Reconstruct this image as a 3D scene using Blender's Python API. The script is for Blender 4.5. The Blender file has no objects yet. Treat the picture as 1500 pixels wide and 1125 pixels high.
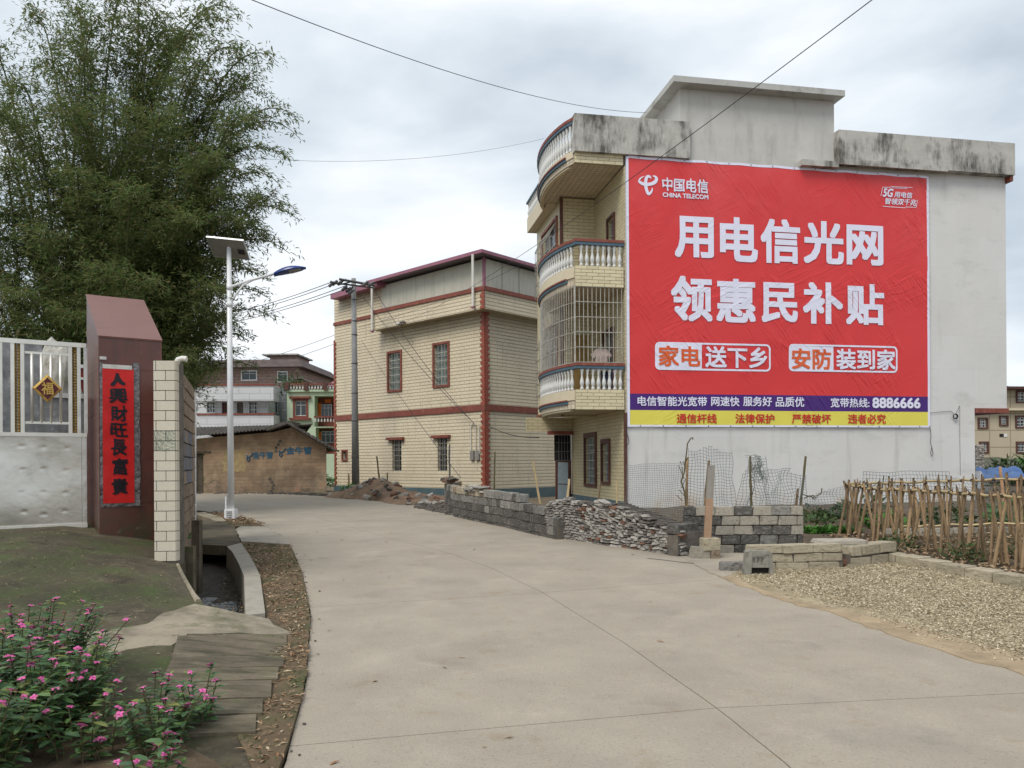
import bpy, bmesh, math, random
import numpy as np
from mathutils import Vector, Matrix, noise

R = math.radians
random.seed(7)
rng = np.random.default_rng(7)
C = bpy.context.scene.collection

# ------------------------------------------------------------------ camera
FPX, CX, CY, ROLL, EYE = 1150.0, 750.0, 678.0, 0.006, 1.6
cam_d = bpy.data.cameras.new('camera')
cam = bpy.data.objects.new('camera', cam_d)
C.objects.link(cam)
cam.location = (0, 0, EYE)
cam.rotation_euler = (Matrix.Rotation(R(90), 3, 'X') @ Matrix.Rotation(-ROLL, 3, 'Z')).to_euler()
cam_d.sensor_width = 36
cam_d.lens = FPX / 1500 * 36
cam_d.shift_y = (CY - 562.5) / 1500
cam_d.clip_end = 2000
bpy.context.scene.camera = cam

# ------------------------------------------------------------------ sky, sun, exposure
SUN_EL, SUN_AZ = R(52), R(215)          # azimuth measured clockwise from +Y
world = bpy.data.worlds.new('World')
bpy.context.scene.world = world
world.use_nodes = True
nt = world.node_tree
nt.nodes.clear()
def wn(t, **k):
    n = nt.nodes.new(t)
    for a, b in k.items():
        setattr(n, a, b)
    return n
w_out = wn('ShaderNodeOutputWorld')
w_mix = wn('ShaderNodeMixShader')
w_sky = wn('ShaderNodeTexSky', sky_type='NISHITA', sun_disc=False, sun_elevation=SUN_EL, sun_rotation=SUN_AZ)
w_b1 = wn('ShaderNodeBackground'); w_b1.inputs[1].default_value = 0.08
w_b2 = wn('ShaderNodeBackground'); w_b2.inputs[1].default_value = 0.82
w_tc = wn('ShaderNodeTexCoord')
w_map = wn('ShaderNodeMapping'); w_map.inputs['Scale'].default_value = (1.0, 1.0, 2.6)
w_n = wn('ShaderNodeTexNoise'); w_n.inputs['Scale'].default_value = 2.1; w_n.inputs['Detail'].default_value = 7; w_n.inputs['Roughness'].default_value = 0.5
w_n.inputs['Distortion'].default_value = 0.25
w_r = wn('ShaderNodeValToRGB')
w_r.color_ramp.elements[0].position = 0.37; w_r.color_ramp.elements[0].color = (0.46, 0.53, 0.60, 1)
w_r.color_ramp.elements[1].position = 0.63; w_r.color_ramp.elements[1].color = (0.90, 0.925, 0.95, 1)
e = w_r.color_ramp.elements.new(0.5); e.color = (0.67, 0.73, 0.785, 1)
L = nt.links.new
L(w_tc.outputs['Generated'], w_map.inputs[0]); L(w_map.outputs[0], w_n.inputs['Vector'])
L(w_n.outputs['Fac'], w_r.inputs[0]); L(w_r.outputs[0], w_b2.inputs[0]); L(w_sky.outputs[0], w_b1.inputs[0])
w_mix.inputs[0].default_value = 0.93
L(w_b1.outputs[0], w_mix.inputs[1]); L(w_b2.outputs[0], w_mix.inputs[2]); L(w_mix.outputs[0], w_out.inputs[0])

sun_d = bpy.data.lights.new('sun', 'SUN')
sun_d.energy = 1.5; sun_d.angle = R(25); sun_d.color = (1.0, 0.95, 0.88)
sun = bpy.data.objects.new('sun', sun_d); C.objects.link(sun)
sd = Vector((math.sin(SUN_AZ) * math.cos(SUN_EL), math.cos(SUN_AZ) * math.cos(SUN_EL), math.sin(SUN_EL)))
sun.rotation_euler = sd.to_track_quat('Z', 'Y').to_euler()
vs = bpy.context.scene.view_settings
vs.view_transform = 'Standard'; vs.look = 'None'; vs.gamma = 1; vs.exposure = 0.58; vs.use_curve_mapping = False
bpy.context.scene.cycles.max_bounces = 8
bpy.context.scene.cycles.transparent_max_bounces = 8

# ------------------------------------------------------------------ survey helpers
ZP = [(-60, -.02), (0, 0), (6, .04), (12, .17), (18, .30), (24, .38), (32, .45), (60, .5), (900, .5)]
def zg(y):
    for (a, za), (b, zb) in zip(ZP, ZP[1:]):
        if y <= b:
            return za + (zb - za) * max(0, (y - a)) / (b - a)
    return .5
def zgs(y):
    return (zg(y - 1.6) + zg(y - .8) + zg(y) + zg(y + .8) + zg(y + 1.6)) / 5
def ray(px, py):
    ix, iy = (px - CX) / FPX, -(py - CY) / FPX
    c, s = math.cos(ROLL), math.sin(ROLL)
    return Vector((c * ix + s * iy, 1.0, -s * ix + c * iy))
def P(px, py, Y):
    d = ray(px, py); return Vector((d.x * Y, Y, EYE + d.z * Y))
def G(px, py, fn=None, off=0.0):
    """where the line of sight through a surveyed point meets the ground"""
    d = ray(px, py)
    f = fn or (lambda x, y: zgs(y))
    Y = 12.0
    for _ in range(60):
        Y += (max(.5, min(200, (EYE - off - f(d.x * Y, Y)) / max(1e-4, -d.z))) - Y) * .5
    return Vector((d.x * Y, Y, f(d.x * Y, Y) + off))
def frame(loc, rz):
    return Matrix.Translation(loc) @ Matrix.Rotation(rz, 4, 'Z')
def hit(M, axis, c, px, py):
    Mi = M.inverted(); o = Mi @ Vector((0, 0, EYE)); d = Mi.to_3x3() @ ray(px, py)
    t = (c - o[axis]) / d[axis]
    return o + d * t

# ------------------------------------------------------------------ mesh builder
class MB:
    def __init__(s): s.v = []; s.f = []; s.m = []
    def add(s, vs, fs, m=0):
        b = len(s.v); s.v += [tuple(v) for v in vs]
        s.f += [tuple(b + i for i in f) for f in fs]; s.m += [m] * len(fs)
        return s
    def box(s, x0, x1, y0, y1, z0, z1, m=0, mp=None):
        vs = [(x, y, z) for z in (z0, z1) for y in (y0, y1) for x in (x0, x1)]
        if mp: vs = [mp(*v) for v in vs]
        return s.add(vs, [(0, 2, 3, 1), (4, 5, 7, 6), (0, 1, 5, 4), (2, 6, 7, 3), (0, 4, 6, 2), (1, 3, 7, 5)], m)
    def hexa(s, bottom, top, m=0):
        n = len(bottom)
        return s.add(list(bottom) + list(top), [tuple(range(n))[::-1], tuple(range(n, 2 * n))] + [(i, (i + 1) % n, n + (i + 1) % n, n + i) for i in range(n)], m)
    def tube(s, pts, r, n=8, m=0, cap=True):
        pts = [Vector(p) for p in pts]
        rs = r if isinstance(r, (list, tuple)) else [r] * len(pts)
        b = len(s.v); up = None
        for i, p in enumerate(pts):
            t = (pts[min(i + 1, len(pts) - 1)] - pts[max(i - 1, 0)]).normalized()
            if up is None:
                up = Vector((0, 0, 1)) if abs(t.z) < .9 else Vector((1, 0, 0))
            a = t.cross(up).normalized(); c = a.cross(t).normalized(); up = c
            for k in range(n):
                q = p + (a * math.cos(2 * math.pi * k / n) + c * math.sin(2 * math.pi * k / n)) * rs[i]
                s.v.append(tuple(q))
        for i in range(len(pts) - 1):
            for k in range(n):
                s.f.append((b + i * n + k, b + i * n + (k + 1) % n, b + (i + 1) * n + (k + 1) % n, b + (i + 1) * n + k)); s.m.append(m)
        if cap:
            s.f.append(tuple(b + k for k in range(n))[::-1]); s.f.append(tuple(b + (len(pts) - 1) * n + k for k in range(n))); s.m += [m, m]
        return s
    def lathe(s, prof, o=(0, 0, 0), n=12, m=0):
        b = len(s.v)
        for r, z in prof:
            for k in range(n):
                a = 2 * math.pi * k / n
                s.v.append((o[0] + r * math.cos(a), o[1] + r * math.sin(a), o[2] + z))
        for i in range(len(prof) - 1):
            for k in range(n):
                s.f.append((b + i * n + k, b + i * n + (k + 1) % n, b + (i + 1) * n + (k + 1) % n, b + (i + 1) * n + k)); s.m.append(m)
        return s
    def mesh(s, name, mats, smooth=False):
        me = bpy.data.meshes.new(name)
        me.from_pydata(s.v, [], s.f)
        for mt in (mats if isinstance(mats, (list, tuple)) else [mats]): me.materials.append(mt)
        if len(set(s.m)) > 1: me.polygons.foreach_set('material_index', s.m)
        if smooth: me.polygons.foreach_set('use_smooth', [True] * len(s.f))
        boxuv(me)
        return me
    def build(s, name, mats, parent=None, smooth=False, loc=None):
        return link(name, s.mesh(name, mats, smooth), parent, loc)
def boxuv(me):
    uv = me.uv_layers.new(name='UVMap').data
    co = np.empty(len(me.vertices) * 3); me.vertices.foreach_get('co', co); co = co.reshape(-1, 3)
    out = np.empty((len(me.loops), 2))
    for p in me.polygons:
        n = p.normal; ax = max(range(3), key=lambda i: abs(n[i]))
        ls = list(p.loop_indices); vi = list(p.vertices)
        if ax == 0: out[ls] = co[vi][:, (1, 2)]
        elif ax == 1: out[ls] = co[vi][:, (0, 2)]
        else: out[ls] = co[vi][:, (0, 1)]
    uv.foreach_set('uv', out.ravel())
def link(name, me, parent=None, loc=None, rot=None, scale=None):
    o = bpy.data.objects.new(name, me); C.objects.link(o)
    if parent is not None: o.parent = parent
    if loc is not None: o.location = loc
    if rot is not None: o.rotation_euler = rot
    if scale is not None: o.scale = scale
    return o
def tag(o, label=None, cat=None, group=None, kind=None):
    if label: o['label'] = label
    if cat: o['category'] = cat
    if group: o['group'] = group
    if kind: o['kind'] = kind
    return o
def thing(name, label, cat, loc=(0, 0, 0), rz=0, group=None):
    o = bpy.data.objects.new(name, None); C.objects.link(o)
    o.location = loc; o.rotation_euler = (0, 0, rz); o.empty_display_size = .2
    o.matrix_world = frame(loc, rz)
    return tag(o, label, cat, group)
def copy_tree(o, parent=None):
    c = o.copy(); C.objects.link(c); c.parent = parent
    for ch in KIDS(o): copy_tree(ch, c)
    return c
def KIDS(o): return [x for x in bpy.data.objects if x.parent == o]
def fill(name, pts, zf, m, kind='structure', skirt=0, step=.6, parent=None, jag=0.0):
    """ground patch: outline (x, y) filled, cut in a grid, draped on zf(x, y)"""
    if jag:
        q = []
        for i, a in enumerate(pts):
            b = pts[(i + 1) % len(pts)]; a = Vector(a[:2]); b2 = Vector(b[:2]); d = (b2 - a).length
            k = max(1, min(60, int(d / .12))) if d < 14 else 1
            for j in range(k):
                p = a.lerp(b2, j / k)
                if k > 1: 
                    nv = noise.noise_vector(Vector((p.x * 5, p.y * 5, 3))) * jag
                    p = p + Vector((nv.x, nv.y))
                q.append((p.x, p.y))
        pts = q
    bm = bmesh.new()
    vs = [bm.verts.new((p[0], p[1], 0)) for p in pts]
    es = [bm.edges.new((vs[i], vs[(i + 1) % len(vs)])) for i in range(len(vs))]
    bmesh.ops.triangle_fill(bm, edges=es, use_beauty=True)
    for ax in (0, 1):
        lo = min(p[ax] for p in pts); hi = max(p[ax] for p in pts)
        n = int((hi - lo) / step) + 1
        for i in range(1, n):
            c = [0, 0, 0]; c[ax] = lo + i * step; nn = [0, 0, 0]; nn[ax] = 1
            bmesh.ops.bisect_plane(bm, geom=bm.verts[:] + bm.edges[:] + bm.faces[:], plane_co=c, plane_no=nn, dist=1e-5)
    for f in bm.faces:
        if f.normal.z < 0: f.normal_flip()
    if skirt:
        be = [e for e in bm.edges if e.is_boundary]
        r = bmesh.ops.extrude_edge_only(bm, edges=be)
        low = set(x for x in r['geom'] if isinstance(x, bmesh.types.BMVert))
    else: low = set()
    for v in bm.verts:
        z = zf(v.co.x, v.co.y)
        v.co.z = z - (skirt if v in low else 0)
    me = bpy.data.meshes.new(name); bm.to_mesh(me); bm.free()
    me.materials.append(m); boxuv(me)
    o = link(name, me, parent)
    if kind and parent is None: o['kind'] = kind
    return o

# ------------------------------------------------------------------ materials
MATS = {}
def mat(name, col, rough=.8, var=.15, scale=4.0, bump=.1, bscale=None, metal=0.0, stain=None, obj_rand=.0, spec=.4, tex=None, detail=6, coord='Object', alpha=None):
    """procedural base: colour modulated by noise, optional stain colour (rgb, amount, scale), per-object variation"""
    m = bpy.data.materials.new(name); m.use_nodes = True; t = m.node_tree; N = t.nodes.new; K = t.links.new
    b = t.nodes['Principled BSDF']; b.inputs['Roughness'].default_value = rough; b.inputs['Metallic'].default_value = metal
    b.inputs['Specular IOR Level'].default_value = spec
    tc = N('ShaderNodeTexCoord'); vec = tc.outputs[coord]
    if obj_rand:
        oi0 = N('ShaderNodeObjectInfo'); ad0 = N('ShaderNodeVectorMath'); ad0.operation = 'MULTIPLY_ADD'; K(oi0.outputs['Random'], ad0.inputs[0]); ad0.inputs[1].default_value = (37, 53, 71); K(vec, ad0.inputs[2]); vec = ad0.outputs[0]
    n1 = N('ShaderNodeTexNoise'); n1.inputs['Scale'].default_value = scale; n1.inputs['Detail'].default_value = detail; n1.inputs['Roughness'].default_value = .6
    K(vec, n1.inputs['Vector'])
    mr = N('ShaderNodeMapRange'); mr.inputs[1].default_value = .3; mr.inputs[2].default_value = .7; mr.inputs[3].default_value = 1 - var; mr.inputs[4].default_value = 1 + var
    K(n1.outputs['Fac'], mr.inputs[0])
    base = N('ShaderNodeRGB'); base.outputs[0].default_value = (*col, 1); cur = base.outputs[0]
    if tex: cur = tex(t, N, K, tc, cur, b) or cur
    if stain:
        for st in (stain if isinstance(stain, list) else [stain]):
            sc, amt, ss = st[:3]
            n2 = N('ShaderNodeTexNoise'); n2.inputs['Scale'].default_value = ss; n2.inputs['Detail'].default_value = 8; n2.inputs['Roughness'].default_value = .65
            if len(st) > 3:
                mp = N('ShaderNodeMapping'); mp.inputs['Scale'].default_value = st[3]; K(vec, mp.inputs[0]); K(mp.outputs[0], n2.inputs['Vector'])
            else: K(vec, n2.inputs['Vector'])
            m2 = N('ShaderNodeMapRange'); m2.inputs[1].default_value = .62 - amt * .3; m2.inputs[2].default_value = .80 - amt * .3; K(n2.outputs['Fac'], m2.inputs[0])
            fac = m2.outputs[0]
            if len(st) > 4:      # limit to a band of height (object z): (z where full, z where none)
                sp = N('ShaderNodeSeparateXYZ'); K(tc.outputs['Object'], sp.inputs[0])
                m3 = N('ShaderNodeMapRange'); m3.inputs[1].default_value = st[4][1]; m3.inputs[2].default_value = st[4][0]; K(sp.outputs['Z'], m3.inputs[0])
                mu = N('ShaderNodeMath'); mu.operation = 'MULTIPLY'; K(fac, mu.inputs[0]); K(m3.outputs[0], mu.inputs[1]); fac = mu.outputs[0]
            mx = N('ShaderNodeMix'); mx.data_type = 'RGBA'; K(fac, mx.inputs[0]); K(cur, mx.inputs[6]); mx.inputs[7].default_value = (*sc, 1); cur = mx.outputs[2]
    val = mr.outputs[0]
    if obj_rand:
        oi = N('ShaderNodeObjectInfo'); m4 = N('ShaderNodeMapRange'); m4.inputs[3].default_value = 1 - obj_rand; m4.inputs[4].default_value = 1 + obj_rand * .6
        K(oi.outputs['Random'], m4.inputs[0]); mu = N('ShaderNodeMath'); mu.operation = 'MULTIPLY'; K(val, mu.inputs[0]); K(m4.outputs[0], mu.inputs[1]); val = mu.outputs[0]
    sc_ = N('ShaderNodeVectorMath'); sc_.operation = 'SCALE'; K(cur, sc_.inputs[0]); K(val, sc_.inputs['Scale'])
    K(sc_.outputs[0], b.inputs['Base Color'])
    if bump:
        n3 = N('ShaderNodeTexNoise'); n3.inputs['Scale'].default_value = bscale or scale * 6; n3.inputs['Detail'].default_value = 5; K(vec, n3.inputs['Vector'])
        bp = N('ShaderNodeBump'); bp.inputs['Strength'].default_value = bump; bp.inputs['Distance'].default_value = .02
        K(n3.outputs['Fac'], bp.inputs['Height'])
        if b.inputs['Normal'].is_linked: K(b.inputs['Normal'].links[0].from_socket, bp.inputs['Normal'])
        K(bp.outputs[0], b.inputs['Normal'])
    MATS[name] = m
    return m
def brick_tex(w, h, mortar, mcol, c2=None, depth=.01, strength=.7, tiltdark=0.0, off=.5):
    def f(t, N, K, tc, cur, b):
        br = N('ShaderNodeTexBrick'); K(tc.outputs['UV'], br.inputs['Vector'])
        br.inputs['Scale'].default_value = 1; br.inputs['Brick Width'].default_value = w; br.inputs['Row Height'].default_value = h
        br.inputs['Mortar Size'].default_value = mortar; br.inputs['Mortar Smooth'].default_value = .3; br.inputs['Bias'].default_value = 0; br.offset = off
        K(cur, br.inputs['Color1'])
        if c2: br.inputs['Color2'].default_value = (*c2, 1)
        else: K(cur, br.inputs['Color2'])
        br.inputs['Mortar'].default_value = (*mcol, 1)
        iv = N('ShaderNodeMath'); iv.operation = 'SUBTRACT'; iv.inputs[0].default_value = 1; K(br.outputs['Fac'], iv.inputs[1]); hgt = iv.outputs[0]
        bp = N('ShaderNodeBump'); bp.inputs['Strength'].default_value = strength; bp.inputs['Distance'].default_value = depth
        if tiltdark:   # split-face tiles: each course leans out towards its lower edge
            sp = N('ShaderNodeSeparateXYZ'); K(tc.outputs['UV'], sp.inputs[0])
            dv = N('ShaderNodeMath'); dv.operation = 'DIVIDE'; dv.inputs[1].default_value = h; K(sp.outputs['Y'], dv.inputs[0])
            fr = N('ShaderNodeMath'); fr.operation = 'FRACT'; K(dv.outputs[0], fr.inputs[0])
            gm = N('ShaderNodeMapRange'); gm.inputs[1].default_value = .10; gm.inputs[2].default_value = .24; gm.inputs[3].default_value = 1; gm.inputs[4].default_value = 0; K(fr.outputs[0], gm.inputs[0])
            ml = N('ShaderNodeMath'); ml.operation = 'MULTIPLY_ADD'; K(fr.outputs[0], ml.inputs[0]); ml.inputs[1].default_value = -tiltdark; K(hgt, ml.inputs[2]); hgt = ml.outputs[0]
        K(hgt, bp.inputs['Height']); K(bp.outputs[0], b.inputs['Normal'])
        if tiltdark:   # darker line mixed into the foot of each course
            gx = N('ShaderNodeMix'); gx.data_type = 'RGBA'; K(gm.outputs[0], gx.inputs[0]); K(br.outputs['Color'], gx.inputs[6]); gx.inputs[7].default_value = (.33, .27, .18, 1)
            return gx.outputs[2]
        return br.outputs['Color']
    return f
def leafmat(name, cols, trans=.25, rough=.5):
    """per-leaf colour: random per mesh island between several colours"""
    m = bpy.data.materials.new(name); m.use_nodes = True; t = m.node_tree; N = t.nodes.new; K = t.links.new
    b = t.nodes['Principled BSDF']; b.inputs['Roughness'].default_value = rough; b.inputs['Specular IOR Level'].default_value = .3
    g = N('ShaderNodeNewGeometry'); r = N('ShaderNodeValToRGB'); r.color_ramp.interpolation = 'LINEAR'
    r.color_ramp.elements[0].color = (*cols[0], 1); r.color_ramp.elements[1].color = (*cols[-1], 1)
    for i, c in enumerate(cols[1:-1]):
        e = r.color_ramp.elements.new((i + 1) / (len(cols) - 1)); e.color = (*c, 1)
    K(g.outputs['Random Per Island'], r.inputs[0]); K(r.outputs[0], b.inputs['Base Color'])
    if trans:
        tr = N('ShaderNodeBsdfTranslucent'); K(r.outputs[0], tr.inputs[0]); mx = N('ShaderNodeMixShader'); mx.inputs[0].default_value = trans
        K(b.outputs[0], mx.inputs[1]); K(tr.outputs[0], mx.inputs[2]); K(mx.outputs[0], t.nodes['Material Output'].inputs[0])
    MATS[name] = m
    return m

def streak_tex(amount=.5):
    """rain streaks running down, strongest near the top"""
    def f(t, N, K, tc, cur, b):
        mp = N('ShaderNodeMapping'); mp.inputs['Scale'].default_value = (3.2, 3.2, .8); K(tc.outputs['Object'], mp.inputs[0])
        n = N('ShaderNodeTexNoise'); n.inputs['Scale'].default_value = 1.3; n.inputs['Detail'].default_value = 9; n.inputs['Roughness'].default_value = .72; K(mp.outputs[0], n.inputs['Vector'])
        n2 = N('ShaderNodeTexNoise'); n2.inputs['Scale'].default_value = 1.1; n2.inputs['Detail'].default_value = 5; K(tc.outputs['Object'], n2.inputs['Vector'])
        ad = N('ShaderNodeMath'); ad.operation = 'ADD'; K(n.outputs['Fac'], ad.inputs[0]); K(n2.outputs['Fac'], ad.inputs[1])
        m2 = N('ShaderNodeMapRange'); m2.inputs[1].default_value = 1.25 - amount * .4; m2.inputs[2].default_value = 1.05 - amount * .4; m2.inputs[1].default_value, m2.inputs[2].default_value = 1.05 - amount * .3, 1.3 - amount * .3
        K(ad.outputs[0], m2.inputs[0])
        mx = N('ShaderNodeMix'); mx.data_type = 'RGBA'; K(m2.outputs[0], mx.inputs[0]); K(cur, mx.inputs[6]); mx.inputs[7].default_value = (.085, .08, .07, 1)
        return mx.outputs[2]
    return f
def bump_folds(t, N, K, tc, cur, b):
    """taut cloth: diagonal creases, fine puckers"""
    last = None
    for rot, sc, dist, st in ((R(32), (1.0, 1, .12), .05, .6), (R(42), (2.2, 1, .22), .03, .45), (R(-62), (1.5, 1, .2), .03, .4)):
        m0 = N('ShaderNodeMapping'); m0.inputs['Rotation'].default_value = (0, rot, 0); K(tc.outputs['Object'], m0.inputs[0])
        mp = N('ShaderNodeMapping'); mp.inputs['Scale'].default_value = (sc[0], sc[1], sc[2]); K(m0.outputs[0], mp.inputs[0])
        n = N('ShaderNodeTexNoise'); n.inputs['Scale'].default_value = 3.2; n.inputs['Detail'].default_value = 3; n.inputs['Roughness'].default_value = .5; n.inputs['Distortion'].default_value = .6; K(mp.outputs[0], n.inputs['Vector'])
        rg = N('ShaderNodeMath'); rg.operation = 'SUBTRACT'; K(n.outputs['Fac'], rg.inputs[0]); rg.inputs[1].default_value = .5
        ab = N('ShaderNodeMath'); ab.operation = 'ABSOLUTE'; K(rg.outputs[0], ab.inputs[0])
        mr = N('ShaderNodeMapRange'); mr.inputs[1].default_value = 0; mr.inputs[2].default_value = .07; mr.inputs[3].default_value = 1; mr.inputs[4].default_value = 0; mr.interpolation_type = 'SMOOTHSTEP'; K(ab.outputs[0], mr.inputs[0])
        # creases come in patches
        nm = N('ShaderNodeTexNoise'); nm.inputs['Scale'].default_value = .55 + rot * .1; nm.inputs['Detail'].default_value = 2; K(tc.outputs['Object'], nm.inputs['Vector'])
        mm = N('ShaderNodeMapRange'); mm.inputs[1].default_value = .50; mm.inputs[2].default_value = .66; K(nm.outputs['Fac'], mm.inputs[0])
        mu = N('ShaderNodeMath'); mu.operation = 'MULTIPLY'; K(mr.outputs[0], mu.inputs[0]); K(mm.outputs[0], mu.inputs[1])
        bp = N('ShaderNodeBump'); bp.inputs['Strength'].default_value = st * .62; bp.inputs['Distance'].default_value = dist; K(mu.outputs[0], bp.inputs['Height'])
        if last: K(last, bp.inputs['Normal'])
        last = bp.outputs[0]
    K(last, b.inputs['Normal'])
    return None

M_road = mat('road_concrete', (.335, .292, .232), .85, .10, 1.3, .25, 60, stain=[((.285, .25, .205), .24, .7), ((.385, .335, .27), .25, 1.6), ((.29, .225, .155), .12, 3.5), ((.17, .155, .14), .22, 60), ((.42, .38, .31), .16, 42), ((.235, .205, .165), .10, 1.1)], detail=12)
M_joint = mat('joint_dirt', (.05, .045, .04), .95, .3, 20, .3)
M_earth = mat('earth', (.16, .125, .085), .95, .3, 3, .6, 25, stain=((.09, .10, .05), .35, 1.2))
M_soil = mat('garden_soil', (.10, .075, .05), .95, .4, 5, .9, 18)
M_verge = mat('mossy_dirt', (.13, .09, .052), .95, .35, 5, .7, 40, stain=((.055, .065, .022), .5, 2.4))
M_mossy = mat('mossy_concrete', (.078, .064, .038), .9, .4, 2.2, .5, 30, stain=[((.14, .12, .08), .26, 6), ((.040, .055, .014), .55, 1.1), ((.035, .03, .018), .3, 2.6), ((.20, .16, .11), .14, 24)])
M_pale = mat('pale_concrete', (.30, .255, .19), .9, .22, 3, .3, 30, stain=[((.12, .105, .07), .5, 1.6), ((.08, .085, .04), .25, 3)])
M_slab = mat('weathered_slab', (.135, .11, .075), .9, .3, 3, .5, 30, stain=[((.06, .055, .03), .5, 1.8, (1, 4, 1)), ((.21, .18, .13), .26, 2.5, (1, 5, 1)), ((.05, .065, .02), .2, 3)], obj_rand=.2)
M_kerb = mat('kerb_concrete', (.33, .30, .25), .9, .2, 3, .3, 30, stain=((.17, .15, .12), .3, 3))
M_water = mat('ditch_water', (.012, .014, .012), .04, .3, 3, .9, 11, spec=1.0)
M_gravel = mat('straw_ground', (.34, .28, .18), .95, .3, 8, .8, 30, stain=((.22, .17, .10), .4, 2))
M_sand = mat('sandy_edge', (.34, .26, .165), .95, .25, 4, .5, 30)

M_plaster = mat('plaster', (.63, .62, .60), .9, .04, .8, .18, 14, tex=brick_tex(1.35, .98, .006, (.60, .595, .58), (.66, .655, .64), depth=.002, strength=.25), stain=[((.66, .65, .63), .35, .45), ((.53, .525, .51), .24, .8, (1, 1, 2.2)), ((.49, .48, .455), .16, .7, (4, 4, .35)), ((.50, .33, .19), .50, .9, (1, 1, 1), (-.1, .55))])
M_stained = mat('stained_concrete', (.46, .445, .41), .95, .15, 3, .35, 14, tex=streak_tex(.38))
M_roofroom = mat('roof_room_plaster', (.53, .52, .49), .9, .08, 1, .15, 14, stain=[((.40, .385, .35), .3, .9, (2.5, 2.5, .6)), ((.56, .55, .52), .3, 1.5)])
M_slabc = mat('roof_slab', (.46, .46, .44), .9, .12, 2, .2, stain=((.26, .25, .23), .35, 2))
M_tileA = mat('cream_split_tile', (.55, .475, .34), .55, .05, 1.0, .1, 30, tex=brick_tex(.30, .145, .005, (.50, .425, .30), (.535, .46, .325), depth=.05, strength=.9, tiltdark=1.4), stain=[((.46, .385, .265), .35, 1.1, (1, 1, 2)), ((.36, .31, .22), .22, 1.2, (5, 5, .4))], spec=.5)
M_tileB = mat('yellow_glazed_tile', (.60, .53, .34), .4, .06, 1.5, .05, 30, tex=brick_tex(.34, .10, .008, (.33, .27, .16), (.54, .48, .30), depth=.012, strength=.8), spec=.5)
M_tileB1 = mat('cream_glazed_tile', (.66, .58, .38), .35, .08, 6, .05, 30, obj_rand=.1, spec=.5)
M_tilegrout = mat('grout', (.42, .37, .26), .9, .1, 6, .1)
M_beige = mat('beige_band', (.64, .56, .40), .6, .05, 2, .08)
M_red = mat('oxblood_paint', (.21, .058, .038), .6, .15, 4, .1, stain=((.34, .13, .09), .25, 5))
M_redb = mat('brick_red_tile', (.30, .075, .045), .5, .12, 6, .15, obj_rand=.1)
M_purple = mat('mauve_metal', (.30, .12, .17), .5, .12, 3, .05)
M_bluegrey = mat('slate_blue_paint', (.07, .125, .17), .55, .15, 3, .1)
M_blueband = mat('blue_grey_plinth', (.085, .135, .155), .6, .15, 2, .1, stain=((.16, .17, .16), .25, 3))
M_metalpanel = mat('ribbed_steel_sheet', (.50, .50, .42), .5, .06, 1, 0, stain=((.40, .40, .33), .3, 1.5, (4, 4, .4)))
M_white = mat('white_paint', (.72, .72, .70), .5, .05, 3, .03)
M_whitepole = mat('lamp_white_paint', (.74, .75, .76), .35, .05, 2, .02, stain=((.52, .50, .47), .22, 3, (1, 1, .4)))
M_baluster = mat('white_glazed_baluster', (.62, .62, .60), .35, .12, 9, .05, stain=((.30, .28, .25), .28, 6))
M_glass = mat('window_glass', (.035, .045, .05), .12, .5, 1.2, .0, spec=.8, coord='Object')
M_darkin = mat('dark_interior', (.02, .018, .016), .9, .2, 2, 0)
M_alu = mat('aluminium_bar', (.50, .50, .50), .4, .1, 5, 0, metal=.6)
M_steelbar = mat('stainless_bar', (.44, .41, .35), .35, .3, 6, 0, metal=.6)
M_darkbar = mat('dark_steel_bar', (.12, .13, .14), .5, .2, 5, 0, metal=.3)
M_curtain = mat('curtain', (.16, .21, .19), .9, .35, 6, .2)
M_door = mat('brown_door', (.10, .04, .03), .6, .25, 5, .1)
M_ceil = mat('patterned_soffit', (.40, .36, .28), .6, .1, 3, .05, tex=None)
M_pole = mat('grey_concrete_pole', (.24, .245, .245), .85, .12, 5, .15, stain=((.16, .16, .16), .3, 2, (1, 1, .3)))
M_iron = mat('weathered_iron', (.10, .10, .10), .6, .3, 8, .1, metal=.4)
M_wire = mat('black_cable', (.025, .025, .028), .6, .1, 5, 0)
M_mesh = mat('green_wire', (.17, .20, .20), .6, .2, 5, 0)
M_pan = mat('solar_panel_back', (.25, .24, .22), .6, .1, 4, .05, stain=((.22, .21, .20), .25, 5))
M_lampblue = mat('blue_lamp_shell', (.012, .04, .19), .3, .15, 6, 0, spec=.6)
M_maroon = mat('maroon_granite', (.12, .037, .025), .32, .15, 3, .08, 120, stain=[((.07, .028, .022), .4, 1.6, (2, 2, .6)), ((.05, .042, .025), .75, 3, (1, 1, 1), (.02, .5)), ((.16, .12, .09), .1, 7)], spec=.6)
M_maroon2 = mat('maroon_slope', (.17, .065, .05), .32, .1, 3, .05, 120, spec=.7)
M_plastic = mat('clear_film', (.14, .125, .13), .18, .8, 12, .8, 25, spec=.8)
M_paper = mat('red_paper', (.60, .012, .010), .45, .12, 3, .25, 8, stain=((.46, .008, .008), .3, 5, (1, 1, .3)))
M_ink = mat('black_ink', (.008, .006, .012), .4, .2, 6, 0)
M_steel = mat('brushed_stainless', (.66, .64, .59), .30, .1, 1.2, .9, 1.6, metal=.85, stain=((.40, .39, .36), .35, 1.4))
M_steel2 = mat('polished_stainless', (.74, .72, .66), .35, .1, 4, .02, metal=.45)
M_goldtrim = mat('gold_beading', (.30, .20, .06), .4, .5, 60, .6, 120, metal=.7)
M_gold = mat('gold_relief', (.60, .38, .10), .35, .3, 20, .2, metal=.6)
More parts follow.
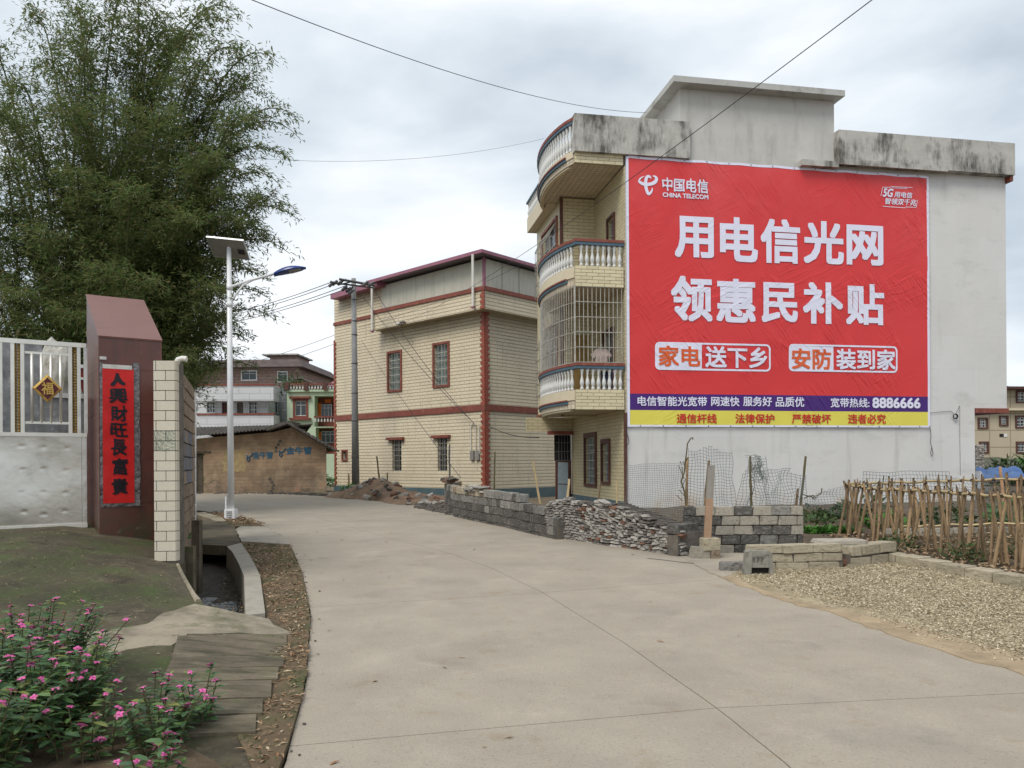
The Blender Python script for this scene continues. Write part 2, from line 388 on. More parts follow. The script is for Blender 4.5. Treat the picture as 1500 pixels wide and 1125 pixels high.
M_marble = mat('cloudy_grey_stone', (.23, .235, .24), .5, .3, 4, .1, stain=[((.10, .11, .13), .4, 3.2), ((.42, .43, .45), .3, 6)])
M_tilewhite = mat('cream_wall_tile', (.58, .53, .43), .4, .06, 5, .06, 40, obj_rand=.05, spec=.5)
M_tilegreen = mat('cream_wall_tile_scuffed', (.60, .54, .44), .6, .1, 5, .2, 40, stain=[((.16, .20, .13), .72, 9), ((.30, .32, .30), .4, 14)], spec=.4)
M_mortar = mat('grey_mortar', (.13, .115, .095), .95, .3, 8, .5)
M_blockmud = mat('brown_cement_block', (.27, .205, .145), .95, .25, 5, .6, 35, obj_rand=.25, stain=((.12, .095, .075), .35, 3))
M_blockblue = mat('block_with_blue_paint', (.22, .19, .16), .9, .25, 5, .6, 35, obj_rand=.15, stain=((.10, .16, .26), .6, 5))
M_block = mat('grey_cement_block', (.27, .26, .235), .95, .22, 6, .7, 40, obj_rand=.25, stain=((.10, .09, .08), .42, 4))
M_blockdark = mat('sooty_cement_block', (.095, .088, .078), .95, .4, 6, .7, 40, obj_rand=.3, stain=((.24, .23, .21), .42, 5))
M_blockpale = mat('pale_cement_block', (.40, .365, .30), .95, .18, 6, .7, 40, obj_rand=.15, stain=((.15, .13, .11), .3, 5))
M_blocktan = mat('tan_cement_block', (.44, .385, .28), .95, .18, 6, .7, 40, obj_rand=.15, stain=((.20, .165, .11), .35, 4))
M_stoneA = mat('pale_rubble', (.40, .375, .335), .95, .3, 9, .6, 40, obj_rand=.35, stain=((.12, .10, .085), .4, 7))
M_stoneB = mat('dark_rubble', (.13, .115, .10), .95, .4, 9, .6, 40, obj_rand=.4)
M_stoneC = mat('red_brick_rubble', (.20, .10, .065), .95, .3, 9, .6, 40, obj_rand=.3, stain=((.13, .10, .08), .4, 6))
M_bamboo = mat('dry_bamboo', (.31, .21, .115), .6, .35, 9, .2, obj_rand=.45, stain=[((.17, .11, .06), .4, 6, (1, 1, .5)), ((.06, .045, .03), .3, 5, (.2, .2, 3.2))])
M_bamboor = mat('dry_bamboo_rail', (.48, .37, .20), .55, .2, 6, .15, obj_rand=.2)
M_wood = mat('raw_timber', (.46, .27, .15), .8, .25, 5, .3, stain=((.22, .20, .18), .35, 3, (1, 1, .5)))
M_twine = mat('dark_twine', (.03, .028, .025), .9, .3, 9, .2)
M_chip = leafmat('straw_chips', [(.60, .53, .37), (.42, .35, .22), (.70, .64, .48), (.26, .20, .12), (.55, .48, .33), (.18, .13, .08), (.62, .56, .42)], .0, .8)
M_litter = leafmat('dead_leaves', [(.30, .20, .11), (.18, .10, .05), (.42, .31, .19), (.14, .09, .05), (.50, .40, .27), (.24, .10, .04)], .0, .8)
M_bleaf = leafmat('bamboo_leaves', [(.085, .135, .044), (.140, .195, .066), (.105, .156, .052), (.185, .21, .074), (.122, .174, .060), (.24, .20, .09), (.095, .145, .05)], .55, .4)
M_culm = mat('bamboo_culm', (.10, .115, .045), .6, .3, 4, .1, obj_rand=.2)
M_leaf = leafmat('periwinkle_leaves', [(.06, .135, .05), (.10, .19, .07), (.08, .16, .07), (.15, .26, .08), (.09, .17, .08), (.07, .14, .065), (.26, .28, .07)], .3, .3)
M_petal = leafmat('pink_petals', [(.70, .10, .36), (.78, .17, .46), (.66, .08, .30), (.82, .28, .55)], .2, .6)
M_eye = mat('flower_eye', (.30, .005, .08), .6, .1, 9, 0)
M_stem = mat('brown_stem', (.10, .085, .04), .8, .2, 9, .1)
M_veg = leafmat('garden_leaves', [(.04, .12, .02), (.07, .19, .03), (.10, .26, .04), (.05, .13, .03)], .2, .5)
M_weed = leafmat('weed_leaves', [(.03, .07, .02), (.06, .11, .03), (.04, .085, .03), (.10, .12, .05)], .2, .6)
M_adobe = mat('adobe', (.36, .255, .165), .95, .25, 1.6, .6, 10, tex=brick_tex(.36, .14, .012, (.30, .215, .14), (.30, .205, .13), depth=.02, strength=.6),
              stain=[((.17, .135, .10), .8, .6, (1, 1, 1.4), (.3, 1.2)), ((.42, .32, .215), .42, .8), ((.34, .19, .12), .25, 1.6)])
M_rooftile = mat('grey_roof_tile', (.11, .10, .09), .9, .3, 4, .4, stain=((.20, .19, .17), .3, 3))
M_housewhite = mat('white_tile_far', (.60, .61, .62), .7, .05, 1, .05, tex=brick_tex(1.2, .35, .02, (.46, .47, .48), depth=.01))
M_pinkbrick = mat('pink_grey_brick_far', (.27, .17, .14), .9, .15, 1.5, .2, tex=brick_tex(.5, .22, .035, (.20, .155, .135), (.33, .22, .185), depth=.02))
M_greyblock = mat('grey_block_far', (.20, .21, .22), .9, .2, 1.5, .2, tex=brick_tex(.8, .5, .03, (.30, .31, .31), depth=.01))
M_mint = mat('mint_paint_far', (.52, .64, .46), .8, .05, 1, .05)
M_beigefar = mat('beige_tile_far', (.50, .43, .31), .8, .06, 1, .05, tex=brick_tex(1.3, .95, .035, (.33, .27, .19), depth=.01, off=0))
M_slate = mat('slate_roof_far', (.105, .125, .165), .7, .15, 2, .2, tex=brick_tex(.35, .8, .03, (.06, .075, .10), depth=.03))
M_orange = mat('orange_paper_far', (.72, .17, .02), .7, .15, 3, 0)
M_tarp = mat('blue_tarpaulin', (.045, .14, .38), .5, .25, 1.5, .4, 3, stain=((.18, .30, .50), .3, 1.3))
M_whiteplas = mat('white_sheet', (.62, .63, .66), .6, .1, 3, .2)
M_banner_red = mat('banner_red', (.66, .036, .038), .42, .03, .4, 0, tex=bump_folds, stain=((.70, .075, .078), .5, .25, (1, 1, 1), (9.4, 4.0)), spec=.45)
M_banner_white = mat('banner_white', (.76, .76, .90), .42, .02, 1, 0, tex=bump_folds, spec=.45)
M_banner_purple = mat('banner_purple', (.060, .014, .17), .42, .02, 1, 0, tex=bump_folds)
M_banner_yellow = mat('banner_yellow', (.74, .66, .10), .42, .02, 1, 0, tex=bump_folds)
M_banner_orange = mat('banner_orange', (.72, .12, .03), .42, .02, 1, 0, tex=bump_folds)
M_banner_inkred = mat('banner_crimson', (.58, .03, .02), .42, .02, 1, 0, tex=bump_folds)
M_bluepaint = mat('faded_blue_paint', (.05, .13, .20), .9, .3, 6, .2)
M_yellowpaint = mat('faded_yellow_paint', (.40, .30, .15), .9, .2, 5, .2, stain=((.29, .21, .135), .45, 9))
M_carved = mat('carved_stone', (.25, .24, .21), .95, .25, 8, .5, stain=((.10, .09, .075), .4, 6))
M_pink = mat('pink_rag', (.55, .10, .20), .8, .2, 5, 0)
M_cloth = mat('pale_cloth', (.52, .42, .38), .9, .2, 6, .2)
M_navy = mat('navy_cloth', (.03, .04, .09), .9, .2, 6, .2)
M_pvc = mat('pvc_pipe', (.68, .66, .60), .4, .08, 4, 0)
# ------------------------------------------------------------------ shared pieces
def block_mesh(name, m, jit=.04, bev=.06, seed=0, sub=False):
    bm = bmesh.new(); bmesh.ops.create_cube(bm, size=1)
    bmesh.ops.bevel(bm, geom=bm.edges[:], offset=bev, segments=1, affect='EDGES')
    r = random.Random(seed)
    for v in bm.verts:
        v.co += Vector((r.uniform(-jit, jit), r.uniform(-jit, jit), r.uniform(-jit, jit)))
    me = bpy.data.meshes.new(name); bm.to_mesh(me); bm.free(); me.materials.append(m); boxuv(me)
    return me
def variants(name, m, n=4, **k): return [block_mesh(name, m, seed=i * 13 + 5, **k) for i in range(n)]
V_block = variants('block', M_block); V_bdark = variants('block', M_blockdark); V_bpale = variants('block', M_blockpale)
V_btan = variants('block', M_blocktan, jit=.025, bev=.05); V_bmud = variants('block', M_blockmud); V_bblue = variants('block', M_blockblue)
V_stA = variants('stone', M_stoneA, 6, jit=.13, bev=.14); V_stB = variants('stone', M_stoneB, 4, jit=.13, bev=.14); V_stC = variants('stone', M_stoneC, 3, jit=.1, bev=.12)

_tc = {}
def glyphs(s, shear=0.0):
    k = (s, shear)
    if k in _tc: return _tc[k]
    cu = bpy.data.curves.new('text', 'FONT'); cu.body = s; cu.size = 1; cu.shear = shear; cu.resolution_u = 3; cu.fill_mode = 'FRONT'
    ob = bpy.data.objects.new('text', cu); C.objects.link(ob)
    dg = bpy.context.evaluated_depsgraph_get(); dg.update()
    me = bpy.data.meshes.new_from_object(ob.evaluated_get(dg))
    vs = np.array([v.co[:] for v in me.vertices]); fs = [tuple(p.vertices) for p in me.polygons]
    bpy.data.objects.remove(ob); bpy.data.curves.remove(cu); bpy.data.meshes.remove(me)
    _tc[k] = (vs, fs); return _tc[k]
def lettering(name, s, mp, a0, a1, b0, b1, c, m, parent, off=.0, shear=0.0, brush=0.0, cell=0.0):
    """print in the box a0..a1 by b0..b1 on the surface that mp(a, b, c) describes"""
    vs, fs = glyphs(s, shear)
    if off:            # heavier weight: the same outline laid eight times round itself, each a hair above the last
        n0 = len(vs); V_, F_ = [], []
        for k in range(8):
            q = vs.copy(); q[:, 0] += off * (1, 1, 0, -1, -1, -1, 0, 1)[k]; q[:, 1] += off * (0, 1, 1, 1, 0, -1, -1, -1)[k]; q[:, 2] = k * .0007
            V_.append(q); F_ += [tuple(i + k * n0 for i in f) for f in fs]
        vs, fs = np.concatenate(V_), F_
    lo = vs.min(0); hi = vs.max(0)
    bm = bmesh.new()
    bv = [bm.verts.new(((v[0] - lo[0]) / (hi[0] - lo[0]) * (a1 - a0) + a0, (v[1] - lo[1]) / (hi[1] - lo[1]) * (b1 - b0) + b0, v[2])) for v in vs]
    for f in fs:
        try: bm.faces.new([bv[i] for i in f])
        except ValueError: pass
    if cell:
        for ax, (l, h) in enumerate(((a0, a1), (b0, b1))):
            for i in range(1, int((h - l) / cell) + 1):
                co = [0, 0, 0]; no = [0, 0, 0]; co[ax] = l + i * cell; no[ax] = 1
                bmesh.ops.bisect_plane(bm, geom=bm.verts[:] + bm.edges[:] + bm.faces[:], plane_co=co, plane_no=no, dist=1e-6)
    for v in bm.verts:
        x, y, lz = v.co.x, v.co.y, v.co.z
        if brush:
            nv = noise.noise_vector(Vector((x * 9, y * 9, len(s) * 3.1))) * brush
            x += nv.x; y += nv.y
        cc = c(x, y) if callable(c) else c
        v.co = Vector(mp(x, y, cc + lz))
    me = bpy.data.meshes.new(name); bm.to_mesh(me); bm.free(); me.materials.append(m); boxuv(me)
    return link(name, me, parent)

# ------------------------------------------------------------------ GROUND
LE = [(415, 1125), (448, 1000), (455, 900), (442, 838), (429, 807), (415, 785), (389, 771), (366, 762), (331, 753), (286, 747)]
RE = [(1500, 985), (1400, 957), (1300, 925), (1224, 897), (1178, 887), (1117, 868), (1058, 845), (1040, 826), (1000, 812), (900, 797), (830, 785), (760, 770), (700, 758), (640, 745), (560, 735), (480, 727), (340, 720), (286, 718)]
LW = [G(*p) for p in LE]; RW = [G(*p) for p in RE]
LW = [Vector((-.1, -30, 0)), Vector((-.75, 0, 0)), Vector((-1.0, 2.4, 0))] + LW + [Vector((-14, 22.5, 0)), Vector((-30, 24, 0))]
RW = [Vector((3.6, -30, 0)), Vector((3.95, 0, 0)), Vector((3.9, 4.0, 0))] + RW + [Vector((-30, 38, 0))]
def left_edge_x(y):
    for a, b in zip(LW, LW[1:]):
        if a.y <= y <= b.y: return a.x + (b.x - a.x) * (y - a.y) / (b.y - a.y)
    return LW[-1].x
def dip(x, y):
    """yard in front of the cream house lies lower than the road"""
    yl = (x + 1.09) * .685 + (y - 32) * .728
    return .30 * min(1, max(0, (yl + 3.4) / 2)) if 24 < y < 46 and -14 < x < 4 and yl < 14 else 0
def terrain_z(x, y):
    z = zgs(y) - .07 - dip(x, y)
    s = left_edge_x(min(y, 22)) - x
    if y > 3.0 and y < 22.5 and s > .35:
        k = min(1, (s - .35) / .15) * min(1, (y - 3.0) / .3) * min(1, max(0, (22.5 - y)) / .6)
        z -= .62 * k
    return z
# terrain: fine near, coarse to the horizon
def grid_obj(name, xs, ys, zf, m, kind='structure'):
    v = [(x, y, zf(x, y)) for y in ys for x in xs]; nx = len(xs)
    f = [(j * nx + i, j * nx + i + 1, (j + 1) * nx + i + 1, (j + 1) * nx + i) for j in range(len(ys) - 1) for i in range(nx - 1)]
    me = bpy.data.meshes.new(name); me.from_pydata(v, [], f); me.materials.append(m); boxuv(me)
    me.polygons.foreach_set('use_smooth', [True] * len(f))
    o = link(name, me); o['kind'] = kind; return o
xs = [-900, -300, -120, -60, -40, -30] + [x * .35 for x in range(-70, 60)] + [22, 26, 32, 45, 70, 120, 300, 900]
ys = [-120, -40, -10, 0] + [y * .35 for y in range(5, 90)] + [33, 36, 40, 46, 55, 70, 100, 160, 300, 700, 1400]
grid_obj('ground', xs, ys, terrain_z, M_earth)

# road: concrete slabs with open joints
road = bpy.data.objects.new('road', None); C.objects.link(road); road['kind'] = 'structure'
def resample(pts, n):
    d = [0]
    for a, b in zip(pts, pts[1:]): d.append(d[-1] + (b - a).length)
    out = []
    for k in range(n):
        t = d[-1] * k / (n - 1)
        i = max(j for j in range(len(d)) if d[j] <= t + 1e-9); i = min(i, len(pts) - 2)
        out.append(pts[i].lerp(pts[i + 1], (t - d[i]) / (d[i + 1] - d[i])))
    return out
def along(pts, y0, y1, n):
    """piece of an edge polyline between two y values"""
    def at(y):
        for a, b in zip(pts, pts[1:]):
            if a.y <= y <= b.y: return a.lerp(b, (y - a.y) / max(1e-6, b.y - a.y))
        return pts[-1]
    q = [at(y0)] + [p for p in pts if y0 + .02 < p.y < y1 - .02] + [at(y1)]
    return resample([Vector((p.x, p.y, 0)) for p in q], n)
# (y on left edge, y on the centre joint, y on right edge) of each transverse joint
JT = [(-30, -30, -30), (-14.5, -14.5, -14.5), (-7, -7, -7), (-.2, .3, .7), (G(430, 1093).y, G(1050, 1037).y, G(1500, 1012).y), (G(455, 890).y, G(795, 868).y, 9.9), (G(441, 820).y, G(660, 811).y, 14.1), (16.6, 19.3, 21.0), (20.5, 24.0, 27.5), (23.2, 28, 35.0)]
MIDP = [Vector((1.75, -30, 0)), Vector((1.6, 0, 0)), G(1160, 1125), G(1050, 1037), G(915, 942), G(795, 868), G(722, 833), G(660, 811), G(560, 785), G(480, 763), G(400, 742), Vector((-16, 28.5, 0))]
MIDP = [Vector((p.x, p.y, 0)) for p in MIDP]
def slab(e0, e1):
    n, mcols = len(e0), 9
    rows = []
    for j in range(n):
        rows.append([e0[j].lerp(e1[j], i / (mcols - 1)) for i in range(mcols)])
    # pull borders in by 6 mm for the joints
    v = []
    g = .0045
    for j in range(n):
        for i in range(mcols):
            p = rows[j][i].copy()
            if i == 0: p += (rows[j][1] - p).normalized() * g
            if i == mcols - 1: p += (rows[j][-2] - p).normalized() * g
            if j == 0: p += (rows[1][i] - rows[0][i]).normalized() * g
            if j == n - 1: p += (rows[-2][i] - rows[-1][i]).normalized() * g
            wob = noise.noise(Vector((p.x * 3.1, p.y * 3.1, 0))) * .006
            if i in (0, mcols - 1): p.x += wob
            v.append((p.x, p.y, zgs(p.y)))
    f = [(j * mcols + i, j * mcols + i + 1, (j + 1) * mcols + i + 1, (j + 1) * mcols + i) for j in range(n - 1) for i in range(mcols - 1)]
    mb = MB(); mb.add(v, f)
    # skirts
    ring = [j * mcols for j in range(n)][::-1] + list(range(1, mcols)) + [j * mcols + mcols - 1 for j in range(1, n)] + [(n - 1) * mcols + i for i in range(mcols - 2, 0, -1)]
    low = [(v[k][0], v[k][1], v[k][2] - .12) for k in ring]
    b = len(mb.v); mb.v += low
    for q in range(len(ring)):
        r = (q + 1) % len(ring)
        mb.f.append((ring[q], ring[r], b + r, b + q)); mb.m.append(0)
    return mb
for a, b in zip(JT, JT[1:]):
    n = 22
    lf, md, rt = along(LW, a[0], b[0], n), along(MIDP, a[1], b[1], n), along(RW, a[2], b[2], n)
    slab(lf, md).build('road_slab', M_road, road, smooth=False)
    slab(md, rt).build('road_slab', M_road, road, smooth=False)
fa = [along(LW, 23.2, 24, 2)[0]]
lastL, lastM, lastR = along(LW, 23.2, 23.9, 8), along(MIDP, 28, 28.49, 8), along(RW, 35.0, 37.5, 8)
far = [Vector((-30, 24, 0))]
fill('road_slab', [(lastL[0].x, lastL[0].y), (lastM[0].x, lastM[0].y), (lastR[0].x, lastR[0].y), (-30, 38), (-60, 40), (-60, 25), (-30, 24)], lambda x, y: zgs(y), M_road, step=2, parent=road)

# apron in front of the gate, with its concrete lip, and the drain beside the road
def zA(x, y):
    s = left_edge_x(min(y, 21)) - x
    r = .23 * max(0, s - .25) - .055 * max(0, s - 2.2) * min(1, max(0, (y - 5) / 4))
    r = min(r, .62)
    k = min(1, max(0, (y - 5.2) / 3.6))
    return zgs(y) + .018 + r * k + .03 * min(1, s) * (1 - k)
def GA(px, py): return G(px, py, zA)
TW0 = GA(226, 820)                     # foot of the tiled pier
apx = [(400, 1125), (378, 1088), (419, 928), (436, 930), (412, 914), (388, 906), (360, 901), (345, 898), (318, 889), (300, 887), (291, 879), (277, 858), (262, 828)]
ap = [(GA(*p).x, GA(*p).y) for p in apx]
ap = [(-14, 1.5), (-1.25, 1.5), (-1.3, 3.0)] + ap + [(TW0.x + .26, TW0.y + .25), (-5.75, 13.7), (-8.2, 20), (-16, 20), (-16, 1.5)][0:4] + []
apron = fill('apron', ap, zA, M_mossy, skirt=.5, step=.45, jag=.015)
# pale worn concrete along the lip
pp = [(0, 955), (70, 930), (150, 923), (215, 915), (250, 895), (285, 885), (300, 888), (345, 898.5), (388, 907), (430, 928), (418, 929), (280, 929), (255, 945), (190, 948), (140, 965), (60, 985), (0, 1000)]
fill('path', [(GA(*p).x, GA(*p).y) for p in pp], lambda x, y: zA(x, y) + .004, M_pale, step=.4, jag=.09, skirt=.02)
fill('soil', [(G(*p, zA).x, G(*p, zA).y) for p in ((0, 985), (90, 1000), (170, 1035), (225, 1062), (262, 1090), (330, 1125), (345, 1180), (0, 1180), (-150, 1100), (-150, 985))], lambda x, y: zA(x, y) + .008, mat('bed_soil', (.10, .07, .042), .95, .4, 6, .9, 25), step=.25, jag=.05, skirt=.03)
# slabs over the drain
ycuts = [(930, 1), (962, 1), (980, 1), (1000, 1), (1026, 1), (1050, 1), (1078, 1)]
rends = [419, 415, 407, 397, 384, 374, 366]
for i, (a, b) in enumerate(zip(ycuts, ycuts[1:])):
    p1 = GA(rends[i] + 2, a[0]); p2 = GA(rends[i] - 1, b[0])
    p3 = GA(250 - i * 8, b[0] + 6); p4 = GA(262 - i * 8, a[0] + 4)
    mb = MB(); th = .020 + random.uniform(-.004, .006)
    gpx = .017
    q = [p1 + Vector((0, -gpx, 0)), p4 + Vector((0, -gpx, 0)), p3 + Vector((0, gpx, 0)), p2 + Vector((0, gpx, 0))]
    n = 9
    tops = []
    for k in range(n):
        tops.append(q[0].lerp(q[1], k / (n - 1)))
    bots = [q[3].lerp(q[2], k / (n - 1)) for k in range(n)]
    for r_ in (tops, bots):
        for k, p in enumerate(r_):
            p.z = zA(p.x, p.y) + th + random.uniform(-.002, .002); p.y += random.uniform(-.006, .006)
    mb.v = [tuple(p) for p in tops + bots] + [(p.x, p.y, p.z - .08) for p in tops + bots]
    for k in range(n - 1):
        mb.f += [(k, k + 1, n + k + 1, n + k), (2 * n + k, k, k + 1, 2 * n + k + 1)[::-1], (n + k, n + k + 1, 3 * n + k + 1, 3 * n + k)]
    mb.f += [(0, n, 3 * n, 2 * n), (n - 1, 2 * n - 1, 4 * n - 1, 3 * n - 1)]
    mb.m = [0] * len(mb.f)
    mb.build('slab', M_slab, apron)

def zV(x, y): return zgs(y) + .03 + (0 if y < 7.1 else 0) + .02 * noise.noise(Vector((x * 2, y * 2, 0)))
def GV(px, py): return G(px, py, zV)
vp = [(352, 794), (425, 797), (442, 838), (455, 900), (449, 985), (440, 1030), (410, 1125), (368, 1125), (350, 1078), (392, 985), (400, 932), (436, 930), (389, 906), (389, 896), (376, 835)]
vw = [(GV(*p).x, GV(*p).y) for p in vp]
vw = [(max(x, -99), y) for x, y in vw]
vw = vw[:7] + [(-.75, 1.5), (-1.35, 1.5)] + vw[7:]
verge = fill('verge', vw, zV, M_verge, skirt=.5, step=.3, jag=.02)
# kerb wall of the drain
inner = [(331, 799), (340, 808), (349, 824), (357.5, 843.6), (359.6, 901)]; outer = [(352, 793.6), (364, 811), (373, 826), (381, 843), (388.5, 898)]
kz = lambda p: G(p[0], p[1], lambda x, y: zgs(y) + .075)
ti = [kz(p) for p in inner]; to = [kz(p) for p in outer]
mb = MB(); n = len(ti)
mb.v = [tuple(p) for p in ti] + [tuple(p) for p in to] + [(p.x, p.y, p.z - .75) for p in ti] + [(p.x, p.y, p.z - .75) for p in to]
for k in range(n - 1):
    mb.f += [(k, n + k, n + k + 1, k + 1), (k, k + 1, 2 * n + k + 1, 2 * n + k), (n + k, 3 * n + k, 3 * n + k + 1, n + k + 1)]
mb.f += [(0, 2 * n, 3 * n, n), (n - 1, 2 * n - 1, 4 * n - 1, 3 * n - 1)]; mb.m = [0] * len(mb.f)
o = mb.build('drain_wall', M_kerb); o['kind'] = 'structure'
# drain slab beyond, and far slabs
def sheet(name, pxs, zf, th, m, kind='structure', step=.5, jag=.02):
    w = [G(p[0], p[1], zf) for p in pxs]
    return fill(name, [(p.x, p.y) for p in w], zf, m, kind=kind, skirt=th, step=step, jag=jag)
zD = lambda x, y: zgs(y) + .085
sheet('drain_cover', [(287, 797), (332, 799.5), (352, 794), (344, 772), (330, 764), (286, 762)], zD, .16, M_slab)
sheet('drain_cover', [(286, 751), (300, 750), (326, 758), (331, 763), (322, 765), (286, 752.8)], zD, .12, M_pale)
sheet('footpath', [(354, 793), (425, 797), (415, 785), (389, 771), (352, 771), (345, 775)], lambda x, y: zgs(y) + .045, .1, M_kerb)
sheet('verge', [(332, 772), (352, 771), (389, 771), (366, 762), (345, 757), (331, 753), (310, 752), (318, 764)], lambda x, y: zgs(y) + .04, .1, M_verge)
# water with its bed
wz = -.20
wat = [(-2.15, 7.0), (-3.2, 6.8), (-6.4, 15.2), (-8.3, 20), (-7.4, 20), (-4.2, 14), (-2.2, 8.0)]
fill('water', wat, lambda x, y: wz + max(0, y - 12) * .03, M_water, step=.6)
# silt and litter on the drain bed
def zSilt(x, y): return wz + .045 * noise.noise(Vector((x * 3.3, y * 2.1, 4))) + max(0, y - 9.3) * .045 - .05 + max(0, y - 12) * .01
fill('drain_bed', wat, zSilt, mat('black_silt', (.055, .047, .036), .8, .5, 9, .9, 30), step=.12)

# right-hand side: straw ground, sandy lip, garden
def right_edge_x(y):
    for a, b in zip(RW, RW[1:]):
        if a.y <= y <= b.y: return a.x + (b.x - a.x) * (y - a.y) / max(1e-6, b.y - a.y)
    return 3
def zR(x, y):
    e = max(0, min(1, (x - right_edge_x(y) - .05) / .9)) if y < 10.6 else 1
    return zgs(y) + .004 + e * (.018 + .02 * noise.noise(Vector((x, y, 7))))
low = [Vector((2.86, 10.4, 0)), Vector((3.4, 10.55, 0)), Vector((4.35, 10.55, 0)), Vector((5.3, 11.2, 0)), Vector((5.9, 9.0, 0)), Vector((6.6, 6.0, 0)), Vector((8.2, 0, 0)), Vector((9, -8, 0))]
gp = [(p.x - .04, p.y) for p in RW[1:10]]
gp = [(3.91, -8)] + gp + [(p.x + .1, p.y + .1) for p in low]
straw = fill('straw_ground', gp, zR, M_gravel, skirt=.1, step=.4, jag=.04)
lip = []
for p in RW[1:10]: lip.append((p.x - .06, p.y))
lip2 = [(p.x + .10 + .07 * math.sin(p.y * 1.3) + (.22 if 4.5 < p.y < 7.5 else 0), p.y + .12) for p in RW[1:10]][::-1]
fill('sand', lip + lip2, lambda x, y: zR(x, y) + .003, M_sand, step=.3, jag=.07, skirt=.03)
# lane between block wall and low wall
sheet('path', [(1000, 812.5), (1092, 834), (1060, 845), (1040, 838), (1012, 822), (990, 812)], lambda x, y: zgs(y) + .012, .1, M_road, jag=.03)
fill('path', [(2.0, 11.7), (3.3, 10.5), (4.9, 10.75), (5.2, 11.3), (5.0, 12.2), (2.6, 12.15)], lambda x, y: zgs(y) + .008, M_road, step=.5, jag=.05)
def zGd(x, y):
    return zgs(y) + .05 + .05 * noise.noise(Vector((x * 1.3, y * 1.3, 2))) + .03 * noise.noise(Vector((x * 5, y * 5, 2)))
fill('soil', [(4.7, 12.5), (4.75, 11.1), (5.4, 11.4), (6.1, 9.1), (6.8, 6), (9, 0), (40, 0), (40, 34), (14, 34), (13.2, 22.7), (3.2, 20.8), (3.0, 12.6)], zGd, M_soil, step=.5)
fill('soil', [(1.2, 15.6), (2.4, 12.8), (3.0, 12.6), (3.2, 20.9), (2.1, 27), (0, 33), (-1.5, 31.5), (-1.4, 20.9), (-.4, 18.8)], lambda x, y: zgs(y) - dip(x, y) + .03 + .05 * noise.noise(Vector((x * 2, y * 2, 0))), M_earth, step=.6)
fill('soil', [(-7.6, 30.6), (-4.2, 25.8), (-1.9, 22.2), (-1.2, 21.5), (-1.6, 32), (-9, 39.5), (-14, 36.5)], lambda x, y: zgs(y) - dip(x, y) + .02 + .05 * noise.noise(Vector((x * 2, y * 2, 0))), M_earth, step=.6)
# ------------------------------------------------------------------ facade toolkit
def skin(mb, mp, a0, a1, b0, b1, holes=(), depth=.12, m=0, c=0.0):
    """wall face with openings; reveals run `depth` inwards"""
    A = sorted(set([a0, a1] + [h for q in holes for h in q[:2] if a0 < h < a1])); B = sorted(set([b0, b1] + [h for q in holes for h in q[2:4] if b0 < h < b1]))
    for i in range(len(A) - 1):
        for j in range(len(B) - 1):
            ca, cb = (A[i] + A[i + 1]) / 2, (B[j] + B[j + 1]) / 2
            if any(h[0] < ca < h[1] and h[2] < cb < h[3] for h in holes): continue
            mb.add([mp(A[i], B[j], c), mp(A[i + 1], B[j], c), mp(A[i + 1], B[j + 1], c), mp(A[i], B[j + 1], c)], [(0, 1, 2, 3)], m)
    for h in holes:
        p, q, r, s = h[:4]
        for (x0, y0), (x1, y1) in (((p, r), (q, r)), ((q, r), (q, s)), ((q, s), (p, s)), ((p, s), (p, r))):
            mb.add([mp(x0, y0, c), mp(x1, y1, c), mp(x1, y1, c - depth), mp(x0, y0, c - depth)], [(0, 1, 2, 3)], m)
def abox(mb, mp, a0, a1, b0, b1, c0, c1, m=0): mb.box(a0, a1, b0, b1, c0, c1, m, mp)
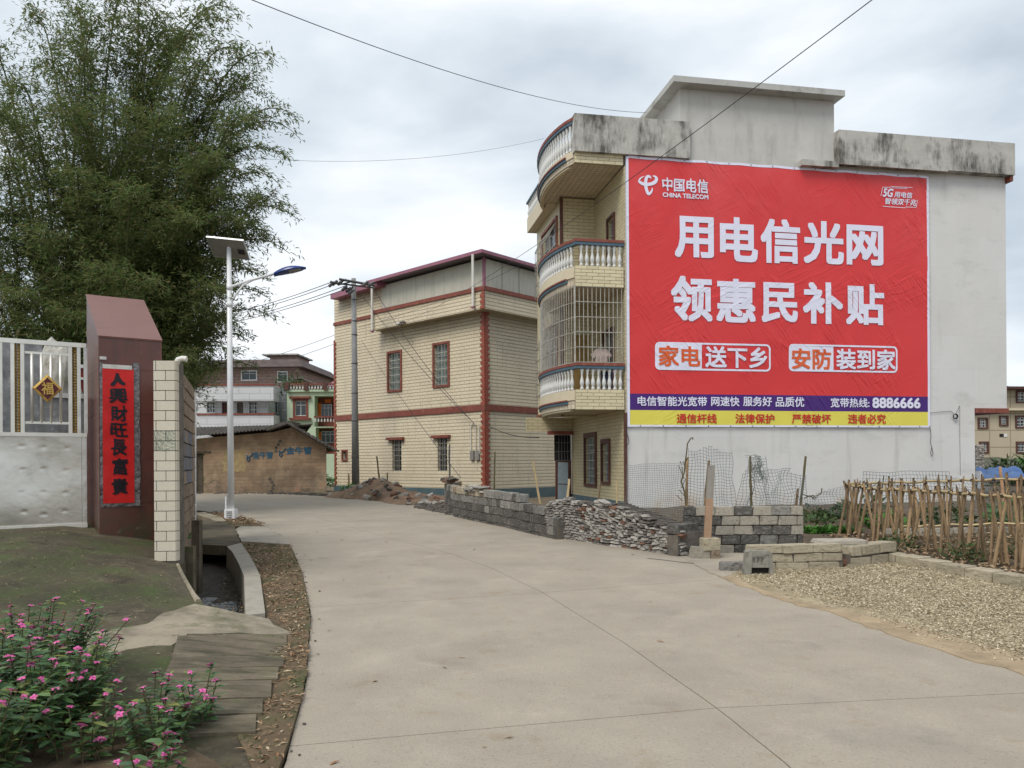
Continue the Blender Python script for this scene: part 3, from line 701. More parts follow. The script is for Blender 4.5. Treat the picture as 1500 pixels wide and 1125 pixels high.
def window(root, mp, a0, a1, b0, b1, sur=.09, surm=None, proud=.05, rec=.11, bars=(3, 5), barm=None, mull=1, framem=None, curtain=False, barproud=-.02, c=0.0, barr=.012, lintel=False, top=.0):
    """surround, casement frame, panes and security bars as one window part with sub-parts"""
    mb = MB()
    if surm and not lintel:
        abox(mb, mp, a0 - sur, a1 + sur, b1, b1 + sur + top, c - .01, c + proud); abox(mb, mp, a0 - sur, a1 + sur, b0 - sur, b0, c - .01, c + proud)
        abox(mb, mp, a0 - sur, a0, b0, b1, c - .01, c + proud); abox(mb, mp, a1, a1 + sur, b0, b1, c - .01, c + proud)
    fr = MB(); d = c - rec; w = .035
    abox(fr, mp, a0, a1, b0, b0 + w, d - .02, d + .02); abox(fr, mp, a0, a1, b1 - w, b1, d - .02, d + .02)
    abox(fr, mp, a0, a0 + w, b0 + w, b1 - w, d - .02, d + .02); abox(fr, mp, a1 - w, a1, b0 + w, b1 - w, d - .02, d + .02)
    for k in range(mull):
        x = a0 + (a1 - a0) * (k + 1) / (mull + 1); abox(fr, mp, x - .015, x + .015, b0 + w, b1 - w, d - .02, d + .02)
    bt = b1 - (b1 - b0) * .28; abox(fr, mp, a0 + w, a1 - w, bt - .015, bt + .015, d - .022, d + .022)
    fm = framem or M_alu
    if surm and not lintel:
        wobj = mb.build('window', surm, root); fr.build('frame', fm, wobj)
    else: wobj = fr.build('window', fm, root)
    p = MB(); p.add([mp(a0, b0, d - .025), mp(a1, b0, d - .025), mp(a1, b1, d - .025), mp(a0, b1, d - .025)], [(0, 1, 2, 3)]); p.build('pane', M_glass, wobj)
    if curtain:
        q = MB(); n = 14
        for k in range(n + 1):
            x = a0 + (a1 - a0) * k / n; q.v += [mp(x, b0, d - .015 - .006 * (k % 2)), mp(x, b1, d - .015 - .006 * (k % 2))]
        q.f = [(2 * k, 2 * k + 2, 2 * k + 3, 2 * k + 1) for k in range(n)]; q.m = [0] * n
        q.build('curtain', M_curtain, wobj)
    if bars:
        g = MB(); nv, nh = bars; cb = c + barproud
        for k in range(nv):
            x = a0 + (a1 - a0) * (k + 1) / (nv + 1); abox(g, mp, x - barr, x + barr, b0, b1, cb - .01, cb + .01)
        for k in range(nh):
            y = b0 + (b1 - b0) * (k + 1) / (nh + 1); abox(g, mp, a0, a1, y - barr, y + barr, cb - .012, cb + .014)
        g.build('grille', barm or M_alu, wobj)
    if lintel:
        l = MB(); abox(l, mp, a0 - .28, a1 + .24, b1 + .0, b1 + .12, c + .002, c + .16); l.build('lintel', surm, wobj)
    return wobj
def front(y=0.0): return lambda a, b, c: (a, y - c, b)            # wall facing -y
def right(x=0.0): return lambda a, b, c: (x + c, a, b)            # wall facing +x
def left(x=0.0): return lambda a, b, c: (x - c, a, b)             # wall facing -x
def rect(Mx, axis, c, px0, px1, py0, py1):
    """opening measured on a wall plane -> (a0, a1, b0, b1)"""
    k = 0 if axis == 1 else 1
    pm = (py0 + py1) / 2; pc = (px0 + px1) / 2
    a0 = hit(Mx, axis, c, px0, pm)[k]; a1 = hit(Mx, axis, c, px1, pm)[k]
    return min(a0, a1), max(a0, a1), hit(Mx, axis, c, pc, py1).z, hit(Mx, axis, c, pc, py0).z

# ------------------------------------------------------------------ BANNER HOUSE
YB = 21.0
BO = P(917, 744, YB); BO.z = zgs(YB) - .02
BRZ = math.atan2(.182, .983)
MBH = frame(BO, BRZ)
bh = thing('apartment_house', 'tall house with blank white plaster side wall, curved tiled balconies and stained grey parapets', 'house', BO, BRZ)
fm = front(0)
def bx(px, py, c=0.0): q = hit(MBH, 1, c, px, py); return q.x, q.z
xr_up = bx(1474, 450)[0]; xr_lo = bx(1428, 650)[0]; zst = bx(1450, 598)[1]
z_ro = bx(1120, 240)[1]
zl_b, zl_t = bx(925, 229)[1], bx(925, 175)[1]
xq = bx(1008, 200)[0]; xrm0 = bx(996, 150)[0]; xrm1 = bx(1222, 190)[0]; zroom = bx(1100, 134)[1]
zr_b = bx(1350, 252)[1]; zr_t = bx(1350, 205)[1]; xr_p = bx(1487, 240, -.25)[0]
DEP = 7.9
mb = MB()
z_ro = max(z_ro, zr_b + .06)
skin(mb, fm, .03, xr_lo, -.4, zst); skin(mb, fm, .03, xr_up, zst, z_ro)
mb.box(xr_lo, xr_lo, 0, DEP, -.4, zst); mb.add([(xr_lo, 0, zst), (xr_up, 0, zst), (xr_up, DEP, zst), (xr_lo, DEP, zst)], [(0, 1, 2, 3)])
mb.add([(xr_up, 0, zst), (xr_up, DEP, zst), (xr_up, DEP, z_ro), (xr_up, 0, z_ro)], [(0, 1, 2, 3)])
mb.add([(0, DEP, -.4), (xr_up, DEP, -.4), (xr_up, DEP, z_ro), (0, DEP, z_ro)], [(0, 1, 2, 3)])
mb.add([(0, 0.04, z_ro), (xr_up, 0.04, z_ro), (xr_up, DEP, z_ro), (0, DEP, z_ro)], [(0, 1, 2, 3)])
mb.build('wall', M_plaster, bh)
mb = MB(); mb.box(xr_lo + .02, xr_up + .04, -.03, 3.0, zst - .14, zst - .003); mb.build('soffit_edge', M_red, bh)
# roof room and its slab
mb = MB(); mb.box(xrm0, xrm1, .004, 5.5, zl_b + .2, zroom); mb.build('roof_room', M_roofroom, bh)
x0, z0 = bx(987, 118, -.35); x1 = bx(1238, 142, -.35)[0]; z1 = bx(1100, 127, -.35)[1]
mb = MB(); mb.box(x0, x1, -.35, 6.2, z1 - .03, z1 + .13); mb.build('roof_slab', M_slabc, bh)
# plaster between banner head and the roof room (flush wall above the roof line)
mb = MB(); mb.box(xq - .02, xrm1 + .02, -.006, .25, z_ro - .3, zl_b + .35); mb.build('wall', M_roofroom, bh)
mb = MB()
mb.box(-1.39, xq, -.13, .12, zl_b, zl_t); mb.build('parapet', M_stained, bh)
mb = MB(); mb.box(xrm1 - .02, xr_p, -.25, .02, zr_b, zr_t); mb.box(xr_p - .2, xr_p, .02, DEP + .2, zr_b, zr_t); mb.build('parapet', M_stained, bh)
x2 = bx(1174, 236, -.2)[0]; z2 = bx(1198, 240, -.2)[1]
mb = MB(); mb.box(x2, xrm1 - .02, -.24, .02, z2 - .07, z2 + .09); mb.box(xrm1 - .02, xrm1 + 3.4, -.29, -.251, zr_b - .05, zr_b + .1); mb.build('ledge', M_stained, bh)
mb = MB(); mb.box(xr_up - .02, xr_p - .02, -.2, 2, zr_b - .16, zr_b - .003); mb.build('soffit', M_red, bh)
# thin red edge strip between tile and plaster
mb = MB(); mb.box(-.035, .03, -.045, .05, 0, 2.6); mb.build('corner_strip', M_door, bh)

M_soff = mat('patterned_ceiling', (.62, .55, .42), .6, .1, 3, .05, tex=brick_tex(.15, .15, .022, (.42, .35, .26), (.54, .46, .35), depth=.005, off=0))
# --- street-side facade
YR, XR, YBO = 2.73, -1.03, 6.2          # recess depth, bump-out projection, bump-out end
ZA0, ZA1, ZA2, ZA3 = 2.68, 3.21, 3.77, 3.92
ZB0, ZB1, ZB2, ZB3 = 5.94, 6.49, 7.05, 7.20
ZC0, ZC1 = 9.21, 9.57
lm = left(0)
r1 = rect(MBH, 0, 0, 858, 873, 645, 714); r2 = rect(MBH, 0, 0, 883, 893, 650, 702)
r1 = (r1[0], r1[1], .62, 2.05); r2 = (r2[0], r2[1], .72, 1.82)
rb = rect(MBH, 0, 0, 891, 900, 302, 352); ra = rect(MBH, 0, 0, 885, 899, 470, 530)
rb = (rb[0], rb[1], ZB1 + .05, 8.15); ra = (ra[0], ra[1], ZA1 + .05, 5.0)
mb = MB(); skin(mb, lm, 0, 5.6, -.4, ZC0, [r1, r2, rb, ra], depth=.14)
mb.add([(-.0, 0, ZC0), (0, 0, -.4), (.03, 0, -.4), (.03, 0, ZC0)], [(0, 1, 2, 3)])
mb.build('tiled_wall', M_tileB, bh)
window(bh, lm, *r1, sur=.10, surm=M_door, rec=.1, bars=(2, 5), mull=1, curtain=True, top=.05)
window(bh, lm, *r2, sur=.09, surm=M_door, rec=.1, bars=(1, 3), mull=1, curtain=True, top=.05)
for q in (rb, ra): window(bh, lm, *q, sur=.07, surm=M_door, rec=.1, bars=None, mull=1)
mb = MB(); abox(mb, lm, 0, 5.6, -.35, .22, .004, .03); mb.build('plinth', M_blueband, bh)
# bump-out: wall facing the camera in each recess, side facing the street
rw = [(3.3, 5.3, ZA1 + .1, 5.55), (3.3, 5.3, ZB1 + .1, 8.75)]
mb = MB()
skin(mb, front(YR), XR, 0, ZA0 - .05, ZC0)
skin(mb, left(XR), YR, YBO, 2.9, ZC0 + .3, rw, depth=.15)
mb.add([(XR, YBO, 2.9), (0, YBO, 2.9), (0, YBO, ZC0), (XR, YBO, ZC0)], [(0, 1, 2, 3)])
mb.build('tiled_wall', M_tileB, bh)
mb = MB(); mb.box(XR - .06, XR + .03, YR - .03, YR + .04, ZA0, ZC0); mb.build('corner_strip', M_door, bh)
for q in rw:
    w = window(bh, left(XR), *q, sur=.08, surm=M_red, rec=.1, bars=None, mull=2)
    g = MB()                        # bars bellying out from the wall
    for k in range(9):
        y = q[0] + (q[1] - q[0]) * k / 8
        g.tube([(XR - .02, y, q[2]), (XR - .26, y, q[2] + .08), (XR - .26, y, q[3] - .5), (XR - .05, y, q[3] - .1)], .011, 5)
    for k in range(5):
        z = q[2] + .15 + (q[3] - q[2] - .7) * k / 4
        g.tube([(XR - .02, q[0], z), (XR - .27, q[0], z), (XR - .27, q[1], z), (XR - .02, q[1], z)], .013, 5)
    g.build('grille', M_steelbar, w)
mb = MB(); mb.box(XR - .05, XR + .06, YR + .02, YBO + .03, 2.83, 2.90); mb.build('slab_edge', M_red, bh)
mb = MB(); mb.box(XR + .062, -.0, YR + .05, YBO, 2.86, 2.95); mb.build('soffit', M_soff, bh)
# roof overhang at the far end of the front, with its low balustrade
OX, OY0, OY1 = -1.32, 3.35, 6.45
mb = MB(); mb.box(OX, 0, OY0, OY1, ZC0, ZC1 - .02); mb.box(OX, OX + .1, OY0, OY1, ZC1 - .02, ZC1 + .12); mb.build('cornice', M_beige, bh)
mb = MB(); mb.box(OX - .03, OX + .13, OY0, OY1, ZC1 + .62, ZC1 + .68); mb.build('handrail', M_bluegrey, bh)
BAL = [(.030, 0), (.052, 0), (.052, .045), (.030, .07), (.040, .10), (.058, .17), (.050, .24), (.028, .33), (.024, .40), (.036, .425), (.028, .45), (.050, .49), (.052, .56), (.03, .56)]
bal_me = MB().lathe(BAL, n=10).mesh('baluster', M_baluster, True)
def baluster(x, y, z, h, parent): link('baluster', bal_me, parent, (x, y, z), None, (1, 1, h / .56))
cor = KIDS(bh)[-1]
for k in range(16): baluster(OX + .05, OY0 + .12 + k * .19, ZC1 + .12, .5, bh)
# balconies: straight end facing the camera, then a bellied front
def belly(off=0.0, n=15, y0=.0, y1=4.0):
    """outer line of a balcony seen from above"""
    pts = [(-1.37 - off * .2, y0 - off)]
    for k in range(n):
        t = k / (n - 1)
        y = .12 + (y1 - .12) * t
        x = -1.37 - .38 * math.sin(math.pi * min(1, max(0, t))) ** .75
        pts.append((x - off, y))
    return pts
def band_(mb, off, z0, z1, thick=.1, m=0, xs=(.0,), start=0):
    pts = ([(-.02, -off)] if start == 0 else []) + belly(off)[start:]
    inn = [(min(-.02, p[0] + thick), p[1] + (thick if i < (2 if start == 0 else 0) else 0)) for i, p in enumerate(pts)]
    b = [(p[0], p[1], z0) for p in pts] + [(p[0], p[1], z0) for p in inn]
    t = [(p[0], p[1], z1) for p in pts] + [(p[0], p[1], z1) for p in inn]
    n = len(pts); base = len(mb.v); mb.v += b + t
    for k in range(n - 1):
        mb.f += [tuple(base + i for i in q) for q in ((k, k + 1, 2 * n + k + 1, 2 * n + k), (n + k, 3 * n + k, 3 * n + k + 1, n + k + 1), (2 * n + k, 2 * n + k + 1, 3 * n + k + 1, 3 * n + k), (k, n + k, n + k + 1, k + 1))]
        mb.m += [m] * 4
    for k in (0, n - 1):
        mb.f.append((base + k, base + n + k, base + 3 * n + k, base + 2 * n + k)); mb.m.append(m)
def platform(mb, off, z0, z1, m=0):
    pts = [(-.0, -off + .001)] + belly(off) + [(0, 4.0)]
    mb.hexa([(p[0], p[1], z0) for p in pts], [(p[0], p[1], z1) for p in pts], m)
tile_me = [block_mesh('tile', M_tileB1, jit=.006, bev=.04, seed=i) for i in range(3)]
def balcony(z0, z1, z2, z3, label_parts=True, grille=None, roof=False):
    mb = MB(); platform(mb, -.03, z0 + .03, z1 - .05); mb.build('floor_slab', M_soff, bh)
    # bellied fascia in beige, with red and blue moulding, smaller beige curve below
    mb = MB(); band_(mb, 0, z0 + (.26 if not roof else .18), z1, start=1); mb.build('fascia', M_beige, bh)
    mb = MB(); band_(mb, -.06, z0 - .02, z0 + .20, start=2); mb.build('fascia', M_beige, bh)
    mb = MB(); band_(mb, .045, z0 + .235, z0 + .275, start=2); mb.build('moulding', M_red, bh)
    mb = MB(); band_(mb, .02, z0 + .165, z0 + .233, start=2); mb.build('moulding', M_bluegrey, bh)
    # tiled end panel facing the camera: grout backing and tiles one by one
    mb = MB(); mb.box(-1.37, -.03, .0, .06, z0, z1); mb.build('panel', M_tilegrout, bh)
    rows = max(2, int(round((z1 - z0) / .095))); rh = (z1 - z0) / rows
    for r_ in range(rows):
        x = -1.37 + (0 if r_ % 2 else -.16)
        while x < -.05:
            a, b = max(-1.37, x), min(-.03, x + .32)
            if b - a > .05:
                link('tile', random.choice(tile_me), bh, ((a + b) / 2, -.008, z0 + (r_ + .5) * rh), None, (b - a - .012, .02, rh - .012))
            x += .32
    # balusters and rails
    bl = [(-.12 - k * .152, .05) for k in range(8)] + [(p[0] + .06, p[1]) for p in belly(0, 26)[2:] if p[1] < 3.9]
    for x, y in bl:
        if x > -1.36 or y > .1: baluster(x, y, z1, z2 - z1, bh)
    mb = MB(); band_(mb, .03, z2, z2 + .075, thick=.16); mb.build('handrail', M_bluegrey, bh)
    mb = MB(); band_(mb, .045, z2 + .076, z3, thick=.19); mb.build('handrail', M_red, bh)
balcony(ZA0, ZA1, ZA2, ZA3)
balcony(ZB0, ZB1, ZB2, ZB3)
balcony(ZC0, ZC1, 10.28, 10.44, roof=True)
# flower-lattice soffit under the lowest balcony is the floor slab; bars closing the first balcony
g = MB(); Z0, Z1 = ZA3, ZB0 + .02
pts = [(-.08, .03)] + [(-.08 - k * .117, .03) for k in range(1, 12)] + [(p[0] + .03, p[1]) for p in belly(0, 34)[1:]]
for i, (x, y) in enumerate(pts):
    g.tube([(x, y, Z0), (x, y, Z1)], .012, 5, cap=False)
line = [(-.06, .03)] + [(p[0] + .03, p[1] if i else .03) for i, p in enumerate(belly(0, 16))]
for k in range(6):
    z = Z0 + (Z1 - Z0) * (k + .05) / 5.1
    g.tube([(x, y - .012, z) for x, y in line], .014, 5)
g.box(-1.40, -1.36, .0, .05, Z0, Z1)
go = g.build('balcony_grille', M_steelbar, bh)
# back of the first recess: open door, inner dark
mb = MB(); mb.box(-.75, -.2, YR - .03, YR - .004, ZA1, 5.1); mb.build('door', mat('ochre_door', (.30, .20, .07), .6, .2, 4, .1), bh)
# ground floor at the far end of the recess: door wall facing the camera
dx0 = hit(MBH, 1, 5.55, 814, 680).x; dx1 = hit(MBH, 1, 5.55, 837, 680).x
zd1 = hit(MBH, 1, 5.55, 825, 637).z; zd0 = hit(MBH, 1, 5.55, 825, 731).z; xd0 = hit(MBH, 1, 5.55, 788, 680).x
zdb = hit(MBH, 1, 5.55, 825, 675).z; zbt = hit(MBH, 1, 5.55, 810, 612).z; zbb = hit(MBH, 1, 5.55, 800, 632).z
mb = MB(); skin(mb, front(5.55), xd0 - .4, 0, zbb, ZA0 - .2); mb.box(xd0 - .4, 0, 5.50, 5.549, zbb, zbt); mb.build('beam', M_tileB, bh)
mb = MB(); mb.box(dx0 - .3, 0, 5.35, 5.5, zd1, zd1 + .12); mb.build('lintel', M_red, bh)
dr = MB(); dr.box(dx0, dx1, 5.58, 5.62, zd0 - .3, zdb); dr = dr.build('door', M_door, bh)
mb = MB(); mb.box(dx0 - .02, dx1, 5.64, 5.66, zdb, zd1); mb.build('pane', M_darkin, dr)
g = MB()
for k in range(6): g.box(dx0 + .1 + k * .1, dx0 + .115 + k * .1, 5.52, 5.54, zdb, zd1)
for k in range(3): g.box(dx0, dx1, 5.515, 5.54, zdb + .3 * k, zdb + .02 + .3 * k)
g.build('grille', M_darkbar, dr)

# things on the balcony
cl = thing('shirt', 'pale shirt hung out to dry behind the bars of the lower balcony', 'laundry', MBH @ Vector((-.55, .35, ZA2 + .05)), BRZ)
mb = MB()
for k, (x, z) in enumerate([(-.30, .36), (-.14, .52), (.14, .52), (.30, .36), (.22, .26), (.16, .34), (.17, -.05), (-.17, -.05), (-.16, .34), (-.22, .26)]): mb.v.append((x, .02 * math.sin(k * 2), z)); 
mb.v += [(x, y + .05, z) for x, y, z in mb.v[:10]]
mb.f = [tuple(range(10)), tuple(range(19, 9, -1))] + [(i, (i + 1) % 10, 10 + (i + 1) % 10, 10 + i) for i in range(10)]; mb.m = [0] * 12
mb.build('shirt', M_cloth, cl)
mb = MB(); mb.tube([(0, .02, .52), (0, .02, .62), (.04, .02, .66)], .006, 5); mb.tube([(-.2, .02, .48), (0, .02, .56), (.2, .02, .48)], .007, 5); mb.build('hanger', M_alu, cl)
cl2 = thing('trousers', 'dark garment hanging low behind the balusters beside the pale shirt', 'laundry', MBH @ Vector((-.38, .42, ZA1)), BRZ)
mb = MB(); mb.hexa([(-.14, 0, .0), (-.02, 0, .0), (-.02, .05, .0), (-.14, .05, .0)], [(-.16, 0, .62), (.0, 0, .62), (.0, .05, .62), (-.16, .05, .62)]); mb.hexa([(.02, 0, .02), (.14, 0, .02), (.14, .05, .02), (.02, .05, .02)], [(.002, 0, .62), (.16, 0, .62), (.16, .05, .62), (.002, .05, .62)]); mb.build('trouser_legs', M_navy, cl2)

# things leaning by the door
def on_b(x, y, z): return MBH @ Vector((x, y, z))
dxm = (dx0 + dx1) / 2
bd = thing('leaning_board', 'light blue-grey panel leaning upright against the brown ground floor door', 'board', on_b(dxm - .12, 5.2, zd0), BRZ)
mb = MB(); mb.box(-.17, .17, -.02, .02, 0, 1.25)
mb.box(-.03, .03, -.024, -.0201, .1, 1.0); o = mb.build('panel', mat('blue_grey_board', (.20, .25, .28), .7, .15, 4, .1), bd); o.rotation_euler = (R(-9), R(3), 0)
mb = MB(); mb.box(-.18, .18, -.03, .025, .5, .53); o = mb.build('strap', M_iron, bd); o.rotation_euler = (R(-9), R(3), 0)
def stick(label, px, py0, px1, py1, Y, r, m=M_bamboo, cat='stake', name='stake', group=None, zlow=.25):
    a = P(px, py0, Y); b = P(px1, py1, Y); b = b + (b - a).normalized() * zlow
    t = thing(name, label, cat, b, 0, group)
    n = 7; pts = []
    for k in range(n):
        q = (a - b) * (k / (n - 1)); nv = noise.noise_vector(q * 3 + b) * r * .9; pts.append(q + nv)
    MB().tube(pts, [r * (1.12 - .2 * k / n + (.12 if k % 2 else 0)) for k in range(n)], 7).build('pole', m, t)
    return t
stick('pale stick leaning beside the blue-grey board at the door', 834, 701, 831, 733, 20.5, .03, M_bamboor)
stick('pale pole standing behind the low part of the grey block wall', 781, 675, 789, 724, 20.0, .025, M_bamboor)

# ------------------------------------------------------------------ BANNER
ban = thing('advertising_banner', 'huge red cloth banner with white Chinese lettering stretched on the white side wall', 'banner', BO, BRZ)
bx0, bzt = bx(918.5, 229, -.05); bx1 = bx(1360, 440, -.05)[0]; bzb = bx(918.5, 624, -.05)[1]
bzt2 = bx(1358, 259, -.05)[1]
zy = bx(925, 600.6, -.05)[1]; zp = bx(925, 576.5, -.05)[1]
def bdisp(x, z):
    u = (x - bx0) / (bx1 - bx0); v = (z - bzb) / (bzt - bzb)
    d = .014 * noise.noise(Vector((x * .8 + z * .5, z * .35, 0))) + .009 * noise.noise(Vector((x * 2.1 - z * 1.2, z * .7 + x * .5, 3)))
    return d
def bc(x, z): return .052 + bdisp(x, z)
ztop = lambda x: bzt + (bzt2 - bzt) * (x - bx0) / (bx1 - bx0) - .018 * abs(math.sin((x - bx0) * 2.9)) 
nx, nz = 110, 90
zrow = sorted(set([bzb + .03 + (zy - bzb - .03) * k / 8 for k in range(9)] + [zy + (zp - zy) * k / 8 for k in range(9)] + [zp + (bzt - .03 - zp) * k / 80 for k in range(81)]))
xcol = [bx0 + .03 + (bx1 - bx0 - .06) * k / nx for k in range(nx + 1)]
def bgrid(xc, zr, topfix=True, off=0.0):
    m = MB()
    for z in zr:
        for x in xc:
            zz = z
            if topfix: zz = bzb + (z - bzb) * (ztop(x) - bzb) / (bzt - bzb) if z > zp else z
            m.v.append((x, -bc(x, z) - off, zz))
    n = len(xc)
    for j in range(len(zr) - 1):
        for i in range(n - 1):
            m.f.append((j * n + i, j * n + i + 1, (j + 1) * n + i + 1, (j + 1) * n + i)); m.m.append(0)
    return m
bgrid(xcol, [z for z in zrow if z >= zp - 1e-6]).build('red_cloth', M_banner_red, ban, True)
bgrid(xcol, [z for z in zrow if zy - 1e-6 <= z <= zp + 1e-6]).build('violet_strip', M_banner_purple, ban, True)
bgrid(xcol, [z for z in zrow if z <= zy + 1e-6]).build('yellow_strip', M_banner_yellow, ban, True)
hem = MB()
for k in range(nx):
    x, x2 = xcol[k], xcol[k + 1]
    for (za, zb) in ((lambda q: ztop(q) - .035, lambda q: ztop(q) + .03), (lambda q: bzb - .02, lambda q: bzb + .032)):
        hem.add([(x, -.058 - bdisp(x, bzt), za(x)), (x2, -.058 - bdisp(x2, bzt), za(x2)), (x2, -.058 - bdisp(x2, bzt), zb(x2)), (x, -.058 - bdisp(x, bzt), zb(x))], [(0, 1, 2, 3)])
hem.box(bx0 - .03, bx0 + .035, -.062, -.045, bzb - .02, bzt); hem.box(bx1 - .04, bx1 + .025, -.062, -.045, bzb - .02, bzt2 + .0)
hem.build('hem', M_banner_white, ban)
# eyelets along the edge
ey = MB()
for k in range(14):
    x = bx0 + (bx1 - bx0) * (k + .5) / 14
    for z in (ztop(x), bzb + .005):
        ey.add([(x + .018 * math.cos(a * 1.05), -.075, z + .018 * math.sin(a * 1.05)) for a in range(6)], [(0, 1, 2, 3, 4, 5)])
ey.build('eyelets', M_darkbar, ban)
bm_ = front(0)
def bt(name, s, px0, px1, py0, py1, m, off=0.0, lift=.012, shear=0.0, brush=0.0):
    a0, a1, b0, b1 = rect(MBH, 1, -.06, px0, px1, py0, py1)
    return lettering(name, s, bm_, a0, a1, b0, b1, lambda x, z: bc(x, z) + lift, m, ban, off, shear, brush, cell=.12)
for s, x0, x1, y0, y1 in (('用', 988, 1045.5, 317, 378), ('电', 1054.5, 1110, 318.5, 383.5), ('信', 1114, 1172, 321, 386), ('光', 1177, 1236, 324, 386.5), ('网', 1240, 1293.7, 330, 388.5),
                          ('领', 982.5, 1043.5, 404.5, 471), ('惠', 1049, 1107, 408.5, 472.5), ('民', 1115.5, 1168.5, 414, 472.5), ('补', 1176, 1234.5, 413.5, 474.5), ('贴', 1239, 1295, 416, 476)):
    bt('character', s, x0, x1, y0, y1, M_banner_white, .029)
def roundrect(x0, x1, z0, z1, r, n=6):
    p = []
    for cx, cz, a0 in ((x1 - r, z1 - r, 0), (x0 + r, z1 - r, 90), (x0 + r, z0 + r, 180), (x1 - r, z0 + r, 270)):
        for k in range(n + 1): a = R(a0 + 90 * k / n); p.append((cx + r * math.cos(a), cz + r * math.sin(a)))
    return p
for (X0, X1, Y0, Y1, XS, t1, t2) in ((959.5, 1129, 502.5, 543, 1028, ('家电', 964.5, 1025.5, 506.5, 537), ('送下乡', 1032.8, 1124, 508, 539)),
                                     (1155.5, 1314.5, 505.5, 545, 1221, ('安防', 1159.5, 1217.5, 510.5, 541), ('装到家', 1225, 1311.5, 511.5, 541.8))):
    a0, a1, b0, b1 = rect(MBH, 1, -.06, X0, X1, Y0, Y1); xs_ = rect(MBH, 1, -.06, X0, XS, Y0, Y1)[1]
    o_ = roundrect(a0, a1, b0, b1, .13); i_ = roundrect(a0 + .05, a1 - .05, b0 + .05, b1 - .05, .09)
    mb = MB(); n = len(o_)
    mb.v = [(x, -bc(x, z) - .011, z) for x, z in o_ + i_]; mb.f = [(k, (k + 1) % n, n + (k + 1) % n, n + k) for k in range(n)]; mb.m = [0] * n
    mb.add([(x, -bc(x, z) - .0105, z) for x, z in ((a0 + .045, b0 + .09), (xs_, b0 + .045), (xs_, b1 - .045), (a0 + .045, b1 - .09))][:0] or [(x, -bc(x, z) - .0105, z) for x, z in ((a0 + .04, b0 + .12), (a0 + .12, b0 + .04), (xs_, b0 + .04), (xs_, b1 - .04), (a0 + .12, b1 - .04), (a0 + .04, b1 - .12))], [(0, 1, 2, 3, 4, 5)])
    mb.build('lettering_frame', M_banner_white, ban)
    bt('lettering', t1[0], *t1[1:], M_banner_orange, .022, .018)
    bt('lettering', t2[0], *t2[1:], M_banner_white, .024, .013)
for s, x0, x1, y0, y1, m_, w in (('电信智能光宽带', 933.8, 1035.5, 580.7, 595, M_banner_white, .016), ('网速快', 1041.5, 1083, 581, 595, M_banner_white, .016), ('服务好', 1088.5, 1130.5, 581, 595, M_banner_white, .016), ('品质优', 1136, 1177.8, 581.5, 596, M_banner_white, .016),
                                ('宽带热线:', 1216.5, 1273.5, 583, 597, M_banner_white, .014), ('8886666', 1277.8, 1348, 582.6, 598, M_banner_white, .03),
                                ('通信杆线', 991, 1049.8, 606, 620, M_banner_inkred, .018), ('法律保护', 1077, 1134.3, 606.2, 620.2, M_banner_inkred, .018), ('严禁破坏', 1159.9, 1217.2, 606.5, 620.4, M_banner_inkred, .018), ('违者必究', 1242, 1297.5, 606.5, 620.6, M_banner_inkred, .018)):
    bt('lettering', s, x0, x1, y0, y1, m_, w)
bt('lettering', '中国电信', 970.3, 1037.3, 261.5, 281.5, M_banner_white, .02, brush=.02)
bt('lettering', 'CHINA TELECOM', 970.6, 1037.5, 283.6, 290.4, M_banner_white, .03)
bt('lettering', '5G', 1293, 1308.5, 276, 288.7, M_banner_white, .03, shear=.25)
bt('lettering', '用电信', 1309.5, 1336.8, 281, 290, M_banner_white, .018, shear=.2)
bt('lettering', '智领双千兆', 1296.3, 1342.3, 291, 300.4, M_banner_white, .018, shear=.2)
def ribbon(name, pts, ws, m):
    """brush stroke given as image-measured points in the logo's crop (93.3 px per 1000)"""
    q = []
    for x, y in pts: a, b = bx(920 + x * .09333, 240 + y * .09333, -.06); q.append(Vector((a, b)))
    # smooth
    Q = []; W = []
    for i in range(len(q) - 1):
        p0, p1, p2, p3 = q[max(0, i - 1)], q[i], q[i + 1], q[min(len(q) - 1, i + 2)]
        for k in range(6):
            t = k / 6
            Q.append(.5 * ((2 * p1) + (p2 - p0) * t + (2 * p0 - 5 * p1 + 4 * p2 - p3) * t * t + (3 * p1 - p0 - 3 * p2 + p3) * t ** 3)); W.append(ws[i] + (ws[i + 1] - ws[i]) * t)
    Q.append(q[-1]); W.append(ws[-1])
    mb = MB()
    for i, p in enumerate(Q):
        d = (Q[min(i + 1, len(Q) - 1)] - Q[max(i - 1, 0)]).normalized(); nn = Vector((-d.y, d.x)) * W[i] * .0017 * .5
        for s in (1, -1): a = p + nn * s; mb.v.append((a.x, -bc(a.x, a.y) - .012, a.y))
    mb.f = [(2 * i, 2 * i + 2, 2 * i + 3, 2 * i + 1) for i in range(len(Q) - 1)]; mb.m = [0] * len(mb.f)
    return mb.build(name, m, ban)
ribbon('emblem_stroke', [(382, 188), (430, 205), (445, 245), (410, 295), (330, 322), (245, 318), (190, 292), (170, 268), (200, 222), (255, 195)], [6, 40, 52, 56, 50, 52, 46, 26, 22, 6], M_banner_white)
ribbon('emblem_stroke', [(362, 232), (335, 200), (300, 205), (280, 250), (275, 330), (292, 420), (318, 470), (350, 455), (372, 420), (380, 380)], [10, 40, 48, 50, 54, 50, 48, 38, 26, 16], M_banner_white)
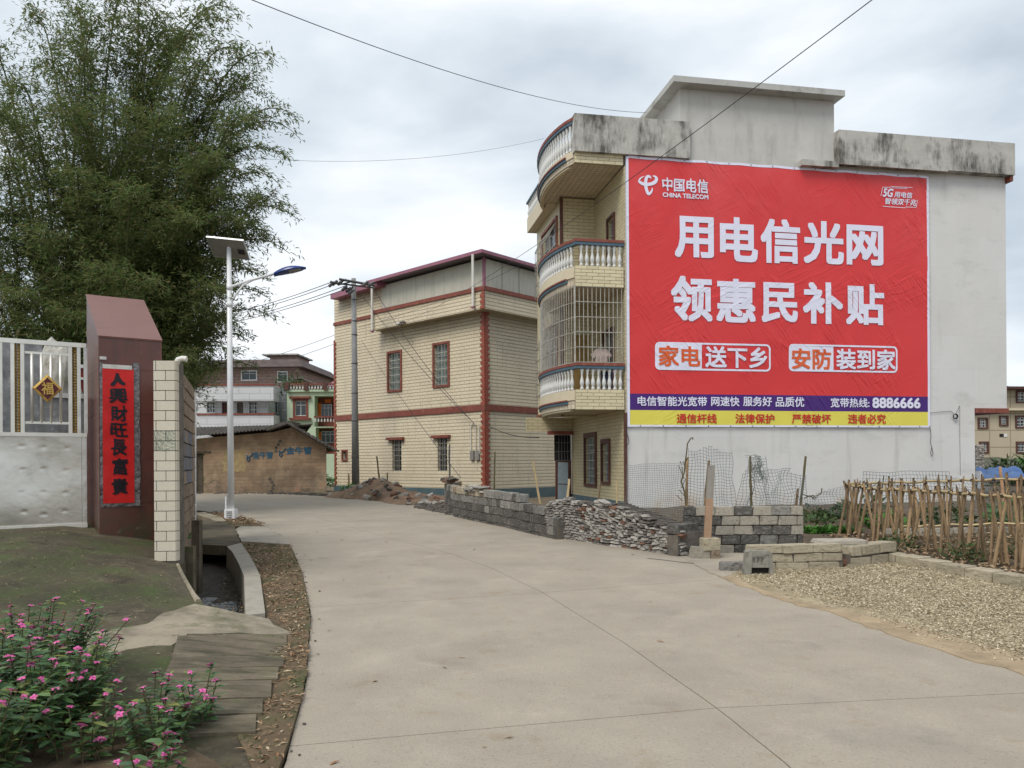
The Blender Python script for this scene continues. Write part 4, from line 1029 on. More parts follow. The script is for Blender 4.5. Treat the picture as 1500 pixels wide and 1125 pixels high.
def bline(pp, w=.012):
    mb = MB()
    for (xa, ya), (xb, yb) in zip(pp, pp[1:]):
        A = Vector(bx(1270 + xa * .06667, 260 + ya * .06667, -.06)); B_ = Vector(bx(1270 + xb * .06667, 260 + yb * .06667, -.06))
        d = (B_ - A).normalized(); nn = Vector((-d.y, d.x)) * w
        mb.add([(p.x, -bc(p.x, p.y) - .012, p.y) for p in (A - nn, B_ - nn, B_ + nn, A + nn)], [(0, 1, 2, 3)])
    return mb.build('lettering_frame', M_banner_white, ban)
bline([(305, 405), (345, 215), (520, 215)], .008); bline([(520, 200), (1005, 222)], .008); bline([(540, 228), (880, 245)], .006)
bline([(1110, 490), (1082, 655), (840, 650)], .008); bline([(345, 632), (835, 668)], .008)

# rope, cable coil
rp = thing('rope', 'thin rope with a loop at its end hanging from the lower right banner corner', 'rope', BO, BRZ)
q = [bx(px, py, -.05) for px, py in ((1361, 624), (1363, 636), (1362, 648), (1364.5, 656), (1366, 664), (1364.5, 669), (1362.5, 664), (1364, 656))]
MB().tube([(x, -.07, z) for x, z in q], .008, 5).build('rope', M_wire, rp)
co = thing('cable_coil', 'small black coil of cable hung on the white wall right of the banner', 'cable', BO, BRZ)
x0, z0 = bx(1399, 610, -.05)
mb = MB()
for k in range(3): mb.tube([(x0 + (.066 + .006 * k) * math.cos(a * .45), -.05 - .012 * k, z0 + (.062 + .005 * k) * math.sin(a * .45)) for a in range(15)], .012, 5)
mb.build('coil', M_wire, co)
q = [bx(px, py, -.05) for px, py in ((1363, 605), (1375, 603.5), (1394, 602), (1398, 606))]
MB().tube([(x, -.03, z) for x, z in q], .006, 5).build('cable', M_wire, co)
q = [bx(px, py, -.05) for px, py in ((1401, 606), (1405, 599), (1407, 594), (1407, 640), (1408, 696))]
MB().tube([(x, -.02, z) for x, z in q], .004, 5).build('cable', M_wire, co)
rp = thing('loose_cable', 'dark cable end curling at the corner below the lower left banner corner', 'cable', BO, BRZ)
q = [bx(px, py, -.05) for px, py in ((917.5, 625), (918, 636), (921, 645), (920, 651), (916, 652))]
MB().tube([(x, -.07, z) for x, z in q], .009, 5).build('cable', M_wire, rp)

# ------------------------------------------------------------------ CREAM HOUSE
YA = 32.0
AO = P(711, 719, YA); AO.z = zgs(YA) - .05
ARZ = math.atan2(-.685, .728); MA = frame(AO, ARZ)
ah = thing('tiled_house', 'cream tiled two storey house with oxblood bands and a ribbed steel shed on its roof', 'house', AO, ARZ)
XL = -10.65
def az(px, py, c=0.0): return hit(MA, 1, c, px, py).z
zm0, zm1 = az(710.8, 601.5), az(710.8, 592); zu0, zu1 = az(708, 430.5), az(708, 425)
zpl = az(655, 715.5); zeave = zu1
uw = [rect(MA, 1, 0, 569.5, 587, 517, 571), rect(MA, 1, 0, 636.5, 656.5, 504.5, 564)]
lw = [rect(MA, 1, 0, 574.5, 588, 644.5, 690), rect(MA, 1, 0, 641, 655, 641.5, 690)]
sw = [rect(MA, 1, 0, 502.5, 508, 661, 673)]
SD = 12.5
ztl = az(491, 437)
mb = MB(); skin(mb, front(0), XL, 0, -.5, zu1, uw + lw + sw, depth=.16)
skin(mb, right(0), 0, SD, -.5, zu1)
mb.add([(XL, 0, -.5), (XL, 9, -.5), (XL, 9, ztl), (XL, 0, ztl)], [(0, 1, 2, 3)])
xs_l = hit(MA, 1, 0, 559, 440).x
skin(mb, front(0), XL, xs_l, zu1, ztl + .1)
mb.add([(XL, 9, -.5), (0, 9, -.5), (0, 9, zu1), (XL, 9, zu1)], [(0, 1, 2, 3)]); mb.add([(XL, 0, zu1), (0, 0, zu1), (0, 9, zu1), (XL, 9, zu1)], [(0, 1, 2, 3)])
mb.build('tiled_wall', M_tileA, ah)
for q in uw: window(ah, front(0), *q, sur=.10, surm=M_red, rec=.12, bars=(3, 4), barm=M_steelbar, mull=1, curtain=True, barr=.014)
for q in lw: window(ah, front(0), *q, sur=.1, surm=M_red, rec=.12, bars=(3, 5), barm=M_steelbar, mull=1, lintel=True, barr=.014)
window(ah, front(0), *sw[0], sur=.08, surm=M_red, rec=.1, bars=None, mull=0)
for (a, b, nm, p) in ((zm0, zm1, 'band', .05), ):
    mb = MB(); mb.box(XL - .04, p, -p, -.003, a, b); mb.box(.003, p, -.003, SD, a, b); mb.build(nm, M_red, ah)
mb = MB(); mb.box(XL - .03, .07, -.07, -.003, -.5, zpl); mb.box(.003, .07, -.003, SD, -.5, zpl); mb.box(XL, .1, -.10, -.071, -.5, zpl - .28); mb.build('plinth', M_blueband, ah)
# projecting gutter wall round the roof, right of the first downpipe
gx = hit(MA, 1, -.5, 545, 480).x; gz = hit(MA, 1, -.5, 708, 452).z
mb = MB(); mb.box(gx, .5, -.5, 0, gz, zu0 - .002); mb.box(.003, .5, .001, SD, gz, zu0 - .002); mb.build('gutter_wall', M_tileA, ah)
mb = MB(); mb.box(gx, .55, -.55, -.02, zu0, zu1 + .01); mb.box(.02, .55, -.019, SD, zu0, zu1 + .01); mb.build('band', M_red, ah)
mb = MB(); mb.box(XL - .04, gx - .002, -.05, -.003, zu0 - .0, zu1); mb.build('band', M_red, ah)
# toothed quoins, one block at a time
qme = [block_mesh('quoin', M_redb, jit=.01, bev=.03, seed=i) for i in range(3)]
z = zpl; k = 0
while z < zm0 - .05 or (zm1 <= z < gz - .1) or z < gz - .1:
    if zm0 - .10 < z < zm1: z = zm1
    w = .24 if k % 2 else .15; w2 = .15 if k % 2 else .24
    link('quoin', random.choice(qme), ah, (-w / 2 + .03, -.02, z + .058), None, (w, .06, .112))
    link('quoin', random.choice(qme), ah, (.021, w2 / 2 + .01, z + .058), None, (.06, w2, .112))
    w = .17 if k % 2 else .09
    link('quoin', random.choice(qme), ah, (XL + w / 2 - .03, -.02, z + .058), None, (w, .05, .112))
    z += .118; k += 1
z = gz
while z < zu0 - .1:
    w = .24 if k % 2 else .15
    link('quoin', random.choice(qme), ah, (.5 - w / 2 + .03, -.52, z + .058), None, (w, .05, .112)); z += .118; k += 1
# steel shed: ribbed sheets one by one
sx0 = xs_l; sh0 = zu1 + .12
_a = hit(MA, 1, -.6, 700, 368.5); _b = hit(MA, 1, -.6, 541, 412.5); _s = (_a.z - _b.z) / (_a.x - _b.x); zcr = _b.z - _b.x * _s; zcl = _b.z + (sx0 - _b.x) * _s; zfar = hit(MA, 0, .0, 788, 367).z; 
slope = (zcr - zcl) / (0 - sx0)
npan = 11; pw = (0 - sx0) / npan
def sheet_panel(mp, a0, a1, b0, t0, t1):
    mb = MB(); n = 12; top = []
    for k in range(n + 1):
        a = a0 + (a1 - a0) * k / n; c = .012 if k % 3 == 0 else (-.006 if k % 3 == 1 else -.006)
        zt = t0 + (t1 - t0) * k / n
        mb.v += [mp(a, b0, c), mp(a, zt, c)]
    mb.f = [(2 * k, 2 * k + 2, 2 * k + 3, 2 * k + 1) for k in range(n)]; mb.m = [0] * n
    return mb
for k in range(npan):
    a0 = sx0 + k * pw + .003; a1 = sx0 + (k + 1) * pw - .003
    sheet_panel(front(0), a0, a1, sh0, zcl + (a0 - sx0) * slope - .12, zcl + (a1 - sx0) * slope - .12).build('panel', M_metalpanel, ah)
for k in range(12):
    a0 = k * SD / 12 + .015; a1 = (k + 1) * SD / 12 - .015
    sheet_panel(right(0), a0, a1, sh0, zcr - .10 + (zfar - zcr) * a0 / 5 * 0 - .012 * a0, zcr - .10 - .012 * a1).build('panel', M_metalpanel, ah)
mb = MB(); mb.box(sx0 - .02, .06, -.06, .0 + .001, zu1 + .005, sh0); mb.box(.001, .06, .001, SD, zu1 + .005, sh0); mb.build('sill_rail', M_purple, ah)
mb = MB(); mb.box(-.07, .03, -.03, .07, sh0, zcr - .05); mb.build('corner_post', M_purple, ah)
mb = MB(); mb.hexa([(sx0 + .02, .03, zu1), (-.03, .03, zu1), (-.03, SD, zu1), (sx0 + .02, SD, zu1)], [(sx0 + .02, .03, zcl - .14), (-.03, .03, zcr - .14), (-.03, SD, zcr - .35), (sx0 + .02, SD, zcl - .35)]); mb.build('core', M_iron, ah)  # dark backing box added behind the sheets to keep light out of the seams
# roof over the shed: falls to the left, thin with a mauve fascia
xe = sx0 - .4; z_e = zcl + (xe - sx0) * slope
mb = MB()
def rz(x): return zcl + (x - sx0) * slope
mb.hexa([(xe, -.55, rz(xe)), (.45, -.55, rz(.45)), (.45, SD, rz(.45) - .15), (xe, SD, rz(xe) - .15)], [(xe, -.55, rz(xe) + .05), (.45, -.55, rz(.45) + .05), (.45, SD, rz(.45) - .1), (xe, SD, rz(xe) - .1)])
mb.build('roof', mat('grey_roof_sheet', (.20, .20, .22), .6, .15, 3, .05), ah)
mb = MB(); mb.hexa([(xe, -.60, rz(xe) - .07), (.47, -.60, rz(.47) - .07), (.47, -.56, rz(.47) - .07), (xe, -.56, rz(xe) - .07)], [(xe, -.60, rz(xe) + .07), (.47, -.60, rz(.47) + .07), (.47, -.56, rz(.47) + .07), (xe, -.56, rz(xe) + .07)])
mb.build('fascia', M_purple, ah)
mb = MB(); mb.hexa([(.46, -.56, rz(.46) - .07), (.50, -.56, rz(.5) - .07), (.50, SD, rz(.5) - .22), (.46, SD, rz(.46) - .22)], [(.46, -.56, rz(.46) + .06), (.50, -.56, rz(.5) + .06), (.50, SD, rz(.5) - .09), (.46, SD, rz(.46) - .09)])
mb.build('fascia', M_purple, ah)
# lower oxblood eaves at the left
_c = hit(MA, 1, -.5, 484, 433.5); _d = hit(MA, 1, -.5, 560, 410.5); xl2 = _c.x
def rz2(x): return _c.z + (x - _c.x) * (_d.z - _c.z) / (_d.x - _c.x)
mb = MB(); mb.hexa([(xl2, -.5, rz2(xl2) - .16), (xs_l + .3, -.5, rz2(xs_l + .3) - .16), (xs_l + .3, 8, rz2(xs_l + .3) - .16), (xl2, 8, rz2(xl2) - .16)], [(xl2, -.5, rz2(xl2) + .1), (xs_l + .3, -.5, rz2(xs_l + .3) + .1), (xs_l + .3, 8, rz2(xs_l + .3) + .1), (xl2, 8, rz2(xl2) + .1)])
mb.build('eaves', M_purple, ah)
mb = MB(); mb.hexa([(XL, 0.02, zu1), (xs_l, 0.02, zu1), (xs_l, 7, zu1), (XL, 7, zu1)], [(XL, .02, rz2(XL) - .17), (xs_l, .02, rz2(xs_l) - .17), (xs_l, 7, rz2(xs_l) - .17), (XL, 7, rz2(XL) - .17)]); mb.build('tiled_wall', M_tileA, ah)
# downpipes
for px, p0, p1 in ((545.8, 414, 486), (693.5, 373, 451)):
    a = hit(MA, 1, -.58, px, p0); b = hit(MA, 1, -.58, px, p1)
    d = MB().tube([(a.x, -.62, a.z), (a.x, -.62, b.z)], .055, 8).build('downpipe', M_pvc, ah)
    MB().box(a.x - .08, a.x + .08, -.68, -.57, b.z - .02, b.z + .05).build('bracket', M_purple, d)
# flood lamp on the gutter wall
fl = thing('wall_lamp', 'little white flood lamp fixed on the gutter wall of the cream house', 'lamp', MA @ Vector((hit(MA, 1, -.5, 589, 475).x, -.5, hit(MA, 1, -.5, 589, 475).z)), ARZ)
MB().box(-.28, .02, -.16, -.02, .02, .09).build('lamp_head', M_white, fl); MB().box(.04, .30, -.2, -.02, .05, .08).build('solar_panel', M_darkbar, fl); MB().tube([(0, 0, -.1), (0, -.06, .06)], .02, 6).build('arm', M_iron, fl)
# electricity meters with conduits
mt = thing('meter_box', 'pair of electricity meters with white conduits by the red corner of the cream house', 'meter', MA @ Vector((hit(MA, 1, 0, 698, 668).x, 0, hit(MA, 1, 0, 698, 668).z)), ARZ)
for x in (-.2, .12):
    MB().box(x - .10, x + .10, -.09, -.004, -.16, .22).build('meter', M_pan, mt)
for x in (-.28, .0, .22): MB().tube([(x, -.05, .1 if x != -.28 else -.05), (x, -.05, 1.25)], .022, 6).build('conduit', M_pvc, mt)
MB().tube([(-.28, -.05, 1.25), (-.1, -.06, 1.35), (0, -.05, 1.25)], .02, 6).build('conduit', M_pvc, mt)
# ------------------------------------------------------------------ GATE GROUP
GRZ = math.atan2(.43, .64)
PF = P(146, 790, 10.4)                          # front left foot of the maroon pier
PF.z = zA(PF.x, PF.y) - .02
MP = frame(PF, GRZ)
zpf = hit(MP, 1, 0, 146, 494).z; xpw = hit(MP, 1, 0, 237, 500).x
pdp = hit(MP, 0, 0, 126.5, 470).y
zpb = hit(MP, 1, pdp, 127, 433).z
gp_ = thing('gate_pier', 'maroon stone gate pier with a slanting top beside the stainless gate', 'gate pier', PF, GRZ)
cuts = [-.3, .42, 1.02, 1.62, 2.22, zpf]
for a, b in zip(cuts, cuts[1:]):                # stone facing plates
    MB().box(.0, xpw, -.0, .02, a + .004, b - .004).build('plate', M_maroon, gp_)
    for (y0, y1) in ((.024, pdp / 2), (pdp / 2 + .003, pdp)):
        MB().box(0, .02, y0, y1, a + .002, b - .002).build('plate', M_maroon, gp_)
    MB().box(xpw - .02, xpw, .021, pdp, a + .002, b - .002).build('plate', M_maroon, gp_)
mb = MB(); mb.hexa([(.004, .004, -.3), (xpw - .004, .004, -.3), (xpw - .004, pdp, -.3), (.004, pdp, -.3)], [(.004, .004, zpf), (xpw - .004, .004, zpf), (xpw - .004, pdp, zpb - .02), (.004, pdp, zpb - .02)]); mb.build('core', M_maroon, gp_)
mb = MB(); mb.hexa([(-.006, -.008, zpf), (xpw + .006, -.008, zpf), (xpw + .006, pdp + .01, zpb), (-.006, pdp + .01, zpb)], [(-.006, -.012, zpf + .022), (xpw + .006, -.012, zpf + .022), (xpw + .006, pdp + .01, zpb + .022), (-.006, pdp + .01, zpb + .022)]); mb.build('cap', M_maroon2, gp_)
MB().box(-.005, -.001, .20, .30, 1.0, 1.55).build('scuff', mat('mortar_scuff', (.24, .20, .15), .9, .3, 12, .3, stain=((.10, .04, .034), .75, 14)), gp_) if False else None
# couplet
cp = thing('couplet_scroll', 'long red paper couplet with seven black brush characters pasted on the maroon pier', 'scroll', PF, GRZ)
def pr(px0, px1, py0, py1): return rect(MP, 1, -.02, px0, px1, py0, py1)
a0, a1, b0, b1 = pr(150.5, 196.5, 540, 737)
mb = MB(); nx_, nz_ = 10, 60
for j in range(nz_ + 1):
    for i in range(nx_ + 1):
        x = a0 + (a1 - a0) * i / nx_; z = b0 + (b1 - b0) * j / nz_
        mb.v.append((x, -.018 - .006 * noise.noise(Vector((x * 4, z * 5, 0))) - .003 * abs(noise.noise(Vector((x * 9 + z * 7, z * 3, 5)))), z))
mb.f = [(j * 11 + i, j * 11 + i + 1, (j + 1) * 11 + i + 1, (j + 1) * 11 + i) for j in range(nz_) for i in range(nx_)]; mb.m = [0] * len(mb.f)
mb.build('paper', M_paper, cp, True)
mb = MB(); f0, f1, g0, g1 = pr(146.5, 201.5, 532, 742)
for (x0, x1, z0, z1) in ((f0, a0 + .01, g0, g1), (a1 - .01, f1 + .03, g0, g1 + .02), (a0 + .01, a1 - .01, g0, b0 + .01)):
    n = 34
    for k in range(n):
        if z1 - z0 > .5:
            za, zb_ = z0 + (z1 - z0) * k / n, z0 + (z1 - z0) * (k + 1) / n; j0 = noise.noise(Vector((k * .8, x0, 0))) * .012; j1 = noise.noise(Vector(((k + 1) * .8, x0, 0))) * .012
            mb.add([(x0 + (j0 if x0 < a0 else 0), -.012, za), (x1 + (j0 if x0 > a0 else 0), -.012, za), (x1 + (j1 if x0 > a0 else 0), -.012, zb_), (x0 + (j1 if x0 < a0 else 0), -.012, zb_)], [(0, 1, 2, 3)])
        else:
            mb.add([(x0, -.012, z0), (x1, -.012, z0), (x1, -.012, z1), (x0, -.012, z1)], [(0, 1, 2, 3)]); break
mb.build('plastic_film', M_plastic, cp)
MB().box(a0 + .005, a1 - .02, -.02, -.012, b1 - .005, b1 + .05).build('tape', mat('white_tape', (.55, .54, .50), .4, .2, 8, .1), cp)
MB().box(a0 - .03, a0 + .05, -.02, -.004, b1 + .11, b1 + .15).build('tape', MATS['white_tape'], cp)
mpc = front(0)
for ch, x0, x1, y0, y1 in (('人', 160.5, 185.5, 545.5, 565.5), ('興', 160, 186, 568.5, 591), ('財', 162, 186, 594.5, 617), ('旺', 162, 186.5, 620, 639.5), ('長', 162.5, 186, 643, 667.5), ('富', 164.5, 187, 671.5, 695.5), ('貴', 163.5, 187.5, 700.5, 724)):
    c0, c1, d0, d1 = pr(x0, x1, y0, y1)
    lettering('character', ch, mpc, c0, c1, d0, d1, lambda x, z: .0205 + .006 * noise.noise(Vector((x * 4, z * 5, 0))), M_ink, cp, .028 if ch != '人' else .05, .0, .02, cell=.03)

# stainless gate
gy = .62
gate = thing('gate', 'stainless steel gate with upright bars above a dented solid lower panel', 'gate', MP @ Vector((0, gy, .0)), GRZ)
MG = frame(gate.location, GRZ)
def gr(px0, px1, py0, py1): return rect(MG, 1, 0, px0, px1, py0, py1)
gxr = hit(MG, 1, 0, 127, 640).x; gxl = hit(MG, 1, 0, -60, 640).x
zgt = hit(MG, 1, 0, 60, 500).z; zgm = hit(MG, 1, 0, 60, 636).z; zgb = hit(MG, 1, 0, 60, 772).z
def gxp(px): return hit(MG, 1, 0, px, 600).x
tb = lambda mb, x, z0, z1, r=.018: mb.tube([(x, 0, z0), (x, 0, z1)], r, 8)
mb = MB(); mb.box(gxl, gxr, -.03, .03, zgt - .05, zgt + .01); mb.build('top_rail', M_steel2, gate)
mb = MB(); mb.box(gxl, gxr, -.035, .03, zgm - .03, zgm + .02); mb.build('middle_rail', M_steel2, gate)
mb = MB(); mb.box(gxl, gxr, -.035, .03, zgb - .03, zgb + .03); mb.build('bottom_rail', M_steel2, gate)
for px in (0.8, 18.5, 33, 103, 115.5, 125.5):
    x = gxp(px); MB().box(x - .022, x + .022, -.025, .02, zgm + .02, zgt - .05).build('stile', M_steel2 if px < 115 else M_steel, gate)
z1, z2 = hit(MG, 1, 0, 68, 518).z, hit(MG, 1, 0, 68, 619.5).z
for z in (z1, z2): MB().box(gxp(34) + .02, gxp(103) - .022, -.015, .015, z - .016, z + .016).build('cross_rail', M_steel2, gate)
for px in (47, 61, 75, 89):
    m_ = MB(); tb(m_, gxp(px), z2, z1, .019); m_.build('bar', M_steel2, gate, True)
for px in (23.2, 28, 107.2, 111.2):
    x = gxp(px); m_ = MB(); n = 60
    m_.tube([(x, 0, zgm + .02 + (zgt - zgm - .07) * k / n) for k in range(n + 1)], [.012 + .007 * (k % 2) for k in range(n + 1)], 6); m_.build('beaded_rod', M_goldtrim, gate)
# dented lower sheet
xa, xb = gxl, gxp(119); nx_, nz_ = 90, 60
dents = [(gxp(px + random.uniform(-2, 2)), hit(MG, 1, 0, px, py + random.uniform(-2, 2)).z) for px in (33, 64, 96) for py in (655, 688, 721, 751)]; dsz = [random.uniform(.5, 1.2) for _ in dents]
mb = MB()
for j in range(nz_ + 1):
    for i in range(nx_ + 1):
        x = xa + (xb - xa) * i / nx_; z = zgb + .03 + (zgm - zgb - .06) * j / nz_
        y = .030 * noise.noise(Vector((x * 1.1, z * 1.3, 1))) + .006 * noise.noise(Vector((x * 2.6, z * 2.2, 4)))
        for (dx_, dz_), ds_ in zip(dents, dsz): y += .007 * ds_ * math.exp(-(((x - dx_) / .035) ** 2 + ((z - dz_ - .02 * math.sin(dx_ * 40 + dz_ * 9)) / .016) ** 2))
        mb.v.append((x, y, z))
mb.f = [(j * (nx_ + 1) + i, j * (nx_ + 1) + i + 1, (j + 1) * (nx_ + 1) + i + 1, (j + 1) * (nx_ + 1) + i) for j in range(nz_) for i in range(nx_)]; mb.m = [0] * len(mb.f)
mb.build('panel', M_steel, gate, True)
MB().box(xb + .004, gxr - .002, -.01, .02, zgb + .03, zgm - .03).build('side_plate', M_steel, gate)
# lucky diamond on the gate
fx0, fx1, fz0, fz1 = gr(47, 91, 549, 590)
fc = ((fx0 + fx1) / 2, (fz0 + fz1) / 2); fr_ = (fx1 - fx0) / 2; fh = (fz1 - fz0) / 2
fu = thing('door_ornament', 'gold edged maroon diamond plaque with one gold character hung on the gate bars', 'ornament', MG @ Vector((fc[0], -.03, fc[1])), GRZ)
mb = MB(); dd = [(-fr_, 0), (0, -fh), (fr_, 0), (0, fh)]
di = [(x * .78, z * .78) for x, z in dd]
mb.add([(x, -.02, z) for x, z in dd] + [(x, -.03, z) for x, z in di] + [(x, .005, z) for x, z in dd], [(k, (k + 1) % 4, 4 + (k + 1) % 4, 4 + k) for k in range(4)] + [(k, (k + 1) % 4, 8 + (k + 1) % 4, 8 + k) for k in range(4)])
mb.build('rim', M_gold, fu)
mb = MB(); mb.add([(x, -.026, z) for x, z in di], [(0, 1, 2, 3)]); mb.build('field', mat('maroon_field', (.10, .008, .015), .35, .1, 5, 0), fu)
lettering('character', '福', front(0), -fr_ * .40, fr_ * .40, -fh * .44, fh * .44, .034, M_gold, fu, .018, 0, .004, cell=.03)
# behind the gate: cloudy stone wall, pale boulder, red panels
MS = frame(MP @ Vector((0, gy + 1.1, 0)), GRZ)
sw_ = thing('screen_wall', 'cloudy grey stone wall standing behind the gate bars', 'wall', MS.to_translation(), GRZ)
sx = hit(MS, 1, 0, 63, 560).x; sl = hit(MS, 1, 0, -80, 560).x; srx = hit(MS, 1, 0, 128, 560).x
zt1 = hit(MS, 1, 0, 40, 497).z; zt2 = hit(MS, 1, 0, 95, 583).z
n = 4
for k in range(n):
    xa_, xb_ = sl + (sx - sl) * k / n, sl + (sx - sl) * (k + 1) / n
    for za_, zb_ in ((0, 1.2), (1.204, zt1)): MB().box(xa_ + .002, xb_ - .002, 0, .06, za_, zb_).build('panel', M_marble, sw_)
MB().box(sx, srx, .0, .06, 0, zt2).build('panel', M_marble, sw_)
MB().box(sx, srx, -.02, .08, zt2, zt2 + .07).build('coping', M_plaster, sw_)
ba = MS @ Vector((sx + .25, 1.2, 0))
rk = thing('boulder', 'tall pale rounded rock seen through the gate bars', 'rock', ba, 0)
bm = bmesh.new(); bmesh.ops.create_icosphere(bm, subdivisions=4, radius=1)
zb2 = P(76, 514, ba.y).z - ba.z
for v in bm.verts:
    d = 1 + .16 * noise.noise(v.co * 1.7) + .05 * noise.noise(v.co * 6)
    v.co = Vector((v.co.x * .42 * d, v.co.y * .35 * d, zb2 * .55 + v.co.z * zb2 * .5 * d))
me = bpy.data.meshes.new('rock'); bm.to_mesh(me); bm.free(); me.materials.append(mat('pale_rock', (.45, .43, .38), .9, .2, 3, .5, stain=((.22, .21, .15), .4, 2.5))); boxuv(me); link('rock', me, rk)
rp_ = thing('red_truck_side', 'dark red panelled box glimpsed behind the gate bars', 'truck body', MS @ Vector((sx + 1.0, 2.3, 0)), GRZ)
rz0 = P(90, 575, (MS @ Vector((sx + 1.0, 2.3, 0))).y).z - rp_.location.z; rz1 = P(90, 541, (MS @ Vector((sx + 1.0, 2.3, 0))).y).z - rp_.location.z
for k in range(3): MB().box(-.6 + k * .6, -.03 + k * .6, 0, .8, rz0, rz1).build('panel', M_paper if False else mat('red_panel', (.16, .02, .015), .5, .2, 3, .1) if k == 0 else MATS['red_panel'], rp_)
MB().box(-.62, 1.2, -.03, .82, rz1, rz1 + .06).build('rail', M_plaster, rp_); MB().box(-.62, 1.2, -.03, .82, (rz0 + rz1) / 2, (rz0 + rz1) / 2 + .04).build('rail', M_plaster, rp_)
MB().box(-.6, 1.15, .05, .75, 0, rz0).build('body', M_darkin, rp_)

# tiled wall end and the block wall behind it
TF = TW0.copy(); TF.z = zA(TF.x, TF.y) - .02
TRZ = R(3)
MT = frame(TF, TRZ)
twx = hit(MT, 1, 0, 257.5, 700).x; tz = hit(MT, 1, 0, 240, 528).z
tp = thing('tiled_pier', 'narrow wall end faced with cream tiles, green scuff on two tiles', 'wall pier', TF, TRZ)
MB().box(.004, twx - .004, .012, .28, -.25, tz).build('core', M_mortar, tp)
rows = 20; rh = (tz - .0) / rows
tme = [block_mesh('tile', M_tilewhite, jit=.002, bev=.02, seed=i) for i in range(3)]
tmg = block_mesh('tile', M_tilegreen, jit=.002, bev=.02, seed=1)
for r_ in range(rows):
    zc = tz - (r_ + .5) * rh
    segs = ((0, .12), (.12, 1)) if r_ % 2 == 0 else ((0, .56), (.56, 1))
    for a, b in segs:
        w = (b - a) * twx - .008
        link('tile', tmg if (r_ in (7, 8) and b > .5) or (r_ == 8) else random.choice(tme), tp, ((a + b) / 2 * twx, .004, zc), None, (w, .016, rh - .008))
    link('tile', random.choice(tme), tp, (twx + .003, .05, zc), None, (.012, .09, rh - .008))
MB().tube([(twx - .02, .10, tz - .02), (twx - .0, .10, tz + .02), (twx + .05, .1, tz + .035), (twx + .10, .1, tz + .03)], .035, 10).build('pipe_end', M_pvc, tp)
# block wall running back
W0 = MT @ Vector((twx - .07, .05, 0)); 
fe = P(283.5, 576, 13.6); W1 = Vector((fe.x, fe.y, W0.z))
wrz = math.atan2(W1.y - W0.y, W1.x - W0.x)
bw = thing('block_wall', 'rough brown block wall with faded blue paint running back from the cream tiled pier', 'wall', (W0.x, W0.y, W0.z), wrz)
Lw = (Vector((W1.x, W1.y)) - Vector((W0.x, W0.y))).length
zend = fe.z - W0.z
MB().box(.0, Lw, .02, .16, -.75, tz * .97 - .02).build('core', M_mortar, bw)
zz = -.75; k = 0; bh_ = .20
topz = lambda s: tz * .985 + (zend - tz * .985) * s / Lw * .6
while zz < tz + .1:
    s = -(.2 if k % 2 else 0)
    while s < Lw:
        a, b = max(0.0, s), min(Lw, s + .40)
        zc = zz + bh_ / 2
        if b - a > .06 and zc < topz((a + b) / 2):
            blue = .75 < zc < 1.75 and (a + b) / 2 < 3.6
            link('block', random.choice(V_bblue if blue and random.random() < .85 else V_bmud), bw, ((a + b) / 2, .075, zc), (random.uniform(-.01, .01), 0, random.uniform(-.015, .015)), (b - a - .015, .19, bh_ - .014))
        s += .40
    zz += bh_; k += 1
def post(name, label, cat, px, py0, py1, Y, w, m, group=None, low=.3, rx=0):
    a = P(px, py0, Y); b = P(px, py1, Y)
    t = thing(name, label, cat, (b.x, b.y, b.z), 0, group)
    mb = MB(); mb.hexa([(-w, -w, -low), (w, -w, -low), (w, w, -low), (-w, w, -low)], [(a.x - b.x - w, -w, a.z - b.z), (a.x - b.x + w, -w, a.z - b.z), (a.x - b.x + w, w, a.z - b.z), (a.x - b.x - w, w, a.z - b.z)])
    mb.build('post', m, t); return t
post('metal_post', 'thin grey post at the far end of the brown block wall', 'post', 284, 575, 830, 13.7, .03, M_plaster, low=.4)
post('concrete_post', 'short mossy concrete post standing at the edge of the drain', 'post', 288.5, 762, 842, 10.9, .055, M_slab, low=.5)
post('concrete_stub', 'weathered stone slab set upright at the foot of the brown block wall', 'stone', 279, 800, 866, 9.7, .05, M_slab, low=.4)
mb = MB(); 
# pale ridge where apron meets wall
ll = [GA(*p) for p in ((258, 822), (266, 840), (275, 856), (284, 872), (291, 882))]
mb.tube([(p.x, p.y, p.z + .0) for p in ll], [.02, .022, .022, .025, .035], 6)
o = mb.build('kerb', M_pale); o['kind'] = 'structure'
rg = thing('rag', 'pink plastic rag lying on the silt in the drain', 'litter', G(318, 849, lambda x, y: wz + .03), .2)
rg.location.z += .01
mb = MB(); mb.v = [(-.10 + .04 * i, .02 * math.sin(i * 2 + j) + .03 * j, .015 * math.sin(i * 1.7 + j * 2)) for j in range(3) for i in range(6)]; mb.f = [(j * 6 + i, j * 6 + i + 1, (j + 1) * 6 + i + 1, (j + 1) * 6 + i) for j in range(2) for i in range(5)]; mb.m = [0] * 10
mb.build('rag', M_pink, rg)

